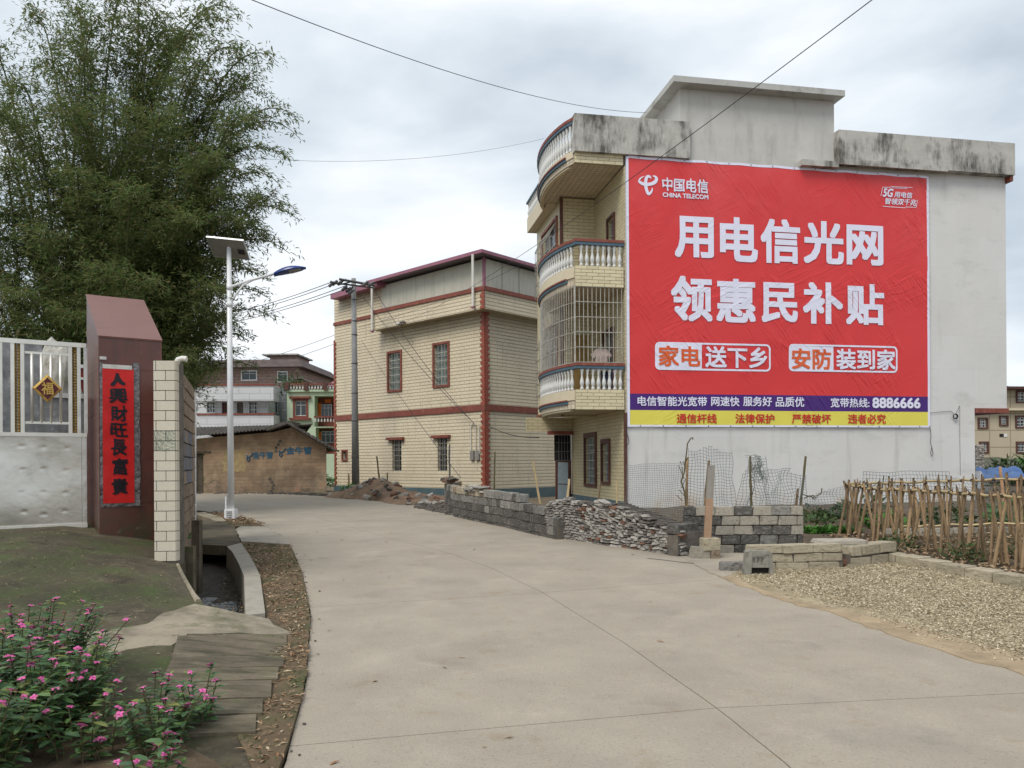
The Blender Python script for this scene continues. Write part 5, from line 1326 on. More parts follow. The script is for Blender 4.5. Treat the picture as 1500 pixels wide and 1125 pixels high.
# ------------------------------------------------------------------ STREET LAMP
lb = G(338.5, 762); YL = lb.y
lamp = thing('street_lamp', 'white solar street lamp with a blue leaf shaped head and tilted panel on top', 'street lamp', lb)
s = YL / FPX
def lx(px, py): p = P(px, py, YL); return (p.x - lb.x, p.z - lb.z)
h = lx(337, 358)[1]
mb = MB(); mb.hexa([(-.125, -.125, -.05), (.125, -.125, -.05), (.125, .125, -.05), (-.125, .125, -.05)], [(-.115, -.115, .26), (.115, -.115, .26), (.115, .115, .26), (-.115, .115, .26)])
mb.hexa([(-.135, -.135, -.05), (.135, -.135, -.05), (.135, .135, -.05), (-.135, .135, -.05)], [(-.135, -.135, .04), (.135, -.135, .04), (.135, .135, .04), (-.135, .135, .04)])
ba_ = mb.build('base', M_whitepole, lamp)
mb = MB()
for k in range(4): mb.box(-.065, .065, -.128, -.119, .06 + k * .045, .075 + k * .045)
mb.build('louvre', M_iron, ba_)
MB().tube([(0, 0, .2), (-.01, 0, h)], [.078, .052], 16).build('pole', M_whitepole, lamp, True)
MB().tube([(-.11, -.02, .2), (-.105, -.02, .55)], .025, 8).build('conduit', M_whitepole, lamp)
q0 = lx(338, 421); q1 = lx(368, 410); q2 = lx(402, 400)
MB().tube([(0, 0, q0[1]), (q1[0], 0, q1[1]), (q2[0] + .05, 0, q2[1])], [.036, .033, .03], 10).build('arm', M_whitepole, lamp, True)
p = [lx(*v) for v in ((338, 446), (345, 432), (356, 418), (372, 409), (390, 404))]
MB().tube([(a, 0, b) for a, b in p], .024, 10).build('arm', M_whitepole, lamp, True)
for z in (q0[1], p[0][1]): MB().tube([(0, 0, z - .06), (0, 0, z + .06)], .068, 14).build('collar', M_whitepole, lamp, True)
# leaf-shaped head: upper blue shell and pale underside
hx0, hz0 = lx(402, 402); hx1, hz1 = lx(448, 391.5)
up, dn = MB(), MB(); n, mm = 16, 10
for i in range(n + 1):
    t = i / n; x = hx0 + (hx1 - hx0) * t; zc = hz0 + (hz1 - hz0) * t
    w = .17 * max(.03, math.sin(math.pi * min(1, t * .93 + .06)) ** .6); hh = .11 * max(.03, math.sin(math.pi * min(1, t * .85 + .14))) 
    for j in range(mm + 1):
        a = math.pi * j / mm
        up.v.append((x, w * math.cos(a), zc + hh * math.sin(a))); dn.v.append((x, w * math.cos(a), zc - .045 * math.sin(a)))
for M__ in (up, dn):
    M__.f = [(i * (mm + 1) + j, i * (mm + 1) + j + 1, (i + 1) * (mm + 1) + j + 1, (i + 1) * (mm + 1) + j) for i in range(n) for j in range(mm)]; M__.m = [0] * len(M__.f)
hd = up.build('lamp_head', M_lampblue, lamp, True); dn.build('underside', M_lampblue, hd, True)
ln_ = MB(); ln_.v = [(x, y * .86, z - .012) for x, y, z in dn.v[8 * (mm + 1):15 * (mm + 1)]]; ln_.f = [(i * (mm + 1) + j, i * (mm + 1) + j + 1, (i + 1) * (mm + 1) + j + 1, (i + 1) * (mm + 1) + j) for i in range(6) for j in range(mm)]; ln_.m = [0] * 60; ln_.build('lens', M_pan, hd, True)
# solar panel, seen from below and behind
pc = [lx(307, 348), lx(361, 353), lx(359.5, 381), lx(308, 375.5)]
cx_ = sum(v[0] for v in pc) / 4; cz_ = sum(v[1] for v in pc) / 4
po = bpy.data.objects.new('solar_panel', MB().box(-.40, .40, -.33, .33, -.018, .018).mesh('solar_panel', M_pan)); C.objects.link(po); po.parent = lamp
po.location = (cx_, .03, cz_ + .02); po.rotation_euler = (R(-24), R(5), R(4))
fr2 = MB(); 
for x0, x1, y0, y1 in ((-.42, .42, -.35, -.33), (-.42, .42, .33, .35), (-.42, -.40, -.33, .33), (.40, .42, -.33, .33)): fr2.box(x0, x1, y0, y1, -.022, .02)
fr2.build('frame', M_alu, po); MB().box(.22, .36, -.02, .12, -.05, -.018).build('junction_box', M_wire, po)
MB().box(-.39, .39, -.32, .32, .0185, .022).build('cells', M_lampblue, po)
MB().tube([(-.01, 0, h - .05), (-.01, .02, h + .12)], .045, 8).build('bracket', M_whitepole, lamp)

# ------------------------------------------------------------------ UTILITY POLE AND WIRES
YP = 34.5
ub = P(520.5, 716, YP); ub.z = zgs(YP) - .05
up_ = thing('utility_pole', 'round grey concrete utility pole with a crossarm of insulators before the cream house', 'utility pole', ub)
ht = P(520, 408, YP).z - ub.z
MB().tube([(.02, 0, -.3), (-.02, 0, ht)], [.175, .10], 16).build('pole', M_pole, up_, True)
for f_ in (.16, .33, .46, .60, .735, .80, .9):
    MB().tube([(0, 0, ht * f_ - .02), (0, 0, ht * f_ + .02)], .175 - .075 * f_ + .012, 14).build('band', M_iron, up_)
d1 = P(548, 418, YP + .3) - ub; d0 = P(497, 409, YP - .8) - ub
arm = MB().tube([d0, d1], .055, 4).build('crossarm', M_iron, up_)
arm2 = MB().tube([P(497, 411, YP - .8) - ub + Vector((0, .15, -.1)), d1 + Vector((0, .15, -.08))], .04, 4).build('crossarm', M_iron, up_)
ins = MB().lathe([(.0, -.09), (.045, -.09), (.055, -.06), (.03, -.045), (.055, -.02), (.055, 0), (.03, .02), (.05, .045), (.04, .07), (0, .08)], n=8).mesh('insulator', mat('grey_insulator', (.12, .12, .13), .3, .2, 6, 0), True)
for (px, py) in ((486, 413), (491, 411), (499, 410.5), (505, 419), (511, 421), (515, 424), (536, 412), (544, 413)):
    link('insulator', ins, up_, P(px, py + 3, YP - .4) - ub, (R(30), R(60), 0), (1.4, 1.4, 2.0))
MB().tube([P(484, 412, YP - .6) - ub, P(492, 416, YP - .6) - ub, P(500, 413, YP - .6) - ub, P(507, 409, YP - .5) - ub], .035, 5).tube([P(507, 422, YP - .4) - ub, P(513, 427, YP - .4) - ub, P(517, 420, YP - .3) - ub], .035, 5).tube([P(490, 414, YP - .6) - ub, P(497, 417, YP - .6) - ub, P(506, 415, YP - .5) - ub, P(517, 412, YP - .3) - ub], .03, 5).build('jumper', M_wire, up_)
for k in range(10): MB().tube([(0, -.16, 2.6 + k * .001), (0, -.17, 2.6)], .001, 3) if False else None
def wire(label, A, B, sag, r, group=None, m=M_wire):
    t = thing('overhead_cable', label, 'cable', A, 0, group)
    pts = []
    n = 26
    for k in range(n + 1):
        u = k / n; p = A.lerp(B, u) - A; p.z -= sag * 4 * u * (1 - u); pts.append(p)
    MB().tube(pts, r, 5, cap=False).build('cable', m, t); return t
for i, (x0, y0, y1) in enumerate(((486, 413, 437), (492, 415, 441), (505, 419, 449), (511, 421.5, 452.5))):
    wire('bare line wire running left from the insulators of the utility pole', P(x0, y0, YP - .5), P(250, y1 + 28, 60), .5, .016, 'line wires left of the utility pole')
wire('sagging black cable from the top left of the sky to the roof room', P(300, -28, 9), P(946, 165, 22.6), .35, .006)
wire('taut black cable crossing the sky and the banner corner towards the cream house', P(1330, -40, 7.5), P(590, 473, 34.5), .35, .0055)
wire('very thin wire sagging from the bamboo towards the upper curved balcony', P(40, 182, 17), P(797, 203, 24), .75, .004, m=M_iron)
wire('service cable dropping from the pole top to the meters, left one', P(524, 424, YP - .1), MA @ Vector((hit(MA, 1, -.1, 694, 619).x, -.12, hit(MA, 1, -.1, 694, 619).z)), .25, .012)
wire('service cable dropping from the crossarm past both upper windows, right one', P(546, 421, YP), MA @ Vector((hit(MA, 1, -.1, 699, 625).x, -.12, hit(MA, 1, -.1, 699, 625).z)), .3, .012)
wire('thin stay wire from mid pole down to the corner of the grey block wall', P(530, 500, YP), P(675, 700, 21.2), .1, .008)
wire('slack cable from the meters to the door wall of the banner house', P(706, 618, 31.4), P(790, 641, 26.3), .18, .014)
wire('thin wire sloping up from the pole to the shed roof', P(525, 480, YP), P(770, 385, 31.5), .2, .007)
wire('distant wire crossing the sky left of the cream house, upper one', P(250, 560, 58), P(500, 487, 55), .3, .016)
wire('distant wire crossing the sky left of the cream house, lower one', P(250, 571, 58), P(500, 500, 55), .3, .016)

# ------------------------------------------------------------------ ADOBE HUT
YH = 31.8
HO = P(398, 721, YH); HO.z = zgs(YH) - .05
MH = frame(HO, R(2))
hut = thing('adobe_hut', 'low mud brick hut with worn blue slogans and a grey tiled roof beside the road', 'hut', HO, R(2))
def hx(px, py, c=0.0): q = hit(MH, 1, c, px, py); return (q.x, q.z)
xl, zl = hx(240, 647); xm, zm = hx(400, 633); xt, ztp = hx(432, 625); xr, zr = hx(478, 653)
dX0, dX1 = hx(285, 690)[0], hx(298, 690)[0]; dz = hx(291, 664)[1]
mb = MB(); mp = front(0)
mb.add([(xl, 0, -.3), (dX0, 0, -.3), (dX0, 0, dz), (dX0, 0, zl + (zm - zl) * .3), (xl, 0, zl)], [(0, 1, 2, 3, 4)])
mb.add([(dX0, 0, dz), (dX1, 0, dz), (dX1, 0, zl + (zm - zl) * .38), (dX0, 0, zl + (zm - zl) * .3)], [(0, 1, 2, 3)])
mb.add([(dX1, 0, -.3), (xm, 0, -.3), (xm, 0, zm), (dX1, 0, zl + (zm - zl) * .38)], [(0, 1, 2, 3)])
mb.add([(xm, 0, -.3), (xr, 0, -.3), (xr, 0, zr), (xt, 0, ztp), (xm, 0, zm)], [(0, 1, 2, 3, 4)])
mb.add([(xr, 0, -.3), (xr - 2.6, 7, -.3), (xr - 2.6, 7, zr), (xr, 0, zr)], [(0, 1, 2, 3)]); mb.add([(xl, 0, -.3), (xl, 7, -.3), (xl, 7, zl), (xl, 0, zl)], [(0, 1, 2, 3)])
mb.add([(xl, 7, -.3), (xr - 2.6, 7, -.3), (xr - 2.6, 7, zr), (xl, 7, zl)], [(0, 1, 2, 3)])
mb.build('wall', M_adobe, hut)
MB().box(dX0, dX1, .12, .16, -.3, dz).build('door', mat('old_wood', (.10, .08, .06), .9, .3, 6, .3), hut)
MB().box(dX0 - .15, dX1 + .3, -.03, .05, dz, dz + .08).build('lintel', MATS['old_wood'], hut)
# crack with loose stones
for k in range(9):
    z = .1 + k * .13 + (1.0 if k > 4 else 0)
    x = xm - .1 + .1 * math.sin(k * .9) + (.3 if k > 4 else 0)
    link('stone', random.choice(V_stB), hut, (x, -.0, z), (0, random.uniform(-.4, .4), 0), (.10, .03, .10))
# roof: corrugated tile slopes with depth
def roofslope(p0, p1, p2, p3, n, rows_=7, name='roof'):
    """p0-p1 eave, p3-p2 ridge; ribs run from eave to ridge"""
    mb = MB(); p0, p1, p2, p3 = map(Vector, (p0, p1, p2, p3))
    for k in range(n * 4 + 1):
        u = k / (n * 4); a = p0.lerp(p1, u); b = p3.lerp(p2, u); w = (.045, .0, -.02, .0)[k % 4]
        for j in range(rows_ + 1):
            q = a.lerp(b, j / rows_); mb.v.append((q.x, q.y, q.z + w + (.02 if j % 2 else 0) + .02 * noise.noise(q * 1.3)))
    for k in range(n * 4):
        for j in range(rows_):
            i = k * (rows_ + 1) + j; mb.f.append((i, i + rows_ + 1, i + rows_ + 2, i + 1)); mb.m.append(0)
    return mb
ex0, ez0 = hx(232, 646, .5); ex1, ez1 = hx(404, 630, .5); rx0, rz0_ = hx(240, 622, -1.6); rx1, rz1_ = hx(432, 617, -1.6)
roofslope((ex0, -.5, ez0), (ex1, -.5, ez1), (rx1, 1.6, rz1_), (rx0, 1.6, rz0_), 34).build('roof_slope', M_rooftile, hut)
roofslope((rx0, 1.6, rz0_), (rx1, 1.6, rz1_), (rx1 - 2.2, 7.4, zl - .2), (rx0, 7.4, zl - .2), 34).build('roof_slope', M_rooftile, hut)
ax, az_ = hx(430, 618.5, .55); cx2, cz2 = hx(497, 657, .55); bx2, bz2 = hx(400, 629, .55)
N_ = 13
for k in range(N_):      # stepped verge of the gable, one tile course each
    u0, u1 = k / N_, (k + 1) / N_ + .02
    x0, z0_ = ax + (cx2 - ax) * u0, az_ + (cz2 - az_) * u0; x1, z1_ = ax + (cx2 - ax) * u1, az_ + (cz2 - az_) * u1
    m_ = MB(); m_.hexa([(x0, -.55, z0_ - .10), (x1, -.55, z1_ - .10), (x1 - 1.9, 5, z1_ - .10), (x0 - 1.9, 5, z0_ - .10)], [(x0, -.55, z0_ + .02), (x1, -.55, z1_ - .02), (x1 - 1.9, 5, z1_ - .02), (x0 - 1.9, 5, z0_ + .02)])
    m_.build('roof_course', M_rooftile, hut)
m_ = MB(); m_.hexa([(bx2, -.5, bz2 - .1), (ax, -.5, az_ - .12), (ax, 1.8, az_ - .12), (bx2, 1.8, bz2 - .1)], [(bx2, -.5, bz2 + .04), (ax, -.5, az_ + .02), (ax, 1.8, az_ + .02), (bx2, 1.8, bz2 + .04)]); m_.build('roof_course', M_rooftile, hut)
for k in range(8): MB().tube([(xt + .3 + k * .2, -.5, ztp - .15 - k * .12), (xt + .3 + k * .2, .3, ztp - .15 - k * .12)], .04, 6).build('rafter_end', MATS['old_wood'], hut)
def hl(name, s_, x0, x1, y0, y1, m, off, brush=.012):
    a0, a1, b0, b1 = rect(MH, 1, 0, x0, x1, y0, y1)
    return lettering(name, s_, front(0), a0, a1, b0, b1, .006, m, hut, off, 0, brush)
hl('lettering', '金牛管', 370, 400, 661.5, 672, M_bluepaint, .03); hl('lettering', '金牛管', 419, 456.7, 654.6, 665.6, M_bluepaint, .035)
def bull(x0, y0, k):
    mb = MB()
    for pp in ([(0, 8), (3, 13), (8, 14), (14, 10), (20, 2)], [(3, 13), (2, 22), (6, 27), (10, 22), (8, 14)]):
        q = [hx(x0 + a * k, y0 + b * k) for a, b in pp]; mb.tube([(a, -.008, b) for a, b in q], .028, 4)
    mb.build('emblem', M_bluepaint, hut)
bull(361, 663, .48); bull(408.5, 656, .5)
a0, a1, b0, b1 = rect(MH, 1, 0, 327, 359, 659, 690)
mb = MB(); q = []
for k in range(40):
    t_ = k / 40 * 4; e_ = int(t_); f_ = t_ - e_; x, z = ((a0 + (a1 - a0) * f_, b0), (a1, b0 + (b1 - b0) * f_), (a1 - (a1 - a0) * f_, b1), (a0, b1 - (b1 - b0) * f_))[e_]
    q.append((x + random.uniform(-.05, .05), -.004, z + random.uniform(-.05, .05)))
mb.add(q, [tuple(range(40))]); mb.build('paint_patch', M_yellowpaint, hut)

# ------------------------------------------------------------------ HOUSES BEHIND
def far_house(name, label, px, Y, rz, cat='house'):
    o = P(px, 700, Y); o.z = .4
    t = thing(name, label, cat, o, rz); return t, frame(o, rz)
def X_(M_, px, c=0.0): return hit(M_, 1, c, px, 640).x
def Z_(M_, py, px=400, c=0.0): return hit(M_, 1, c, px, py).z
# white house
wh, MW = far_house('white_house', 'white tiled house with long balconies behind the mud brick hut', 300, 46, R(1))
f = front(0); x0, x1 = X_(MW, 262), X_(MW, 393)
zb = lambda py: Z_(MW, py, 340)
wn_ = [(X_(MW, 305), X_(MW, 315), zb(606), zb(588))]
ops = [(X_(MW, a), X_(MW, b), zb(y1), zb(y0)) for a, b, y0, y1 in ((304, 315, 588, 604), (325, 333, 588, 607), (347, 356.5, 589, 607), (365.5, 376.5, 589, 606))]
mb = MB(); skin(mb, f, x0, x1, -.5, zb(566), ops, depth=.2); mb.box(x1, x1 + .01, 0, 9, -.5, zb(566)); mb.box(x0, x1, .0, 9, zb(566), zb(565)); mb.build('wall', M_housewhite, wh)
for i, q in enumerate(ops):
    if i in (1, 2):
        d = MB().box(q[0], q[1], .1, .14, q[2], q[3]).build('door', M_door if i == 1 else mat('grey_brown_door', (.13, .11, .09), .7, .2, 3, 0), wh)
    else: window(wh, f, *q, sur=.05, surm=M_alu, rec=.12, bars=(2, 2), mull=1, barr=.02)
xb1 = X_(MW, 400, -1.2); xb0 = X_(MW, 290, -1.2)
for (ya, yb, c1, nm) in ((565, 587, 1.2, 'canopy'), (608, 626, 1.25, 'balcony_front')):
    mb = MB(); mb.box(xb0, X_(MW, 401, -c1), -c1, 0, Z_(MW, yb, 340, -c1), Z_(MW, ya, 340, -c1)); o = mb.build(nm, M_housewhite, wh)
    MB().box(xb0 - .05, X_(MW, 401, -c1) + .05, -c1 - .05, -c1 + .1, Z_(MW, ya, 340, -c1) + .001, Z_(MW, ya, 340, -c1) + .1).build('coping', M_red, o)
MB().box(xb0 - 1.2, xb0, -1.25, 0, zb(612), zb(626) + 1.6 * 0 + 0).build('balcony_front', M_housewhite, wh) if False else None
# brick house, upper storeys
pk, MK = far_house('brick_house', 'unplastered pinkish brick house with a flat roof and small roof room', 380, 56, R(-3))
zk = lambda py, c=0.0: Z_(MK, py, 400, c)
x0, x1 = X_(MK, 270), X_(MK, 439)
ops = [(X_(MK, 355), X_(MK, 376), zk(556), zk(543)), (X_(MK, 408), X_(MK, 421), zk(559), zk(545))]
mb = MB(); skin(mb, front(0), x0, x1, -.5, zk(534), ops, depth=.2); mb.box(x1 - .01, x1, 0, 9, -.5, zk(534)); mb.build('wall', M_pinkbrick, pk)
for q in ops: window(pk, front(0), *q, sur=.06, surm=M_white, rec=.1, bars=None, mull=1)
MB().hexa([(x0, -1.0, zk(537, -1.0)), (X_(MK, 443, -1.0), -1.0, zk(537, -1.0)), (X_(MK, 443, -1), 9, zk(537, -1.0)), (x0, 9, zk(537, -1.0))], [(x0, -.2, zk(527)), (X_(MK, 439), -.2, zk(527)), (X_(MK, 439), 8, zk(527)), (x0, 8, zk(527))]).build('roof', mat('brown_roof_edge', (.10, .075, .07), .9, .3, 2, .2), pk)
MB().box(X_(MK, 381, -1), X_(MK, 421, -1), 1, 4, zk(527), zk(518)).build('roof_room', M_pinkbrick, pk)
MB().box(X_(MK, 371, -1), X_(MK, 425, -1), .7, 4.3, zk(518), zk(516)).build('roof_slab', M_stained, pk)
# grey block wing
gb, MGb = far_house('grey_block_house', 'narrow grey concrete block building between the white and the mint green houses', 405, 47.5, R(2))
x0, x1 = X_(MGb, 393.5), X_(MGb, 421); zq = lambda py: Z_(MGb, py, 408)
ops = [(X_(MGb, 400), X_(MGb, 406.5), zq(605), zq(588))]
mb = MB(); skin(mb, front(0), x0, x1, -.5, zq(568), ops, depth=.2); mb.box(x0, x1, .01, 6, zq(568), zq(567)); mb.build('wall', M_greyblock, gb)
window(gb, front(0), *ops[0], sur=.04, surm=M_alu, rec=.1, bars=None, mull=1)
# mint house
mi, MM = far_house('mint_house', 'mint green house with red framed window, white balustrades and orange door couplets', 440, 46, R(1))
zi = lambda py, c=0.0: Z_(MM, py, 455, c)
x0, x1 = X_(MM, 420.5), X_(MM, 505)
w1 = (X_(MM, 432.5), X_(MM, 448.5), zi(609), zi(587)); rc = (X_(MM, 461), X_(MM, 497), zi(625), zi(580)); rc2 = (X_(MM, 462.5), X_(MM, 494), zi(665), zi(626.5))
mb = MB(); skin(mb, front(0), x0, x1, -.5, zi(571), [w1, rc, rc2], depth=.9); mb.box(x0, x0 + .01, 0, 8, -.5, zi(571)); mb.build('wall', M_mint, mi)
window(mi, front(0), *w1, sur=.12, surm=M_red, rec=.1, bars=None, mull=1, framem=M_white)
MB().box(w1[0] - .3, w1[1] + .3, -.2, -.001, w1[3] + .13, w1[3] + .25).build('lintel', M_red, mi)
MB().box(w1[0] - .3, w1[1] + .3, -.2, -.001, w1[2] - .25, w1[2] - .13).build('sill', M_red, mi)
mb = MB(); mb.add([(rc[0], .9, rc[2]), (rc[1], .9, rc[2]), (rc[1], .9, rc[3]), (rc[0], .9, rc[3])], [(0, 1, 2, 3)]); mb.add([(rc2[0], .9, rc2[2]), (rc2[1], .9, rc2[2]), (rc2[1], .9, rc2[3]), (rc2[0], .9, rc2[3])], [(0, 1, 2, 3)]); mb.build('recess_wall', M_red, mi)
q = (X_(MM, 466, .8), X_(MM, 486, .8), zi(610), zi(591)); window(mi, front(.87), q[0], q[1], q[2], q[3], sur=.05, surm=M_door, rec=-.02, proud=.04, bars=None, mull=3)
for a, b, y0, y1 in ((461.5, 466, 589, 610), (487.5, 492.5, 589, 610), (472, 481, 583.5, 588.5)): MB().box(X_(MM, a), X_(MM, b), .80, .86, zi(y1), zi(y0)).build('paper_couplet', M_orange, mi)
q = (X_(MM, 466), X_(MM, 486), zi(648), zi(631)); window(mi, front(.87), *q, sur=.05, surm=M_iron, rec=-.02, proud=.04, bars=None, mull=2)
for a, b in ((462.5, 466), (487, 491)): MB().box(X_(MM, a), X_(MM, b), .80, .86, zi(664), zi(632)).build('paper_couplet', M_orange, mi)
bme = MB().lathe(BAL, n=6).mesh('baluster', M_white, True)
def rail(y0, y1, px0, px1, posts, c=-.15):
    za, zc_ = zi(y1, -c), zi(y0, -c)
    MB().box(X_(MM, px0), X_(MM, px1), c - .08, c + .08, zc_ - .08, zc_).build('handrail', M_red, mi)
    xa_, xb_ = X_(MM, px0), X_(MM, px1); n = int((xb_ - xa_) / .17)
    for k in range(n): link('baluster', bme, mi, (xa_ + (k + .5) * (xb_ - xa_) / n, c, za), None, (1, 1, (zc_ - .08 - za) / .56))
    for p_ in posts: MB().box(X_(MM, p_) - .12, X_(MM, p_) + .12, c - .12, c + .12, za - .05, zc_ + .05).build('post', M_door, mi)
rail(562.5, 571, 421, 505, (422, 450, 478)); rail(610, 618.5, 461, 497, ())
MB().box(x0, x1, -.15, 0.0 - .001, zi(574), zi(571)).build('cornice', M_mint, mi)
# brown shed roof behind the mint house
br, MBr = far_house('brown_roof_house', 'brown gabled roof with a pale gable showing above the mint house', 445, 52, 0)
z_ = lambda py: Z_(MBr, py, 445)
MB().hexa([(X_(MBr, 428), 0, z_(566)), (X_(MBr, 470), 0, z_(566)), (X_(MBr, 470), 4, z_(566)), (X_(MBr, 428), 4, z_(566))], [(X_(MBr, 430), 0, z_(557)), (X_(MBr, 443), 0, z_(556)), (X_(MBr, 443), 4, z_(556)), (X_(MBr, 430), 4, z_(557))]).build('wall', M_adobe, br)
MB().hexa([(X_(MBr, 426), -.4, z_(558)), (X_(MBr, 443), -.4, z_(555)), (X_(MBr, 443), 4, z_(555)), (X_(MBr, 426), 4, z_(558))], [(X_(MBr, 426), -.4, z_(556)), (X_(MBr, 443), -.4, z_(553.5)), (X_(MBr, 443), 4, z_(553.5)), (X_(MBr, 426), 4, z_(556))]).hexa([(X_(MBr, 443), -.4, z_(555)), (X_(MBr, 472), -.4, z_(568)), (X_(MBr, 472), 4, z_(568)), (X_(MBr, 443), 4, z_(555))], [(X_(MBr, 443), -.4, z_(553.5)), (X_(MBr, 472), -.4, z_(566.5)), (X_(MBr, 472), 4, z_(566.5)), (X_(MBr, 443), 4, z_(553.5))]).build('roof', M_rooftile, br)
MB().box(X_(MBr, 426), X_(MBr, 470), .1, 3.9, -.5, z_(566)).build('body', M_adobe, br)
# red ridge ornament left of the cream house
rr, MRr = far_house('temple_roof', 'small red curved roof ridge peeping beside the cream house corner', 488, 55, 0)
MB().hexa([(X_(MRr, 484), 0, -.5), (X_(MRr, 500), 0, -.5), (X_(MRr, 500), 3, -.5), (X_(MRr, 484), 3, -.5)], [(X_(MRr, 486), 0, Z_(MRr, 566, 490)), (X_(MRr, 500), 0, Z_(MRr, 566, 490)), (X_(MRr, 500), 3, Z_(MRr, 566, 490)), (X_(MRr, 486), 3, Z_(MRr, 566, 490))]).build('body', M_pinkbrick, rr)
MB().hexa([(X_(MRr, 482), -.3, Z_(MRr, 566, 490)), (X_(MRr, 502), -.3, Z_(MRr, 566, 490)), (X_(MRr, 502), 3, Z_(MRr, 566, 490)), (X_(MRr, 482), 3, Z_(MRr, 566, 490))], [(X_(MRr, 485), .5, Z_(MRr, 558, 490)), (X_(MRr, 502), .5, Z_(MRr, 560, 490)), (X_(MRr, 502), 2, Z_(MRr, 560, 490)), (X_(MRr, 485), 2, Z_(MRr, 553, 490))]).build('roof', M_purple, rr)
# cream house at the far right
rh_, MR_ = far_house('beige_house', 'beige panelled house with red framed windows and a slate roof beyond the white wall', 1450, 44, R(8))
xz = lambda px, py, c=0.0: (hit(MR_, 1, c, px, py).x, hit(MR_, 1, c, px, py).z)
x0, x1 = xz(1395, 650)[0], xz(1640, 650)[0]; zt = xz(1480, 571)[1]
ops = []
for a, b, y0, y1 in ((1434, 1445, 614, 626), (1465.5, 1474.5, 611, 622), (1489, 1512, 611, 625), (1436, 1446, 649, 662), (1490, 1513, 649, 662), (1490, 1512, 574.5, 588), (1540, 1560, 611, 625)):
    p0 = xz(a, y1); p1 = xz(b, y0); ops.append((p0[0], p1[0], p0[1], p1[1]))
mb = MB(); skin(mb, front(0), x0, x1, -.5, zt, ops, depth=.18); mb.box(x0, x1, .02, 9, zt - .05, zt - .03); mb.build('wall', M_beigefar, rh_)
for q in ops: window(rh_, front(0), *q, sur=.09, surm=M_door, rec=.1, bars=(3, 2), mull=1, framem=M_white, barr=.015)
a = xz(1464, 640)[0]; b = xz(1470, 640)[0]; c = xz(1475, 640)[0]; z0_ = xz(1470, 640)[1]; z1_ = xz(1470, 635.5)[1]
MB().box(a, b, -.02, -.002, z0_, z1_).build('vent', M_darkin, rh_); MB().box(b, c, -.03, -.002, z0_, z1_).build('vent_cover', M_white, rh_)
zc1 = xz(1450, 600)[1]; MB().box(x0, x1, -.35, -.002, zc1 - .06, zc1 + .06).build('band', M_beige, rh_)
zrf = xz(1476, 552)[1]
MB().hexa([(x0 - .5, -.7, zt), (x1 + .5, -.7, zt), (x1 + .5, 10, zt), (x0 - .5, 10, zt)], [(x0 - .5, -.68, zt + .12), (x1 + .5, -.68, zt + .12), (x1 + .5, 10, zt + .12), (x0 - .5, 10, zt + .12)]).build('eaves', M_door, rh_)
xa_ = xz(1470, 560, -2)[0]
MB().hexa([(x0 - .5, -.72, zt + .121), (x1 + .5, -.72, zt + .121), (x1 + .5, 10, zt + .121), (x0 - .5, 10, zt + .121)], [(x0 + 1.2, 4, zrf + .9), (x1 - 3, 4, zt + .5), (x1 - 3, 5, zt + .5), (x0 + 1.2, 5, zrf + .9)]).build('roof', M_slate, rh_)
# ------------------------------------------------------------------ WALLS BY THE ROAD
def gz_(x, y): return zgs(y)
def poly(pts):
    d = [0]
    for a, b in zip(pts, pts[1:]): d.append(d[-1] + (b - a).length)
    def at(s):
        s = min(max(s, 0), d[-1] - 1e-6); i = max(j for j in range(len(d) - 1) if d[j] <= s)
        u = (pts[i + 1] - pts[i]).normalized(); return pts[i] + u * (s - d[i]), u
    return at, d[-1]
def walk_wall(root, pts, tops, bl, bh, th, pick, jit=.01, zoff=-.12, joint=.014, keep=None, mort=None):
    """courses of separate blocks along a plan line; tops(s) is the height above the foot"""
    at, Ltot = poly([Vector((p.x, p.y)) for p in pts]); o = Vector(root.location)
    k = 0; z = zoff; zmax = max(tops(Ltot * i / 40) for i in range(41))
    while z < zmax:
        s = -(bl / 2 if k % 2 else 0) + random.uniform(-.03, .03)
        while s < Ltot:
            w = bl * random.uniform(.9, 1.08); a, b = max(0, s), min(Ltot, s + w); m = (a + b) / 2
            if b - a > bl * .25 and z + bh * .6 < tops(m) and (keep is None or keep(m, z, k)):
                p, u = at(m); base = zgs(p.y)
                v = pick(m, z, k)
                link('block', v, root, (p.x - o.x + random.uniform(-jit, jit), p.y - o.y + random.uniform(-jit, jit), base - o.z + z + bh / 2), (random.uniform(-.02, .02), random.uniform(-.02, .02), math.atan2(u.y, u.x) + random.uniform(-.03, .03)), (b - a - joint, th, bh - joint))
            s += w
        z += bh; k += 1
    # mortar core
    mb = MB(); n = 24
    for i in range(n):
        p0, u0 = at(Ltot * i / n); p1, u1 = at(Ltot * (i + 1) / n)
        t = min(tops(Ltot * i / n), tops(Ltot * (i + 1) / n)) - bh * .8
        if t < .05: continue
        hw = th * .42; z0 = zgs(p0.y) - o.z
        q = [p0 - Vector((-u0.y, u0.x)) * hw, p1 - Vector((-u1.y, u1.x)) * hw, p1 + Vector((-u1.y, u1.x)) * hw, p0 + Vector((-u0.y, u0.x)) * hw]
        mb.hexa([(v.x - o.x, v.y - o.y, z0 + zoff) for v in q], [(v.x - o.x, v.y - o.y, z0 + t) for v in q])
    mb.build('mortar', mort or M_mortar, root)
def interp(tab):
    def f(s):
        for (a, b), (c, d) in zip(tab, tab[1:]):
            if s <= c: return b + (d - b) * max(0, (s - a)) / (c - a)
        return tab[-1][1]
    return f
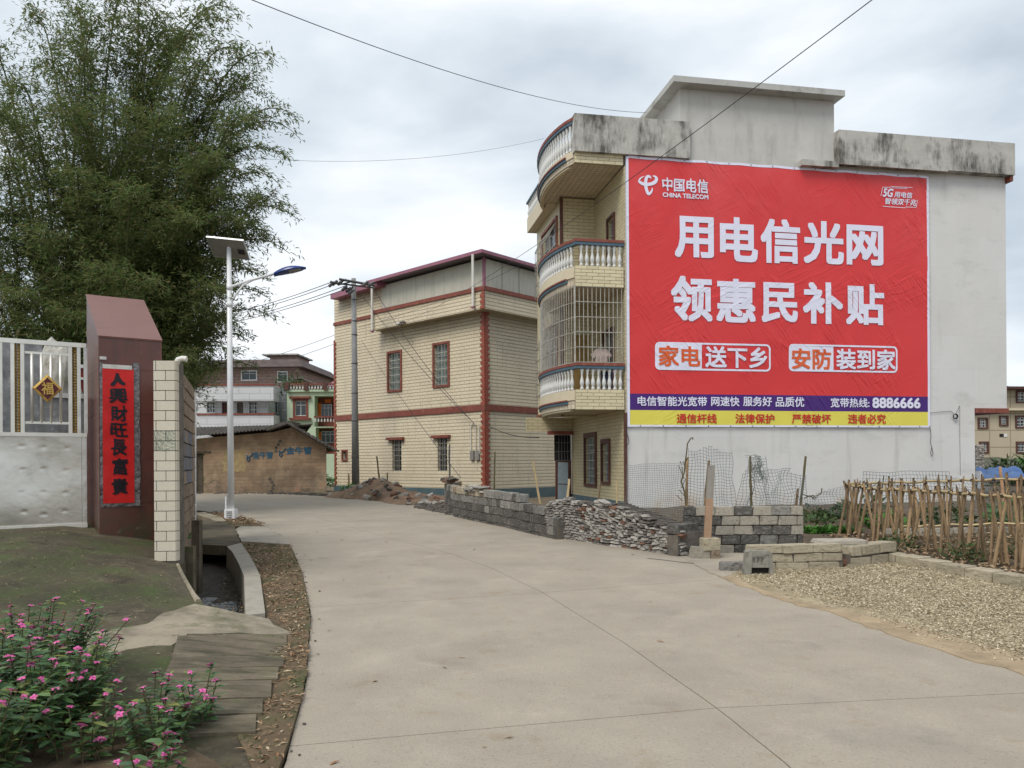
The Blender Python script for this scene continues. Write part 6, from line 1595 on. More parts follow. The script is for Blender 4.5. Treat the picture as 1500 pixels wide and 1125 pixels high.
# grey block wall along the bend: seen corner at px 657
gpts = [G(672, 741), G(657, 749), G(672, 757), G(700, 763), G(745, 772), G(790, 783), G(822, 790)]
root = thing('block_wall', 'low sooty grey block wall curving along the road bend, brown blocks on top', 'wall', gpts[0])
at_, Lg = poly([Vector((p.x, p.y)) for p in gpts]); L1 = (Vector((gpts[1].x, gpts[1].y)) - Vector((gpts[0].x, gpts[0].y))).length
hgt = interp([(0, .80), (L1, .84), (Lg * .5, .80), (Lg * .72, .74), (Lg * .88, .62), (Lg, .42)])
def pickg(s, z, k):
    if z > hgt(s) - .26 and s < Lg * .62 : return random.choice(V_btan + V_bmud)
    if z < .30: return random.choice(V_bdark + V_bdark + V_block[:1])
    return random.choice(V_block + V_block + V_bdark[:2])
walk_wall(root, gpts, hgt, .24, .17, .20, pickg, joint=.012)
_u = at_(Lg * .56)[1]
def tup(s, j, z): return (_u.x * s + random.uniform(-j, j), _u.y * s + random.uniform(-j, j), z)
# loose tiles heaped on it
lt = thing('tile_pile', 'small heap of broken roof tiles lying on top of the grey block wall', 'rubble', at_(Lg * .56)[0].to_3d() + Vector((0, 0, zgs(17) + .66)))
for k in range(26):
    link('tile', random.choice(V_stA), lt, tup(random.uniform(-.5, .5), .05, .02 + (k // 9) * .05 + random.uniform(0, .02)), (random.uniform(-.15, .15), random.uniform(-.15, .15), random.uniform(-.5, .5)), (.24, .18, .035))
lt = thing('tile_pile', 'row of broken red and grey tiles on the far corner of the grey block wall', 'rubble', at_(L1 + .1)[0].to_3d() + Vector((0, 0, zgs(20.5) + .76)))
for k in range(22):
    link('tile', random.choice(V_stC + V_stB), lt, tup(-.15 + .5 * (k / 22), .06, .02 + random.uniform(0, .10)), (random.uniform(-.3, .3), random.uniform(-.3, .3), random.uniform(-.8, .8)), (.22, .13, .05))
# rubble wall
rpts = [G(806, 787), G(840, 790), G(880, 797), G(920, 802), G(960, 808), G(1000, 815)]
root = thing('rubble_wall', 'sagging dry wall of stacked broken tiles and flat stones between the two block walls', 'wall', rpts[0])
at_, Lr = poly([Vector((p.x, p.y)) for p in rpts]); o = Vector(root.location)
htr = interp([(0, .62), (Lr * .12, .74), (Lr * .35, .68), (Lr * .45, .76), (Lr * .7, .58), (Lr, .40)])
core = MB(); n = 40
for i in range(n):
    s0, s1 = Lr * i / n, Lr * (i + 1) / n; p0, u0 = at_(s0); p1, u1 = at_(s1); hw = .13; t = htr(s0) - .06
    q = [p0 + Vector((u0.y, -u0.x)) * .02, p1 + Vector((u1.y, -u1.x)) * .02, p1 + Vector((-u1.y, u1.x)) * .5, p0 + Vector((-u0.y, u0.x)) * .5]
    z0 = zgs(p0.y) - o.z
    core.hexa([(v.x - o.x, v.y - o.y, z0 - .1) for v in q], [(v.x - o.x, v.y - o.y, z0 + t) for v in q])
core.build('rubble_core', M_stoneB, root)
slots = []
z = -.03; k = 0
while z < .8:
    s = random.uniform(-.05, .0)
    while s < Lr:
        w = random.uniform(.07, .19)
        if z < htr(s + w / 2) + .01: slots.append((s, w, z, k))
        s += w * .98
    z += .045; k += 1
random.shuffle(slots)
order = sorted(slots, key=lambda q: -q[0] * 1 - q[2] * .5)
extra = MB(); single = 0
def stone_add(mb, m, loc, rot, sc):
    M_ = Matrix.Translation(loc) @ Matrix.Rotation(rot[2], 4, 'Z') @ Matrix.Rotation(rot[1], 4, 'Y') @ Matrix.Rotation(rot[0], 4, 'X')
    mb.add([M_ @ Vector((v.co.x * sc[0], v.co.y * sc[1], v.co.z * sc[2])) for v in m.vertices], [tuple(p.vertices) for p in m.polygons])
for (s, w, z, k) in order:
    p, u = at_(s + w / 2); pick = random.random(); near = s > Lr * .55
    lean = .10 * z
    wav = .02 * noise.noise(Vector((s * 2, z * 3, 1)))
    vset = V_stA if pick < (.68 if z < htr(s) - .12 else .3) else (V_stB if pick < .9 else V_stC)
    loc = (p.x - o.x - u.y * (-wav - lean) , p.y - o.y + u.x * (lean + wav) + random.uniform(-.015, .015), zgs(p.y) - o.z + z + wav)
    rot = (random.uniform(-.1, .1), random.uniform(-.16, .16) + .3 * noise.noise(Vector((s, z, 2))), math.atan2(u.y, u.x) + random.uniform(-.2, .2))
    sc = (w * random.uniform(.85, 1.05), .15, random.uniform(.028, .052))
    if single < 290: link('stone', random.choice(vset), root, loc, rot, sc); single += 1
    else: stone_add(extra, random.choice(vset), loc, rot, sc)
xo = extra.build('rubble', M_stoneA, root); xo['kind'] = 'stuff'
# footing blocks at the foot of the rubble
# right block wall and its return
YW = 12.35
wl = P(1003, 742, YW); wr = P(1177, 742, YW)
root = thing('block_wall', 'blackened and pale grey block wall with a timber post in front, below the wire netting', 'wall', (wl.x, YW, zgs(YW)))
hh = wl.z - zgs(YW)
rowh = hh / 4.75; k = 0
ztop_ = hh
o = Vector(root.location); Lw2 = wr.x - wl.x
mb = MB(); mb.box(.01, Lw2 - .03, .03, .12, -.1, hh - .03).build('mortar', M_mortar, root)
for r_ in range(6):
    z1_ = hh - r_ * rowh; z0_ = z1_ - rowh
    bl = .298; s = -.12 if r_ % 2 == 0 else -.02
    while s < Lw2 - .02:
        a, b = max(0, s), min(Lw2, s + bl)
        if b - a > .05:
            rnd = noise.noise(Vector((s * 1.9, r_ * 1.7, 9)))
            dark = rnd > .12 or (r_ == 3 and random.random() < .6) or (r_ == 4) and random.random() < .7 or (s < .35 and r_ > 0)
            v = random.choice(V_bdark) if dark else random.choice(V_bpale + V_block[:2])
            link('block', v, root, ((a + b) / 2, .07, (z0_ + z1_) / 2), (0, random.uniform(-.01, .01), random.uniform(-.02, .02)), (b - a - .012, .16, rowh - .012))
        s += bl
# loose timber and stones in front
ts = G(1037, 818, lambda x, y: zgs(y)); ts.y = min(ts.y, 11.9)
bs = P(1037, 817, 11.75); bs.z = zgs(11.75)
for (nm, lab, px0, px1, py0, py1, v) in (('cement_block', 'pale block lying tilted on the path at the foot of the timber post', 1012, 1039, 801, 820, V_bpale[0]), ('cement_block', 'dark brown block lying beside the pale one under the timber post', 1038, 1052, 806, 821, V_bmud[0]), ('cement_block', 'tan block wedged round the timber post, on top of two others', 1027, 1053, 788, 806, V_btan[1])):
    a = P(px0, py0, 11.7); b = P(px1, py1, 11.7)
    t = thing(nm, lab, 'block', ((a.x + b.x) / 2, 11.7, b.z)); link('block', v, t, (0, 0, (a.z - b.z) / 2), (0, R(6 if px0 == 1012 else 0), R(8)), (b.x - a.x, .2, a.z - b.z))
a = P(1042, 682, 11.72); b = P(1036, 789, 11.72)
t = thing('timber_post', 'square timber post, grey above and bare below, standing on the loose blocks', 'post', b)
mb = MB(); w = .05; d = a - b
mb.hexa([(-w, -w * .6, 0), (w, -w * .6, 0), (w, w * .6, 0), (-w, w * .6, 0)], [(d.x * .55 - w, -w * .6, d.z * .55), (d.x * .55 + w, -w * .6, d.z * .55), (d.x * .55 + w, w * .6, d.z * .55), (d.x * .55 - w, w * .6, d.z * .55)])
mb.build('bare_timber', mat('fresh_timber', (.35, .225, .145), .8, .2, 5, .3), t)
mb = MB(); mb.hexa([(d.x * .551 - w, -w * .6, d.z * .551), (d.x * .551 + w, -w * .6, d.z * .551), (d.x * .551 + w, w * .6, d.z * .551), (d.x * .551 - w, w * .6, d.z * .551)], [(d.x - w, -w * .6, d.z), (d.x + w, -w * .6, d.z), (d.x + w, w * .6, d.z), (d.x - w, w * .6, d.z)])
mb.build('grey_timber', mat('grey_timber', (.27, .25, .22), .85, .2, 6, .3), t)
# sooty return of the block wall towards the rubble
root = thing('block_wall', 'short sooty black block return joining the rubble wall to the pale block wall', 'wall', rpts[-1])
walk_wall(root, [Vector((rpts[-1].x - .15, rpts[-1].y - .0, 0)), Vector((wl.x + .12, YW - .05, 0))], lambda s: .44 + .1 * s, .25, .15, .22, lambda s, z, k: random.choice(V_bdark), joint=.012)

# low tan wall round the plot
root = thing('low_block_wall', 'three courses of tan blocks bending round behind the carved marker stone', 'wall', G(1108, 834))
lp = [Vector((3.12, 10.5, 0)), Vector((3.75, 10.52, 0)), Vector((4.42, 10.62, 0))]
walk_wall(root, lp, lambda s: .345 + .01 * math.sin(s * 3), .42, .118, .20, lambda s, z, k: random.choice(V_btan), joint=.01, zoff=0)
root = thing('low_block_wall', 'low tan block edging sloping away right in front of the bamboo fence', 'wall', G(1236, 833))
ep = [(1238, 833), (1262, 829), (1300, 823), (1338, 829.5), (1368, 836), (1399, 843), (1433, 849), (1468, 855.6), (1500, 862)]
ew = [G(*p) for p in ep]; ew[0] = Vector((4.50, 10.66, 0)); ew.append(Vector((6.35, 7.2, 0))); ew.append(Vector((7.2, 4, 0)))
at_, Le = poly([Vector((p.x, p.y)) for p in ew]); L2 = (Vector((ew[2].x, ew[2].y)) - Vector((ew[0].x, ew[0].y))).length
walk_wall(root, ew, lambda s: .32 if s < L2 - .1 else (.165 if s > L2 else .27), .42, .155, .24, lambda s, z, k: random.choice(V_btan), joint=.022, zoff=0, jit=.004)
t = thing('stone_slab', 'flat pale slab laid across the corner where the two low tan walls meet', 'slab', P(1228, 792, 10.95))
link('slab', V_bpale[2], t, (0, 0, -.01), (R(2), 0, R(6)), (.66, .34, .05))
t = thing('cement_block', 'lone grey block lying at the road edge left of the carved marker stone', 'block', G(1072, 836)); link('block', V_block[1], t, (0, 0, .06), (0, 0, R(-4)), (.33, .15, .12))
t = thing('brick', 'broken reddish brick half buried at the corner of the low tan wall', 'brick', G(1240, 831)); link('brick', V_stC[1], t, (0, -.02, .06), (R(10), R(20), R(30)), (.28, .14, .10))
# marker stone
ms = P(1111, 838, 10.1)
MK_ = frame(ms, R(-3)); t = thing('marker_stone', 'carved grey stone marker with the number 177 and a hollow base', 'marker', ms, R(-3))
m0, m1, mz0, mz1 = rect(MK_, 1, 0, 1090, 1133, 836, 806)
mz0, mz1 = min(mz0, mz1), max(mz0, mz1)
w = m1 - m0
mb = MB(); mb.hexa([(m0, 0, -.05), (m0 + .09, 0, -.05), (m0 + .09, .14, -.05), (m0, .14, -.05)], [(m0 + .03, 0, mz1 - .02), (m0 + .11, .0, mz1), (m0 + .11, .14, mz1), (m0 + .03, .14, mz1 - .02)]); mb.build('side', M_carved, t)
mb = MB(); mb.hexa([(m1 - .05, 0, -.05), (m1, 0, -.05), (m1, .14, -.05), (m1 - .05, .14, -.05)], [(m1 - .05, 0, mz1 - .01), (m1 - .015, .0, mz1 - .04), (m1 - .015, .14, mz1 - .04), (m1 - .05, .14, mz1 - .01)]); mb.build('side', M_carved, t)
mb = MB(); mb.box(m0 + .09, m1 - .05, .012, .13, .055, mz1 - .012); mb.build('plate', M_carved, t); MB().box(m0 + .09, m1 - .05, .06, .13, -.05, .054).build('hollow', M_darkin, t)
lettering('lettering', '177', front(.01), m0 + .12, m0 + .25, .13, .20, .008, M_blockdark, t, .01, 0, .004)

# dirt mound with rubble by the pole
mc = G(600, 729); mo = thing('earth_mound', 'long heap of brown earth and broken stones between the road and the cream house', 'mound', (-5.3, 28.7, zgs(28.7) - .05), 0)
mb = MB(); nx_, ny_ = 60, 16
ax0, ax1 = G(505, 727), G(648, 741)
A2, B2 = Vector((ax0.x, ax0.y + .6)), Vector((ax1.x, ax1.y + .9))
dv = (B2 - A2); Lm = dv.length; du = dv.normalized(); dn = Vector((-du.y, du.x))
def mound(s, t):
    h = .60 * math.exp(-((s - .36) / .25) ** 2) + .16 * math.exp(-((s - .75) / .2) ** 2) + .03
    return h * max(0, 1 - (t / 1.0) ** 2)
for j in range(ny_ + 1):
    for i in range(nx_ + 1):
        s_ = i / nx_; t_ = -1 + 2 * j / ny_; p = A2 + dv * s_ + dn * t_ * (1.0 + .25 * math.sin(s_ * 9))
        z = mound(s_, t_) * min(1, s_ * 12, (1 - s_) * 12) + .06 * noise.noise(Vector((p.x * 3, p.y * 3, 0)))
        mb.v.append((p.x - mo.location.x, p.y - mo.location.y, zgs(p.y) - mo.location.z + max(-.04, z)))
mb.f = [(j * (nx_ + 1) + i, j * (nx_ + 1) + i + 1, (j + 1) * (nx_ + 1) + i + 1, (j + 1) * (nx_ + 1) + i) for j in range(ny_) for i in range(nx_)]; mb.m = [0] * len(mb.f)
mb.build('earth', mat('red_earth', (.21, .135, .085), .95, .3, 3, .9, 16, stain=((.12, .09, .065), .4, 2)), mo, True)
for k in range(90):
    s_ = random.random(); t_ = random.uniform(-1, .3); p = A2 + dv * s_ + dn * t_
    q = random.uniform(.05, .17)
    link('stone', random.choice(V_stA + V_stB + V_stC), mo, (p.x - mo.location.x, p.y - mo.location.y, zgs(p.y) - mo.location.z + mound(s_, t_) * min(1, s_ * 12, (1 - s_) * 12) + .02), tuple(random.uniform(-.5, .5) for _ in range(3)), (q * 1.4, q, q * .6))
# stones at the end of the mound by the block wall, left verge of the hut
rb_ = []
ex = MB()
for k in range(240):
    px = random.uniform(610, 662); p = G(px, 735 + (px - 610) * .20 + random.uniform(0, 9)); q = random.uniform(.04, .13)
    stone_add(ex, random.choice(V_stB), (p.x, p.y, p.z), tuple(random.uniform(-.5, .5) for _ in range(3)), (q * 1.4, q, q * .7))
for k in range(260):
    px = random.uniform(286, 505); p = G(px, 721.5 + max(0, px - 380) * .035 + random.uniform(-1.5, 2.0)); q = random.uniform(.03, .11)
    stone_add(ex, random.choice(V_stB), (p.x, p.y, p.z), tuple(random.uniform(-.5, .5) for _ in range(3)), (q * 1.4, q, q * .7))
o_ = ex.build('rubble', M_stoneB); o_['kind'] = 'stuff'

# ------------------------------------------------------------------ STAKES, NETTING
stick('pale bamboo stake at the left end of the tall netting above the pale block wall', 1007, 671, 1006, 742, 13.2, .022, M_bamboo, group='stakes of the netting')
stick('brown stake leaning just left of the timber post', 1039, 674, 1032, 741, 13.0, .020, M_bamboo, group='stakes of the netting')
stick('dark brown stake in the middle of the pale block wall, netting rolled round it', 1099, 668, 1100, 742, 12.7, .018, M_stem, group='stakes of the netting')
stick('crooked dark branch stake at the right end of the pale block wall', 1180, 668, 1173, 741, 12.7, .018, M_stem, group='stakes of the netting')
stick('short brown stub beside the crooked branch at the wall end', 1169, 716, 1167, 741, 12.7, .020, M_bamboo, group='stakes of the netting')
stick('thin leaning stake before the lower right window of the cream house', 657, 651, 659, 706, 20.9, .022, M_iron, low_ if False else 'stake') if False else stick('dark thin stake on the far corner of the grey block wall', 658, 651, 659, 704, 20.8, .022, M_iron)
stick('thin pole standing before the wall below the small lower window of the cream house', 552, 668, 557, 716, 31.0, .03, M_stem)
stick('short stake left of the utility pole foot', 511, 694, 511, 719, 33.5, .035, M_bamboo)
stick('thin rod standing right of the earth mound top', 567, 692, 568, 716, 31.5, .025, M_stem)
stick('thin stake before the quoined corner of the cream house', 725, 662, 724, 706, 19.5, .018, M_stem)
stick('leaning stick below the pair of narrow windows, left one', 880, 707, 876, 742, 19.0, .02, M_bamboo)
stick('faint upright stick below the pair of narrow windows, right one', 903, 705, 904, 744, 19.0, .018, M_bamboor)
stick('brown stake standing by the blue tarpaulin', 1466, 684, 1468, 718, 17.0, .03, M_wood)
def netting(label, corners, nu, nv, r=.0038, tear=None, m=None, Yw=.05, seed=0, cat='wire netting'):
    """corners: top-left, top-right, bottom-right, bottom-left as (px, py, Y)"""
    c = [P(*q) for q in corners]; t = thing('wire_netting', label, cat, c[3], 0, None)
    o = Vector(t.location)
    def pt(u, v):
        p = c[0].lerp(c[1], u).lerp(c[3].lerp(c[2], u), v) - o
        nv_ = noise.noise_vector(Vector((u * 4 + seed, v * 3, seed * 1.7)))
        return p + Vector((nv_.x * .045, nv_.y * Yw * 2 + Yw * math.sin(u * 7 + seed), nv_.z * .04))
    mb = MB()
    for i in range(nu + 1):
        u = i / nu; run = []
        for j in range(nv * 2 + 1):
            v = j / (nv * 2)
            if tear and tear(u, v):
                if len(run) > 1: mb.tube(run, r, 3, cap=False)
                run = []
            else: run.append(pt(u, v))
        if len(run) > 1: mb.tube(run, r, 3, cap=False)
    for j in range(nv + 1):
        v = j / nv; run = []
        for i in range(nu * 2 + 1):
            u = i / (nu * 2)
            if tear and tear(u, v):
                if len(run) > 1: mb.tube(run, r, 3, cap=False)
                run = []
            else: run.append(pt(u, v))
        if len(run) > 1: mb.tube(run, r, 3, cap=False)
    mb.build('wires', m or M_mesh, t); return t
netting('wide fine wire netting stretched before the foot of the white wall, leftmost panel', [(918, 682, 18.5), (1004, 677, 14.5), (1005, 762, 14.0), (918, 752, 18.0)], 26, 24, .0035, seed=1)
netting('tall torn wire netting rising left above the pale block wall', [(1008, 651, 13.4), (1072, 656, 13.2), (1078, 742, 13.0), (1008, 742, 13.2)], 15, 20, tear=lambda u, v: v < .04 + .05 * math.sin(u * 9) or (.12 < u < .22 and v < .22 and False) or (.38 < u < .46 and .3 < v < .9), seed=2)
netting('crumpled wire netting bunched round the middle stake of the pale block wall', [(1087, 668, 12.95), (1118, 668, 12.8), (1126, 742, 12.7), (1080, 742, 12.9)], 12, 17, tear=lambda u, v: v < .3 * (1 - u) ** 2, seed=3, Yw=.12)
netting('crumpled second layer of netting with dark folds on the middle stake', [(1098, 667, 12.75), (1117, 670, 12.65), (1121, 705, 12.65), (1102, 704, 12.7)], 9, 11, seed=8, Yw=.15)
netting('sagging wire netting between the middle stake and the crooked branch', [(1117, 689, 12.75), (1179, 687, 12.75), (1177, 742, 12.7), (1122, 742, 12.7)], 14, 13, tear=lambda u, v: v < .05 + .08 * u and u > .7, seed=4)
netting('low wire netting curling up left of the bamboo fence', [(1181, 722, 13.5), (1245, 711, 15.5), (1245, 757, 15.5), (1180, 744, 13.5)], 16, 11, tear=lambda u, v: v < .35 * max(0, .5 - u) * 2, seed=5)
netting('greenish wire netting standing behind the bamboo fence before the white wall', [(1264, 691, 17.5), (1392, 691, 17.0), (1396, 748, 17.0), (1264, 745, 17.5)], 26, 11, .005, tear=lambda u, v: False, seed=6)
netting('low wire netting running from the green netting to the tarpaulin', [(1392, 700, 16.5), (1445, 704, 16.0), (1500, 770, 15.5), (1396, 760, 16.5)], 16, 12, seed=7)
dz_ = thing('dry_vine', 'dried dark vine climbing the left end of the tall netting with a hooked tip', 'vine', P(1005, 742, 13.1)); o = Vector(dz_.location)
mb = MB()
vp_ = [(1005, 741), (1003, 722), (998, 705), (1003, 690), (1004, 676), (1006, 662), (1007, 650), (1012, 642), (1015, 641), (1015, 644)]
mb.tube([P(a, b, 13.05) - o for a, b in vp_], [.014] * 5 + [.011] * 5, 5)
for k in range(9):
    a = P(random.uniform(998, 1004), random.uniform(680, 735), 13.05) - o; mb.tube([a, a + Vector((random.uniform(-.12, .1), 0, random.uniform(.05, .25)))], .006, 4)
mb.build('stem', M_stem, dz_)
br_ = MB(); dz2 = thing('dry_branch', 'dead twiggy branch lying from the crooked stake towards the low netting', 'branch', P(1178, 725, 12.7)); o = Vector(dz2.location)
for (q) in ([(1175, 724), (1185, 727), (1191, 726), (1196, 730)], [(1178, 730), (1186, 726), (1193, 731)], [(1196, 727), (1203, 722), (1204, 715)]): br_.tube([P(a, b, 12.7) - o for a, b in q], .010, 5)
br_.build('stem', M_stem, dz2)

# ------------------------------------------------------------------ BAMBOO FENCE
fn = thing('bamboo_fence', 'trellis fence of crossed dry bamboo stakes tied to long rails round the garden plot', 'fence', P(1244, 789, 14.2)); fo = Vector(fn.location)
culm_me = []
for i in range(5):
    mb = MB(); pts = []; rs = []
    for k in range(13):
        t_ = k / 12; pts.append((.012 * math.sin(t_ * 5 + i * 2), .012 * math.sin(t_ * 4 + i), t_)); rs.append((1.12 - .3 * t_) * (1.16 if k % 2 else .97))
    mb2 = MB(); n = 7; 
    mb2.tube([Vector(p) for p in pts], [r * 1.0 for r in rs], n); 
    # radius stored in unit scale: shrink xy so that radius 1 -> .02 of unit length
    mb2.v = [((x - pts[min(12, int(round(z * 12)))][0]) * 1 + 0, y, z) for x, y, z in mb2.v]
    culm_me.append(mb2.mesh('stake', M_bamboo, True))
def stake(a, b, r):
    d = b - a; q = d.to_track_quat('Z', 'Y')
    o = link('stake', random.choice(culm_me), fn, a - fo); o.rotation_mode = 'QUATERNION'; o.rotation_quaternion = q; o.scale = (r, r, d.length)
    return o
def railp(pts, r, m=M_bamboor):
    q = []; rs = []
    for i in range(len(pts) - 1):
        for k in range(10):
            q.append(pts[i].lerp(pts[i + 1], k / 10) - fo + Vector((0, 0, .012 * math.sin(k * 1.3 + i)))); rs.append(r * (1.15 if k % 3 == 0 else 1))
    q.append(pts[-1] - fo); rs.append(r)
    MB().tube(q, rs, 7).build('rail', m, fn, True)
F0, F1 = Vector((6.02, 14.15, 0)), Vector((6.62, 10.0, 0)); F2 = Vector((7.0, 7.2, 0))
zt_ = lambda p: 1.15 if p.y > 12 else 1.12
front_line = [Vector((6.08, 14.3, 1.17)), Vector((6.1, 13.3, 1.12)), Vector((6.3, 12.2, 1.13)), Vector((6.5, 10.9, 1.12)), Vector((6.65, 9.9, 1.11)), Vector((7.0, 7.5, 1.1))]
back_line = [Vector((6.10, 14.4, 1.17)), Vector((6.9, 14.2, 1.20)), Vector((8.0, 13.9, 1.24)), Vector((9.0, 13.4, 1.28)), Vector((11.5, 12.2, 1.28))]
def lp_at(line, s):
    d = [0]
    for a, b in zip(line, line[1:]): d.append(d[-1] + (b - a).length)
    i = max(j for j in range(len(d) - 1) if d[j] <= s + 1e-9); i = min(i, len(line) - 2)
    return line[i].lerp(line[i + 1], (s - d[i]) / (d[i + 1] - d[i])), (line[i + 1] - line[i]).normalized(), d[-1]
tie = MB().tube([(.030 * math.cos(a), .022 * math.sin(a), .006 * (a % 2)) for a in [k * .9 for k in range(9)]], .011, 4).mesh('tie', M_twine)
for line, off, sp in ((front_line, .13, .20), (back_line, .13, .19)):
    railp(line, .020)
    Lt = lp_at(line, 0)[2]; s = .03
    while s < Lt - .05:
        p, u, _ = lp_at(line, s); side = Vector((-u.y, u.x, 0)).normalized()
        for sg in (-1, 1):
            if random.random() < .06: continue
            foot = p + side * sg * off * random.uniform(.3, 1.25) + u * random.uniform(-.09, .12); foot.z = zgs(foot.y) + .0
            head = p - side * sg * .05 + u * random.uniform(-.03, .03); head.z = p.z + random.uniform(.03, .08)
            stake(foot, head, random.uniform(.015, .026))
        link('tie', tie, fn, p - fo, (R(90), 0, math.atan2(u.y, u.x)), (.85, .85, 1.6))
        s += sp * random.uniform(.85, 1.15)
railp([Vector((6.35, 12.8, .52)), Vector((7.3, 13.3, .5)), Vector((8.8, 13.0, .56)), Vector((10.5, 12.5, .6))], .016)
# pale concrete edging inside the plot, second bed
t = thing('edging_strip', 'pale concrete edging lying low inside the garden behind the bamboo stakes', 'edging', Vector((6.6, 13.6, zgs(13.6))))
for k in range(6): link('block', V_bpale[k % 4], t, (.3 + k * .62, .35 + .02 * k, .12), (0, 0, 0), (.6, .1, .14))
# twigs poking from the ties
mb = MB(); tw = thing('twigs', 'dark dry vine twigs caught in the front rail of the bamboo fence', 'twigs', front_line[2]); o = Vector(tw.location)
for k in range(12):
    p, u, _ = lp_at(front_line, .6 + k * .33); p = p - o
    MB().tube([p, p + Vector((random.uniform(-.25, .25), random.uniform(-.1, .1), random.choice((-1, 1)) * random.uniform(.05, .25)))], .007, 4).build('twig', M_stem, tw)

# ------------------------------------------------------------------ TARPAULIN, FAR RIGHT CORNER
tp_ = thing('tarpaulin', 'blue tarpaulin sagging over poles right of the white wall', 'tarpaulin', P(1435, 715, 24)); o = Vector(tp_.location)
mb = MB(); nx_, ny_ = 30, 12
A_, B_, C_, D_ = P(1429, 686, 27), P(1475, 684, 27.5), P(1520, 700, 24.5), P(1434, 706, 24)
for j in range(ny_ + 1):
    for i in range(nx_ + 1):
        u, v = i / nx_, j / ny_; p = A_.lerp(B_ + (B_ - A_) * .3, u).lerp(D_.lerp(C_, u), v) - o
        p.z += .10 * noise.noise(Vector((u * 6, v * 3, 0))) - .15 * math.sin(math.pi * v) * .6 + .05 * noise.noise(Vector((u * 17, v * 6, 3)))
        mb.v.append(tuple(p))
mb.f = [(j * (nx_ + 1) + i, j * (nx_ + 1) + i + 1, (j + 1) * (nx_ + 1) + i + 1, (j + 1) * (nx_ + 1) + i) for j in range(ny_) for i in range(nx_)]; mb.m = [0] * len(mb.f)
mb.build('sheet', M_tarp, tp_, True)
MB().tube([D_ - o + Vector((0, -.05, .02)), C_ - o + Vector((0, -.05, .02))], .035, 6).build('pole', M_wood, tp_)
MB().tube([P(1440, 700, 24) - o, P(1440, 740, 24) - o], .03, 6).tube([P(1490, 700, 24.2) - o, P(1490, 740, 24.2) - o], .03, 6).build('pole', M_wood, tp_)
t = thing('white_sheet', 'crumpled white plastic sheet hanging beside the blue tarpaulin at the wall corner', 'sheet', P(1432, 712, 23.6)); o = Vector(t.location)
mb = MB()
for j in range(9):
    for i in range(5): p = P(1429 + i * 2.2 + j * .5, 690 + j * 3.2, 23.7) - o; p.y += .06 * math.sin(i * 2.2 + j); mb.v.append(tuple(p))
mb.f = [(j * 5 + i, j * 5 + i + 1, (j + 1) * 5 + i + 1, (j + 1) * 5 + i) for j in range(8) for i in range(4)]; mb.m = [0] * 32
mb.build('sheet', M_whiteplas, t, True)
# stacked whitish rubble pillar beyond the corner
t = thing('rubble_pillar', 'whitish stack of rough blocks just beyond the right corner of the white wall', 'pillar', P(1434, 690, 33)); o = Vector(t.location)
for k in range(14):
    for i in range(3):
        p = P(1430 + i * 4, 687 - k * 2.65, 33) - o; link('stone', random.choice(V_stA), t, p, (0, random.uniform(-.1, .1), random.uniform(-.1, .1)), (.13, .2, .075))
# dim hedge bank and lean-to behind tarpaulin
t = thing('garden_bank', 'dark earth bank with grey netting below the beige house', 'bank', P(1480, 690, 36)); o = Vector(t.location)
mb = MB(); nx_, ny_ = 50, 8
for j in range(ny_ + 1):
    for i in range(nx_ + 1):
        x = 19 + 16 * i / nx_; y = 33 + 6 * j / ny_; z = zgs(y) + .1 + 1.1 * math.sin(math.pi * min(1, j / ny_ * .5)) + .18 * noise.noise(Vector((x, y, 0))) + .08 * noise.noise(Vector((x * 4, y * 4, 0)))
        mb.v.append((x - o.x, y - o.y, z - o.z))
mb.f = [(j * (nx_ + 1) + i, j * (nx_ + 1) + i + 1, (j + 1) * (nx_ + 1) + i + 1, (j + 1) * (nx_ + 1) + i) for j in range(ny_) for i in range(nx_)]; mb.m = [0] * len(mb.f)
mb.build('earth', mat('dark_bank', (.085, .085, .06), .95, .4, 2, .8, 9), t, True)
# ------------------------------------------------------------------ leaves (numpy)
def leafcloud6(name, base, d, up, Ls, Ws, m, parent=None, fold=.2, origin=(0, 0, 0), droop=.12):
    """oblong leaf with rounded shoulders: 6 corners, 4 triangles"""
    base = np.asarray(base, float); d = np.asarray(d, float); n = len(base)
    d /= np.linalg.norm(d, axis=1)[:, None]
    s = np.cross(d, up); s /= np.linalg.norm(s, axis=1)[:, None] + 1e-9; nn = np.cross(s, d)
    Ls = np.asarray(Ls)[:, None]; Ws = np.asarray(Ws)[:, None]
    def at(t, w): return base + d * Ls * t + s * Ws * w + nn * (abs(w) * Ws * fold - Ls * droop * t * t)
    V = np.stack([at(0, 0), at(.32, .9), at(.74, .8), at(1, 0), at(.74, -.8), at(.32, -.9)], 1).reshape(-1, 3) - np.array(origin)
    me = bpy.data.meshes.new(name); me.vertices.add(6 * n); me.vertices.foreach_set('co', V.ravel())
    idx = np.arange(n)[:, None] * 6 + np.array([[0, 1, 5, 1, 2, 4, 1, 4, 5, 2, 3, 4]])
    me.loops.add(12 * n); me.loops.foreach_set('vertex_index', idx.ravel())
    me.polygons.add(4 * n); me.polygons.foreach_set('loop_start', np.arange(4 * n) * 3); me.polygons.foreach_set('loop_total', np.full(4 * n, 3))
    me.materials.append(m); me.update(calc_edges=True)
    o = link(name, me, parent); o['kind'] = 'stuff'; return o
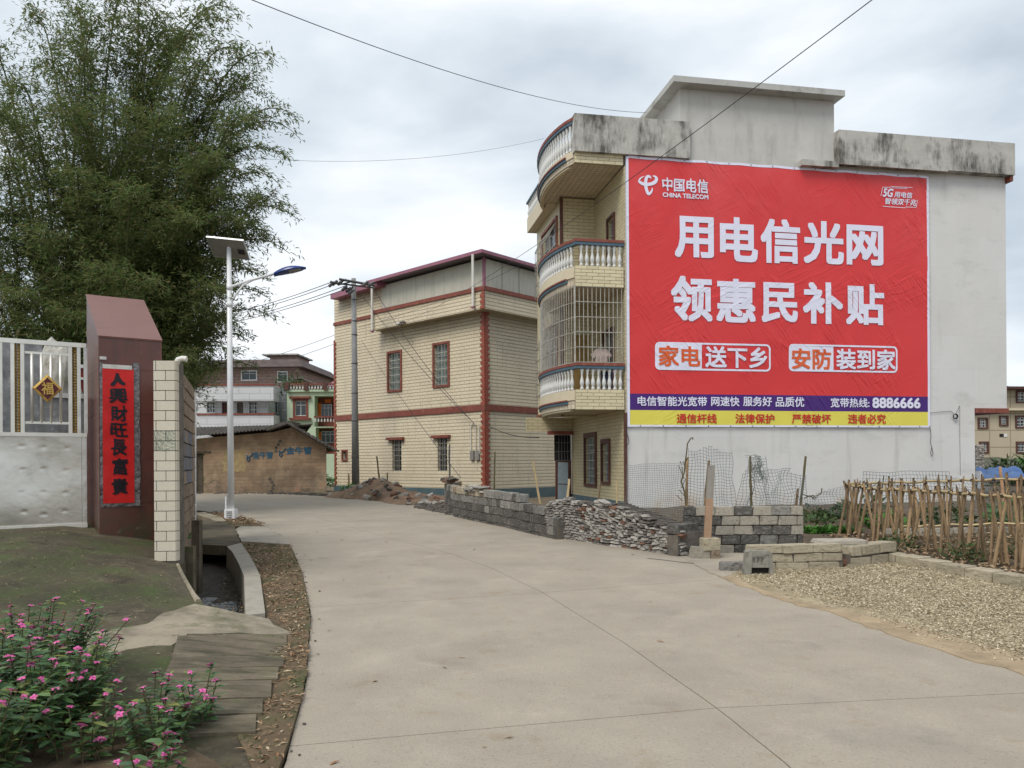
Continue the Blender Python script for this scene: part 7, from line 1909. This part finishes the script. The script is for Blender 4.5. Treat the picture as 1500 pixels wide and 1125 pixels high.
def leafcloud(name, base, d, up, Ls, Ws, m, parent=None, fold=.0, origin=(0, 0, 0), mid=.45, droop=.12):
    """one pointed leaf (4 corner blade, folded along its rib) per row"""
    base = np.asarray(base, float); d = np.asarray(d, float); n = len(base)
    d /= np.linalg.norm(d, axis=1)[:, None]
    s = np.cross(d, up); s /= np.linalg.norm(s, axis=1)[:, None] + 1e-9; nn = np.cross(s, d)
    Ls = np.asarray(Ls)[:, None]; Ws = np.asarray(Ws)[:, None]
    p0 = base; p2 = base + d * Ls - nn * Ls * droop
    c = base + d * Ls * mid
    p1 = c + s * Ws + nn * Ws * fold; p3 = c - s * Ws + nn * Ws * fold
    V = np.stack([p0, p1, p2, p3], 1).reshape(-1, 3) - np.array(origin)
    me = bpy.data.meshes.new(name)
    me.vertices.add(4 * n); me.vertices.foreach_set('co', V.ravel())
    F = 2 * n; idx = np.arange(n)[:, None] * 4 + np.array([[0, 1, 2, 0, 2, 3]])
    me.loops.add(6 * n); me.loops.foreach_set('vertex_index', idx.ravel())
    me.polygons.add(F); me.polygons.foreach_set('loop_start', np.arange(F) * 3); me.polygons.foreach_set('loop_total', np.full(F, 3))
    me.materials.append(m); me.update(calc_edges=True)
    o = link(name, me, parent); o['kind'] = 'stuff'; return o

# ------------------------------------------------------------------ BAMBOO CLUMP
BCX, BCY = -11.2, 21.5
bc_ = thing('bamboo_clump', 'towering dense bamboo clump with feathery arching tips behind the gate', 'bamboo', (BCX, BCY, zgs(BCY) - .3))
bo = np.array([BCX, BCY, zgs(BCY) - .3])
B, D, Lf = [], [], []
# where the tips of the clump stand in the silhouette: (px, py, depth)
tips = [(60, 95, 21), (20, 130, 20), (110, 20, 21.5), (150, 40, 20.5), (190, 2, 22), (205, -10, 21), (235, 30, 20.5), (262, 60, 22), (340, 42, 21), (352, 28, 22), (300, 110, 20), (408, 92, 20.5), (385, 130, 22), (443, 178, 21),
        (425, 235, 20), (441, 205, 22.5), (438, 322, 20.5), (415, 300, 22), (425, 372, 21.5), (392, 410, 20.5), (405, 470, 22), (370, 180, 19), (330, 240, 18.6), (360, 330, 19), (-40, 60, 21), (-120, 90, 21), (-60, 160, 19), (-150, 200, 20), (80, 160, 18.8), (160, 150, 18.6), (250, 170, 18.8),
        (0, 250, 18.4), (-100, 300, 18.5), (110, 260, 18), (200, 290, 17.8), (290, 330, 18), (60, 350, 17.6), (-60, 400, 17.8), (150, 400, 17.4), (240, 420, 17.6), (320, 430, 18.2), (20, 440, 17.3), (90, 470, 17.2), (200, 500, 17.3), (290, 530, 18), (330, 570, 19), (355, 520, 20), (385, 545, 22.5), (310, 600, 20.5), (265, 560, 17.5),
        (380, 300, 19.5), (350, 255, 20), (398, 440, 21), (372, 395, 19.8), (342, 480, 19.6), (305, 455, 19), (365, 500, 21), (395, 350, 21), (-10, 320, 19), (-40, 470, 18), (10, 540, 18.2), (-90, 520, 18.5), (30, 470, 20), (60, 560, 20), (-30, 560, 21), (410, 270, 21), (400, 150, 21.5), (360, 90, 21.5),
        (130, 90, 23.5), (280, 90, 23.5), (40, 40, 23), (340, 200, 23.5), (400, 350, 23.5), (220, 200, 23.5), (100, 200, 24), (-30, 200, 24), (300, 400, 24), (150, 320, 24.5), (0, 380, 24), (250, 500, 24), (100, 480, 24), (350, 480, 24)]
culms = []
rr = random.Random(3)
for i, (px, py, Y) in enumerate(tips):
    tip = P(px, py, Y); a = rr.uniform(0, 6.28); r0 = rr.uniform(.3, 1.5)
    b = Vector((BCX + r0 * math.cos(a) + (tip.x - BCX) * .12, BCY + r0 * math.sin(a) + (tip.y - BCY) * .2, zgs(BCY) - .3))
    hv = tip - b
    droop = .10 + .18 * min(1, Vector((hv.x, hv.y)).length / max(1, hv.z))
    c1 = b + Vector((hv.x * .12, hv.y * .12, hv.z * .62)); c2 = b + Vector((hv.x * .62, hv.y * .62, hv.z * (1.0 + droop)))
    pts = []
    n = 22
    for k in range(n + 1):
        t = k / n; pts.append(((1 - t) ** 3) * b + 3 * (1 - t) ** 2 * t * c1 + 3 * (1 - t) * t * t * c2 + t ** 3 * tip)
    culms.append(pts)
    MB().tube([p - Vector(bo) for p in pts], [.045 * (1 - .92 * k / n) + .004 for k in range(n + 1)], 6, cap=False).build('culm', M_culm, bc_, True)
    ln = sum((pts[k + 1] - pts[k]).length for k in range(n))
    nodes = int(ln * 4.7)
    for q in range(nodes):
        t = .16 + .84 * (q + rr.random()) / nodes
        i0 = min(n - 1, int(t * n)); p = pts[i0].lerp(pts[i0 + 1], t * n - i0); u = (pts[i0 + 1] - pts[i0]).normalized()
        for w in range(3 if t < .62 else (2 if t < .8 else 1)):
            az_b = rr.uniform(0, 6.283); el = rr.uniform(.15, .9)
            bd_ = Vector((math.cos(az_b) * math.cos(el), math.sin(az_b) * math.cos(el), math.sin(el))) + u * .5
            bd_.normalize(); bl = rr.uniform(.6, 1.45) * (1.0 if t < .75 else max(.22, (1.06 - t) * 2.6))
            m_ = max(4, int(bl * 20))
            for e_ in range(m_):
                v = (e_ + .5) / m_; pos = p + bd_ * bl * v; pos.z -= .32 * bl * v * v
                # leaves in small tufts on thin twigs
                tw_ = Vector((rr.gauss(0, .5), rr.gauss(0, .5), rr.gauss(-.1, .35))) * .16
                for _ in range(2):
                    B.append(pos + tw_ + Vector((rr.gauss(0, .03), rr.gauss(0, .03), rr.gauss(0, .03))))
                    dd = bd_ * .7 + Vector((rr.gauss(0, .6), rr.gauss(0, .6), rr.gauss(-.45, .4))); D.append(dd)
                    Lf.append(rr.uniform(.10, .19))
B = np.array([b[:] for b in B]); D = np.array([d[:] for d in D]); Lf = np.array(Lf)
kp = ~((B[:, 0] > -9.2) & (B[:, 2] < 3.3 + (B[:, 0] + 9.2) * .32 + rng.normal(0, .35, len(B))))
kp &= ~((B[:, 1] < 17.2))
kp &= rng.uniform(0, 1, len(B)) > np.clip((B[:, 2] - 8.5) / 6, 0, .32)
B, D, Lf = B[kp], D[kp], Lf[kp]
up0 = np.array([0, 0, 1.0]) + rng.normal(0, .35, B.shape)
leafcloud('foliage', B, D, up0, Lf, Lf * .085 + .004, M_bleaf, bc_, fold=.3, origin=bo)
# a darker thicket low behind the wall, same plant kind as undergrowth
n = 40000
ux = rng.uniform(-20, -6.0, n); uy = 17 + rng.uniform(0, 5, n) + np.abs(ux + 11) * .1; uz = zgs(18) + rng.uniform(-.2, 4.6, n)
keep = (ux < -8.9 + rng.normal(0, .25, n)); ux, uy, uz = ux[keep], uy[keep], uz[keep]
Bu = np.stack([ux, uy, uz], 1); Du = rng.normal(0, 1, Bu.shape); Du[:, 2] -= .3
leafcloud('undergrowth', Bu, Du, np.array([0, 0, 1.0]) + rng.normal(0, .4, Bu.shape), rng.uniform(.12, .26, len(Bu)), rng.uniform(.012, .022, len(Bu)), M_bleaf)

# ------------------------------------------------------------------ FLOWERING BUSH
def periwinkle(label, bases, spread_px, nst, hrange, seed, petal_n):
    r = random.Random(seed); x0, y0 = bases[0][:2]
    t = thing('flowering_bush', label, 'bush', (x0, y0, zA(x0, y0)), 0, None); o = Vector(t.location)
    B, D, Ls, Ws, stems, heads = [], [], [], [], MB(), []
    for i in range(nst):
        bx_, by_, rad = r.choice(bases)
        a = r.uniform(0, 6.283); q = rad * math.sqrt(r.random()); b = Vector((bx_ + q * math.cos(a), by_ + q * math.sin(a), 0)); b.z = zA(b.x, b.y)
        lean = Vector((math.cos(a), math.sin(a), 0)) * r.uniform(.1, .55) * (q / max(.1, rad) + .3); h = r.uniform(*hrange) * (1 - .35 * (q / max(.1, rad)) ** 3)
        tip = b + Vector((lean.x * h, lean.y * h, h))
        mid_ = b.lerp(tip, .5) - lean * .05
        stems.tube([b - o, mid_ - o, tip - o], [.005, .004, .003], 4, cap=False)
        nw = int(h / .030)
        for k in range(nw):
            v = .25 + .75 * k / nw; p = (b.lerp(mid_, v * 2) if v < .5 else mid_.lerp(tip, v * 2 - 1)); a0 = k * 1.57 + r.uniform(-.3, .3)
            for sgn in (0, math.pi):
                B.append(p); D.append(Vector((math.cos(a0 + sgn), math.sin(a0 + sgn), r.uniform(-.1, .5)))); l = r.uniform(.05, .085) * (.8 + .4 * v); Ls.append(l); Ws.append(l * r.uniform(.20, .27))
        for k in range(6):   # terminal rosette
            a0 = r.uniform(0, 6.283); B.append(tip); D.append(Vector((math.cos(a0), math.sin(a0), r.uniform(.3, .9)))); l = r.uniform(.03, .055); Ls.append(l); Ws.append(l * .25)
        heads.append(tip)
    stems.build('stems', M_stem, t)
    Bn = np.array([b[:] for b in B]); Dn = np.array([d[:] for d in D])
    leafcloud6('leaves', Bn, Dn, np.array([0, 0, 1.0]) + rng.normal(0, .2, Bn.shape), Ls, np.array(Ws) * .85, M_leaf, t, fold=.25, origin=np.array(o), droop=.18)
    heads.sort(key=lambda p: -(p.z - zA(p.x, p.y)) + r.uniform(-.09, .09))
    for k, p in enumerate(heads[:petal_n]):
        f = link('flower', r.choice(flower_me), t, p - o + Vector((r.uniform(-.01, .01), r.uniform(-.01, .01), .012)), (r.uniform(-.5, .5) + .25, r.uniform(-.4, .4), r.uniform(0, 6.28)), [r.uniform(.8, 1.15)] * 3)
    return t
flower_me = []
for i in range(4):
    mb = MB(); rr_ = random.Random(i)
    for k in range(5):
        a = k * 2 * math.pi / 5; c, s_ = math.cos(a), math.sin(a)
        pts = [(0, 0, 0), (.011, -.008, .003), (.021, -.007, .002 + rr_.uniform(-.003, .002)), (.025, 0, -.001), (.021, .007, .002 + rr_.uniform(-.003, .002)), (.011, .008, .003)]
        mb.add([(x * c - y * s_, x * s_ + y * c, z) for x, y, z in pts], [(0, 1, 2, 3, 4, 5)], 0)
    mb.add([(.004 * math.cos(a), .004 * math.sin(a), .004) for a in (0, 1.05, 2.1, 3.14, 4.19, 5.24)], [(0, 1, 2, 3, 4, 5)], 1)
    mb.tube([(0, 0, 0), (0, 0, -.02)], .0015, 4, 0)
    flower_me.append(mb.mesh('flower', [M_petal, M_eye]))
periwinkle('large flowering bush with pink five petalled flowers filling the lower left corner', [(-2.85, 4.3, .42), (-3.15, 4.9, .5), (-3.3, 5.4, .35), (-2.95, 3.6, .40), (-3.6, 4.3, .6), (-2.6, 3.65, .22), (-3.5, 5.3, .45), (-2.7, 4.6, .25)], 0, 580, (.18, .54), 5, 300)
periwinkle('straggly pink flowering stems leaning out to the right of the large bush', [(-2.05, 4.45, .16), (-1.90, 4.2, .14), (-2.25, 4.15, .16), (-1.85, 4.6, .1)], 0, 66, (.12, .34), 8, 50)
periwinkle('small pink flowering seedling growing right of the bush beside the slabs', [(-1.72, 3.7, .10)], 0, 14, (.10, .28), 9, 9)
periwinkle('single tall pink flowering sprig standing above the left of the bush', [(-3.05, 5.45, .03)], 0, 2, (.28, .36), 12, 2)
# twigs and dead leaves under the bush
mb = MB()
for k in range(110):
    x, y = random.uniform(-2.9, -1.35), random.uniform(2.9, 4.3); a = random.uniform(0, 3.14); l = random.uniform(.02, .10); z = zA(x, y) + .006
    mb.tube([(x, y, z), (x + l * math.cos(a), y + l * math.sin(a), z + .01)], random.uniform(.001, .0022), 4)
o = mb.build('dry_twigs', M_stem); o['kind'] = 'stuff'

# ------------------------------------------------------------------ SCATTER
def scatter(name, pts, m, L_, W_, flat=.25, zoff=.006):
    n = len(pts); a = rng.uniform(0, 6.283, n); d = np.stack([np.cos(a), np.sin(a), rng.normal(0, flat, n)], 1)
    up = np.array([0, 0, 1.0]) + rng.normal(0, flat, (n, 3)); pts = np.array(pts) + np.array([0, 0, zoff])
    return leafcloud(name, pts, d, up, rng.uniform(*L_, n), rng.uniform(*W_, n), m, None, fold=.25)
def inpoly(x, y, poly_):
    c = False; j = len(poly_) - 1
    for i in range(len(poly_)):
        xi, yi = poly_[i][:2]; xj, yj = poly_[j][:2]
        if (yi > y) != (yj > y) and x < (xj - xi) * (y - yi) / (yj - yi) + xi: c = not c
        j = i
    return c
def inside(poly_, n, dens=None, r=random):
    x0, x1 = min(p[0] for p in poly_), max(p[0] for p in poly_); y0, y1 = min(p[1] for p in poly_), max(p[1] for p in poly_); out = []
    tries = 0
    while len(out) < n and tries < n * 40:
        tries += 1
        x, y = r.uniform(x0, x1), r.uniform(y0, y1)
        if inpoly(x, y, poly_) and (dens is None or r.random() < dens(x, y)): out.append((x, y))
    return out
# straw chips over the right-hand ground
sp_ = [(x, y) for x, y in gp if y > 3.5]; sp_ = [(3.95, 3.5)] + sp_[0:] 
def dchip(x, y):
    e = x - (RW[3].x if False else min((abs(p.y - y), p.x) for p in RW[2:10])[1])
    return min(1, max(0.02, (e - .12) * 2.2)) * (.55 + .45 * (noise.noise(Vector((x * 1.2, y * 1.2, 0))) > -.25))
ch = inside([(p[0], p[1]) for p in gp if p[1] > 3.0] + [(7.4, 3.0), (3.95, 3.0)], 60000, dchip)
scatter('straw_chips', [(x, y, zR(x, y)) for x, y in ch], M_chip, (.014, .038), (.004, .010), .35, .005)
# dead leaves on verge, apron edge, road
vl = inside(vw, 3200, lambda x, y: .35 + .65 * (noise.noise(Vector((x * 2.5, y * 2.5, 0))) > 0) + .0)
scatter('dead_leaves', [(x, y, zV(x, y)) for x, y in vl], M_litter, (.03, .075), (.004, .010), .3)
vl = inside([(G(*p).x, G(*p).y) for p in ((332, 772), (352, 771), (389, 771), (366, 762), (345, 757), (331, 753), (310, 752), (318, 764))], 900)
scatter('dead_leaves', [(x, y, zgs(y) + .045) for x, y in vl], M_litter, (.05, .11), (.008, .018), .3)
rl = []
for k in range(420):
    y = random.uniform(3, 24) ; x = random.uniform(left_edge_x(y) + .05, 3.0)
    d_ = min(1, .12 + .9 * math.exp(-(x - left_edge_x(y)) / .5))
    if random.random() < d_ * .8: rl.append((x, y, zgs(y) + .006))
scatter('fallen_leaves', rl, M_litter, (.03, .09), (.004, .012), .12, .004)
al = inside([(-6, 4.5), (-1.6, 4.5), (-2.2, 7), (-3.4, 8), (-4.2, 9.5), (-6.3, 10.8)], 420)
scatter('fallen_leaves', [(x, y, zA(x, y)) for x, y in al], M_litter, (.015, .05), (.003, .009), .2)
wl_ = inside([(-3.1, 7.8), (-2.3, 7.6), (-3.6, 12.5), (-4.6, 12.5)], 700, lambda x, y: .25 + .75 * (y > 9.2))
scatter('floating_litter', [(x, y, max(wz + max(0, y - 12) * .03, zSilt(x, y)) + .0) for x, y in wl_], M_litter, (.02, .07), (.004, .012), .2)
# pebbles on the road edge and straw ground
mb = MB()
for k in range(0):
    y = random.uniform(4, 14); x = min((abs(p.y - y), p.x) for p in RW[2:14])[1] + random.gauss(.05, .12); q = random.uniform(.006, .016)
    stone_add(mb, V_stA[k % 6], (x, y, zgs(y) + .01), (0, 0, random.uniform(0, 3)), (q * 2, q * 1.5, q))
for k in range(20):
    y = random.uniform(3.2, 13); x = left_edge_x(y) + random.gauss(.03, .10); q = random.uniform(.005, .014)
    stone_add(mb, V_stA[k % 6], (x, y, zgs(y) + .006), (0, 0, random.uniform(0, 3)), (q * 2, q * 1.5, q))
o = mb.build('pebbles', M_stoneB); o['kind'] = 'stuff'

# ------------------------------------------------------------------ GARDEN PLANTS
def clump(label, x, y, h, rad, n, m=M_veg, name='plant', cat='plant', L_=(.08, .16), asp=.2, group=None, zf=zgs, upb=.6):
    z = zf(y) if zf is zgs else zf(x, y); t = thing(name, label, cat, (x, y, z), 0, group)
    r_ = rad * np.sqrt(rng.uniform(0, 1, n)); a = rng.uniform(0, 6.283, n); hh_ = h * rng.uniform(.1, 1, n) * (1 - .5 * (r_ / rad) ** 2)
    B = np.stack([r_ * np.cos(a), r_ * np.sin(a), hh_], 1); D = np.stack([np.cos(a) + rng.normal(0, .5, n), np.sin(a) + rng.normal(0, .5, n), rng.normal(upb, .5, n)], 1)
    l = rng.uniform(*L_, n); leafcloud('leaves', B, D, np.array([0, 0, 1.0]) + rng.normal(0, .3, B.shape), l, l * asp, m, t, fold=.2)
    mb = MB()
    for k in range(5):
        a_ = random.uniform(0, 6.28); mb.tube([(0, 0, 0), (rad * .4 * math.cos(a_), rad * .4 * math.sin(a_), h * .7)], .006, 4, cap=False)
    mb.build('stem', M_stem, t); return t
k = 0
lab = 'bright green vegetable seedling in the row between the pale block wall and the bamboo fence'
for i in range(13):
    p = G(1182 + i * 5.2, 782 + (i % 2) * 1.5); clump(lab, p.x, p.y, .13, .22, 150, M_veg, 'vegetable', 'vegetable', (.05, .10), .3, 'row of green vegetables')
for i, (px, py, h) in enumerate(((1188, 763, .32), (1203, 760, .2), (1222, 762, .18), (1196, 770, .16), (1238, 764, .2))):
    p = G(px, py); clump(['dark weed growing against the foot of the white wall, leftmost tall one', 'low weed at the foot of the white wall beside the tall one', 'low weed at the foot of the white wall in the middle of the gap', 'weed growing just behind the vegetable row at its left', 'weed at the foot of the white wall nearest the bamboo fence'][i], p.x, p.y, h, .4, 120, M_weed, 'weed', 'weed', (.08, .16), .22)
labs = ['leafy plant behind the first stakes of the bamboo fence', 'leafy plant behind the middle stakes of the bamboo fence', 'leafy plant behind the right stakes of the bamboo fence', 'broad leafy plant before the low netting', 'dark leafy plant beneath the tarpaulin', 'green plant in the second garden bed']
for i, (x, y, h, r_, n) in enumerate(((7.3, 15.4, .32, .5, 150), (8.6, 15.6, .45, .55, 190), (10.2, 15.8, .4, .6, 190), (8.0, 17.8, .45, .7, 220), (11.5, 17.5, .6, .8, 260), (10.2, 13.0, .25, .5, 140))):
    clump(labs[i], x, y, h, r_, n, M_weed if i % 2 else M_veg, 'garden_plant', 'plant', (.10, .20), .28)
for i, (x, y, h, r_, n) in enumerate(((6.2, 10.9, .3, .28, 160), (5.9, 12.0, .35, .3, 150), (7.3, 11.2, .25, .3, 120))):
    clump(['weed sprouting inside the fence behind the tan edging', 'weed sprouting between the left fence stakes', 'weed among the dead stalks inside the fence'][i], x, y, h, r_, n, M_weed, 'weed', 'weed', (.05, .11), .25)
# banana-like bright plant far right, weeds at hut and mound
p = G(1482, 684); clump('bright green long-leaved plant below the beige house', 22.6, 33.0, 1.6, .8, 240, M_veg, 'plant', 'plant', (.5, .9), .07, upb=1.5)
p = G(1455, 690); clump('dark shrub below the beige house beside the rubble pillar', 21.0, 33.5, 1.3, .8, 600, M_weed, 'shrub', 'shrub', (.15, .3), .2)
p = G(508, 723); clump('small green weed at the foot of the cream house left corner', p.x, p.y + .8, .35, .4, 260, M_veg, 'weed', 'weed', (.08, .15), .25)
p = G(485, 718); clump('grassy tuft between the adobe hut and the cream house', -9.3, 36.5, .7, 1.0, 700, M_veg, 'grass_tuft', 'grass', (.15, .3), .12)
p = G(1192, 748); 
clump('green creeper tuft between the rubble wall and the white wall', 2.55, 13.3, .22, .25, 160, M_veg, 'weed', 'weed', (.05, .10), .3)
clump('little plant sprouting from the foot of the brown block wall above the drain', *(G(274, 818).x + .05, G(274, 818).y - .2), .12, .12, 50, M_veg, 'weed', 'weed', (.03, .06), .35, zf=lambda x, y: zgs(y) + .3)
# roof shrub on the far brick house and far tree line
def far_tree(label, x, y, h, r_, n, name='tree', cat='tree', m=M_weed):
    t = thing(name, label, cat, (x, y, zgs(y)))
    c = rng.normal(0, 1, (14, 3)) * np.array([r_ * .5, r_ * .5, h * .16]) + np.array([0, 0, h * .68])
    w = rng.integers(0, 14, n); B = c[w] + rng.normal(0, .33, (n, 3)) * r_ * .55
    D = rng.normal(0, 1, (n, 3)); l = rng.uniform(.25, .5, n)
    leafcloud('crown', B, D, np.array([0, 0, 1.0]) + rng.normal(0, .4, B.shape), l, l * .25, m, t, fold=.2)
    MB().tube([(0, 0, -.2), (.1, 0, h * .4), (0, 0, h * .75)], [.2, .14, .06], 7).build('trunk', M_stem, t)
far_tree('dark leafy tree far behind the gap left of the cream house', -14.5, 60, 4.5, 2.2, 1500)
t = thing('roof_shrub', 'small green shrub growing on the roof edge of the pinkish brick house', 'shrub', P(425, 563, 46.5)); 
n = 260; B_ = rng.normal(0, 1, (n, 3)) * np.array([.45, .4, .35]); leafcloud('leaves', B_, rng.normal(0, 1, (n, 3)), np.array([0, 0, 1.0]) + rng.normal(0, .4, (n, 3)), rng.uniform(.2, .35, n), rng.uniform(.03, .05, n), M_weed, t)
# dead stalks inside the fenced plot
mb = MB()
for k in range(520):
    x, y = random.uniform(6.3, 9.5), random.uniform(9.0, 13.2)
    if x < 6.3 + (13 - y) * .12: continue
    a = random.uniform(0, 6.28); l = random.uniform(.1, .5); z = zgs(y) + random.uniform(.03, .18)
    mb.tube([(x, y, z), (x + l * .5 * math.cos(a), y + l * .5 * math.sin(a), z + random.uniform(-.02, .16)), (x + l * math.cos(a), y + l * math.sin(a), z + random.uniform(-.05, .1))], .005, 3, cap=False)
o = mb.build('dead_stalks', M_stem); o['kind'] = 'stuff'
gl_ = [(random.uniform(5.5, 10), random.uniform(8.5, 14)) for _ in range(5200)]
scatter('dead_leaves', [(x, y, zGd(x, y) + random.uniform(0, .05)) for x, y in gl_ if x > 5.7 + (12 - y) * .1], M_litter, (.04, .10), (.012, .028), .4)
# moss tufts on apron, weeds along verge
mv = inside(vw, 900, lambda x, y: (noise.noise(Vector((x * 3, y * 3, 5))) > .05) * 1.0)
scatter('moss_tufts', [(x, y, zV(x, y)) for x, y in mv], M_weed, (.01, .03), (.002, .006), .9)

bpy.context.view_layer.update()
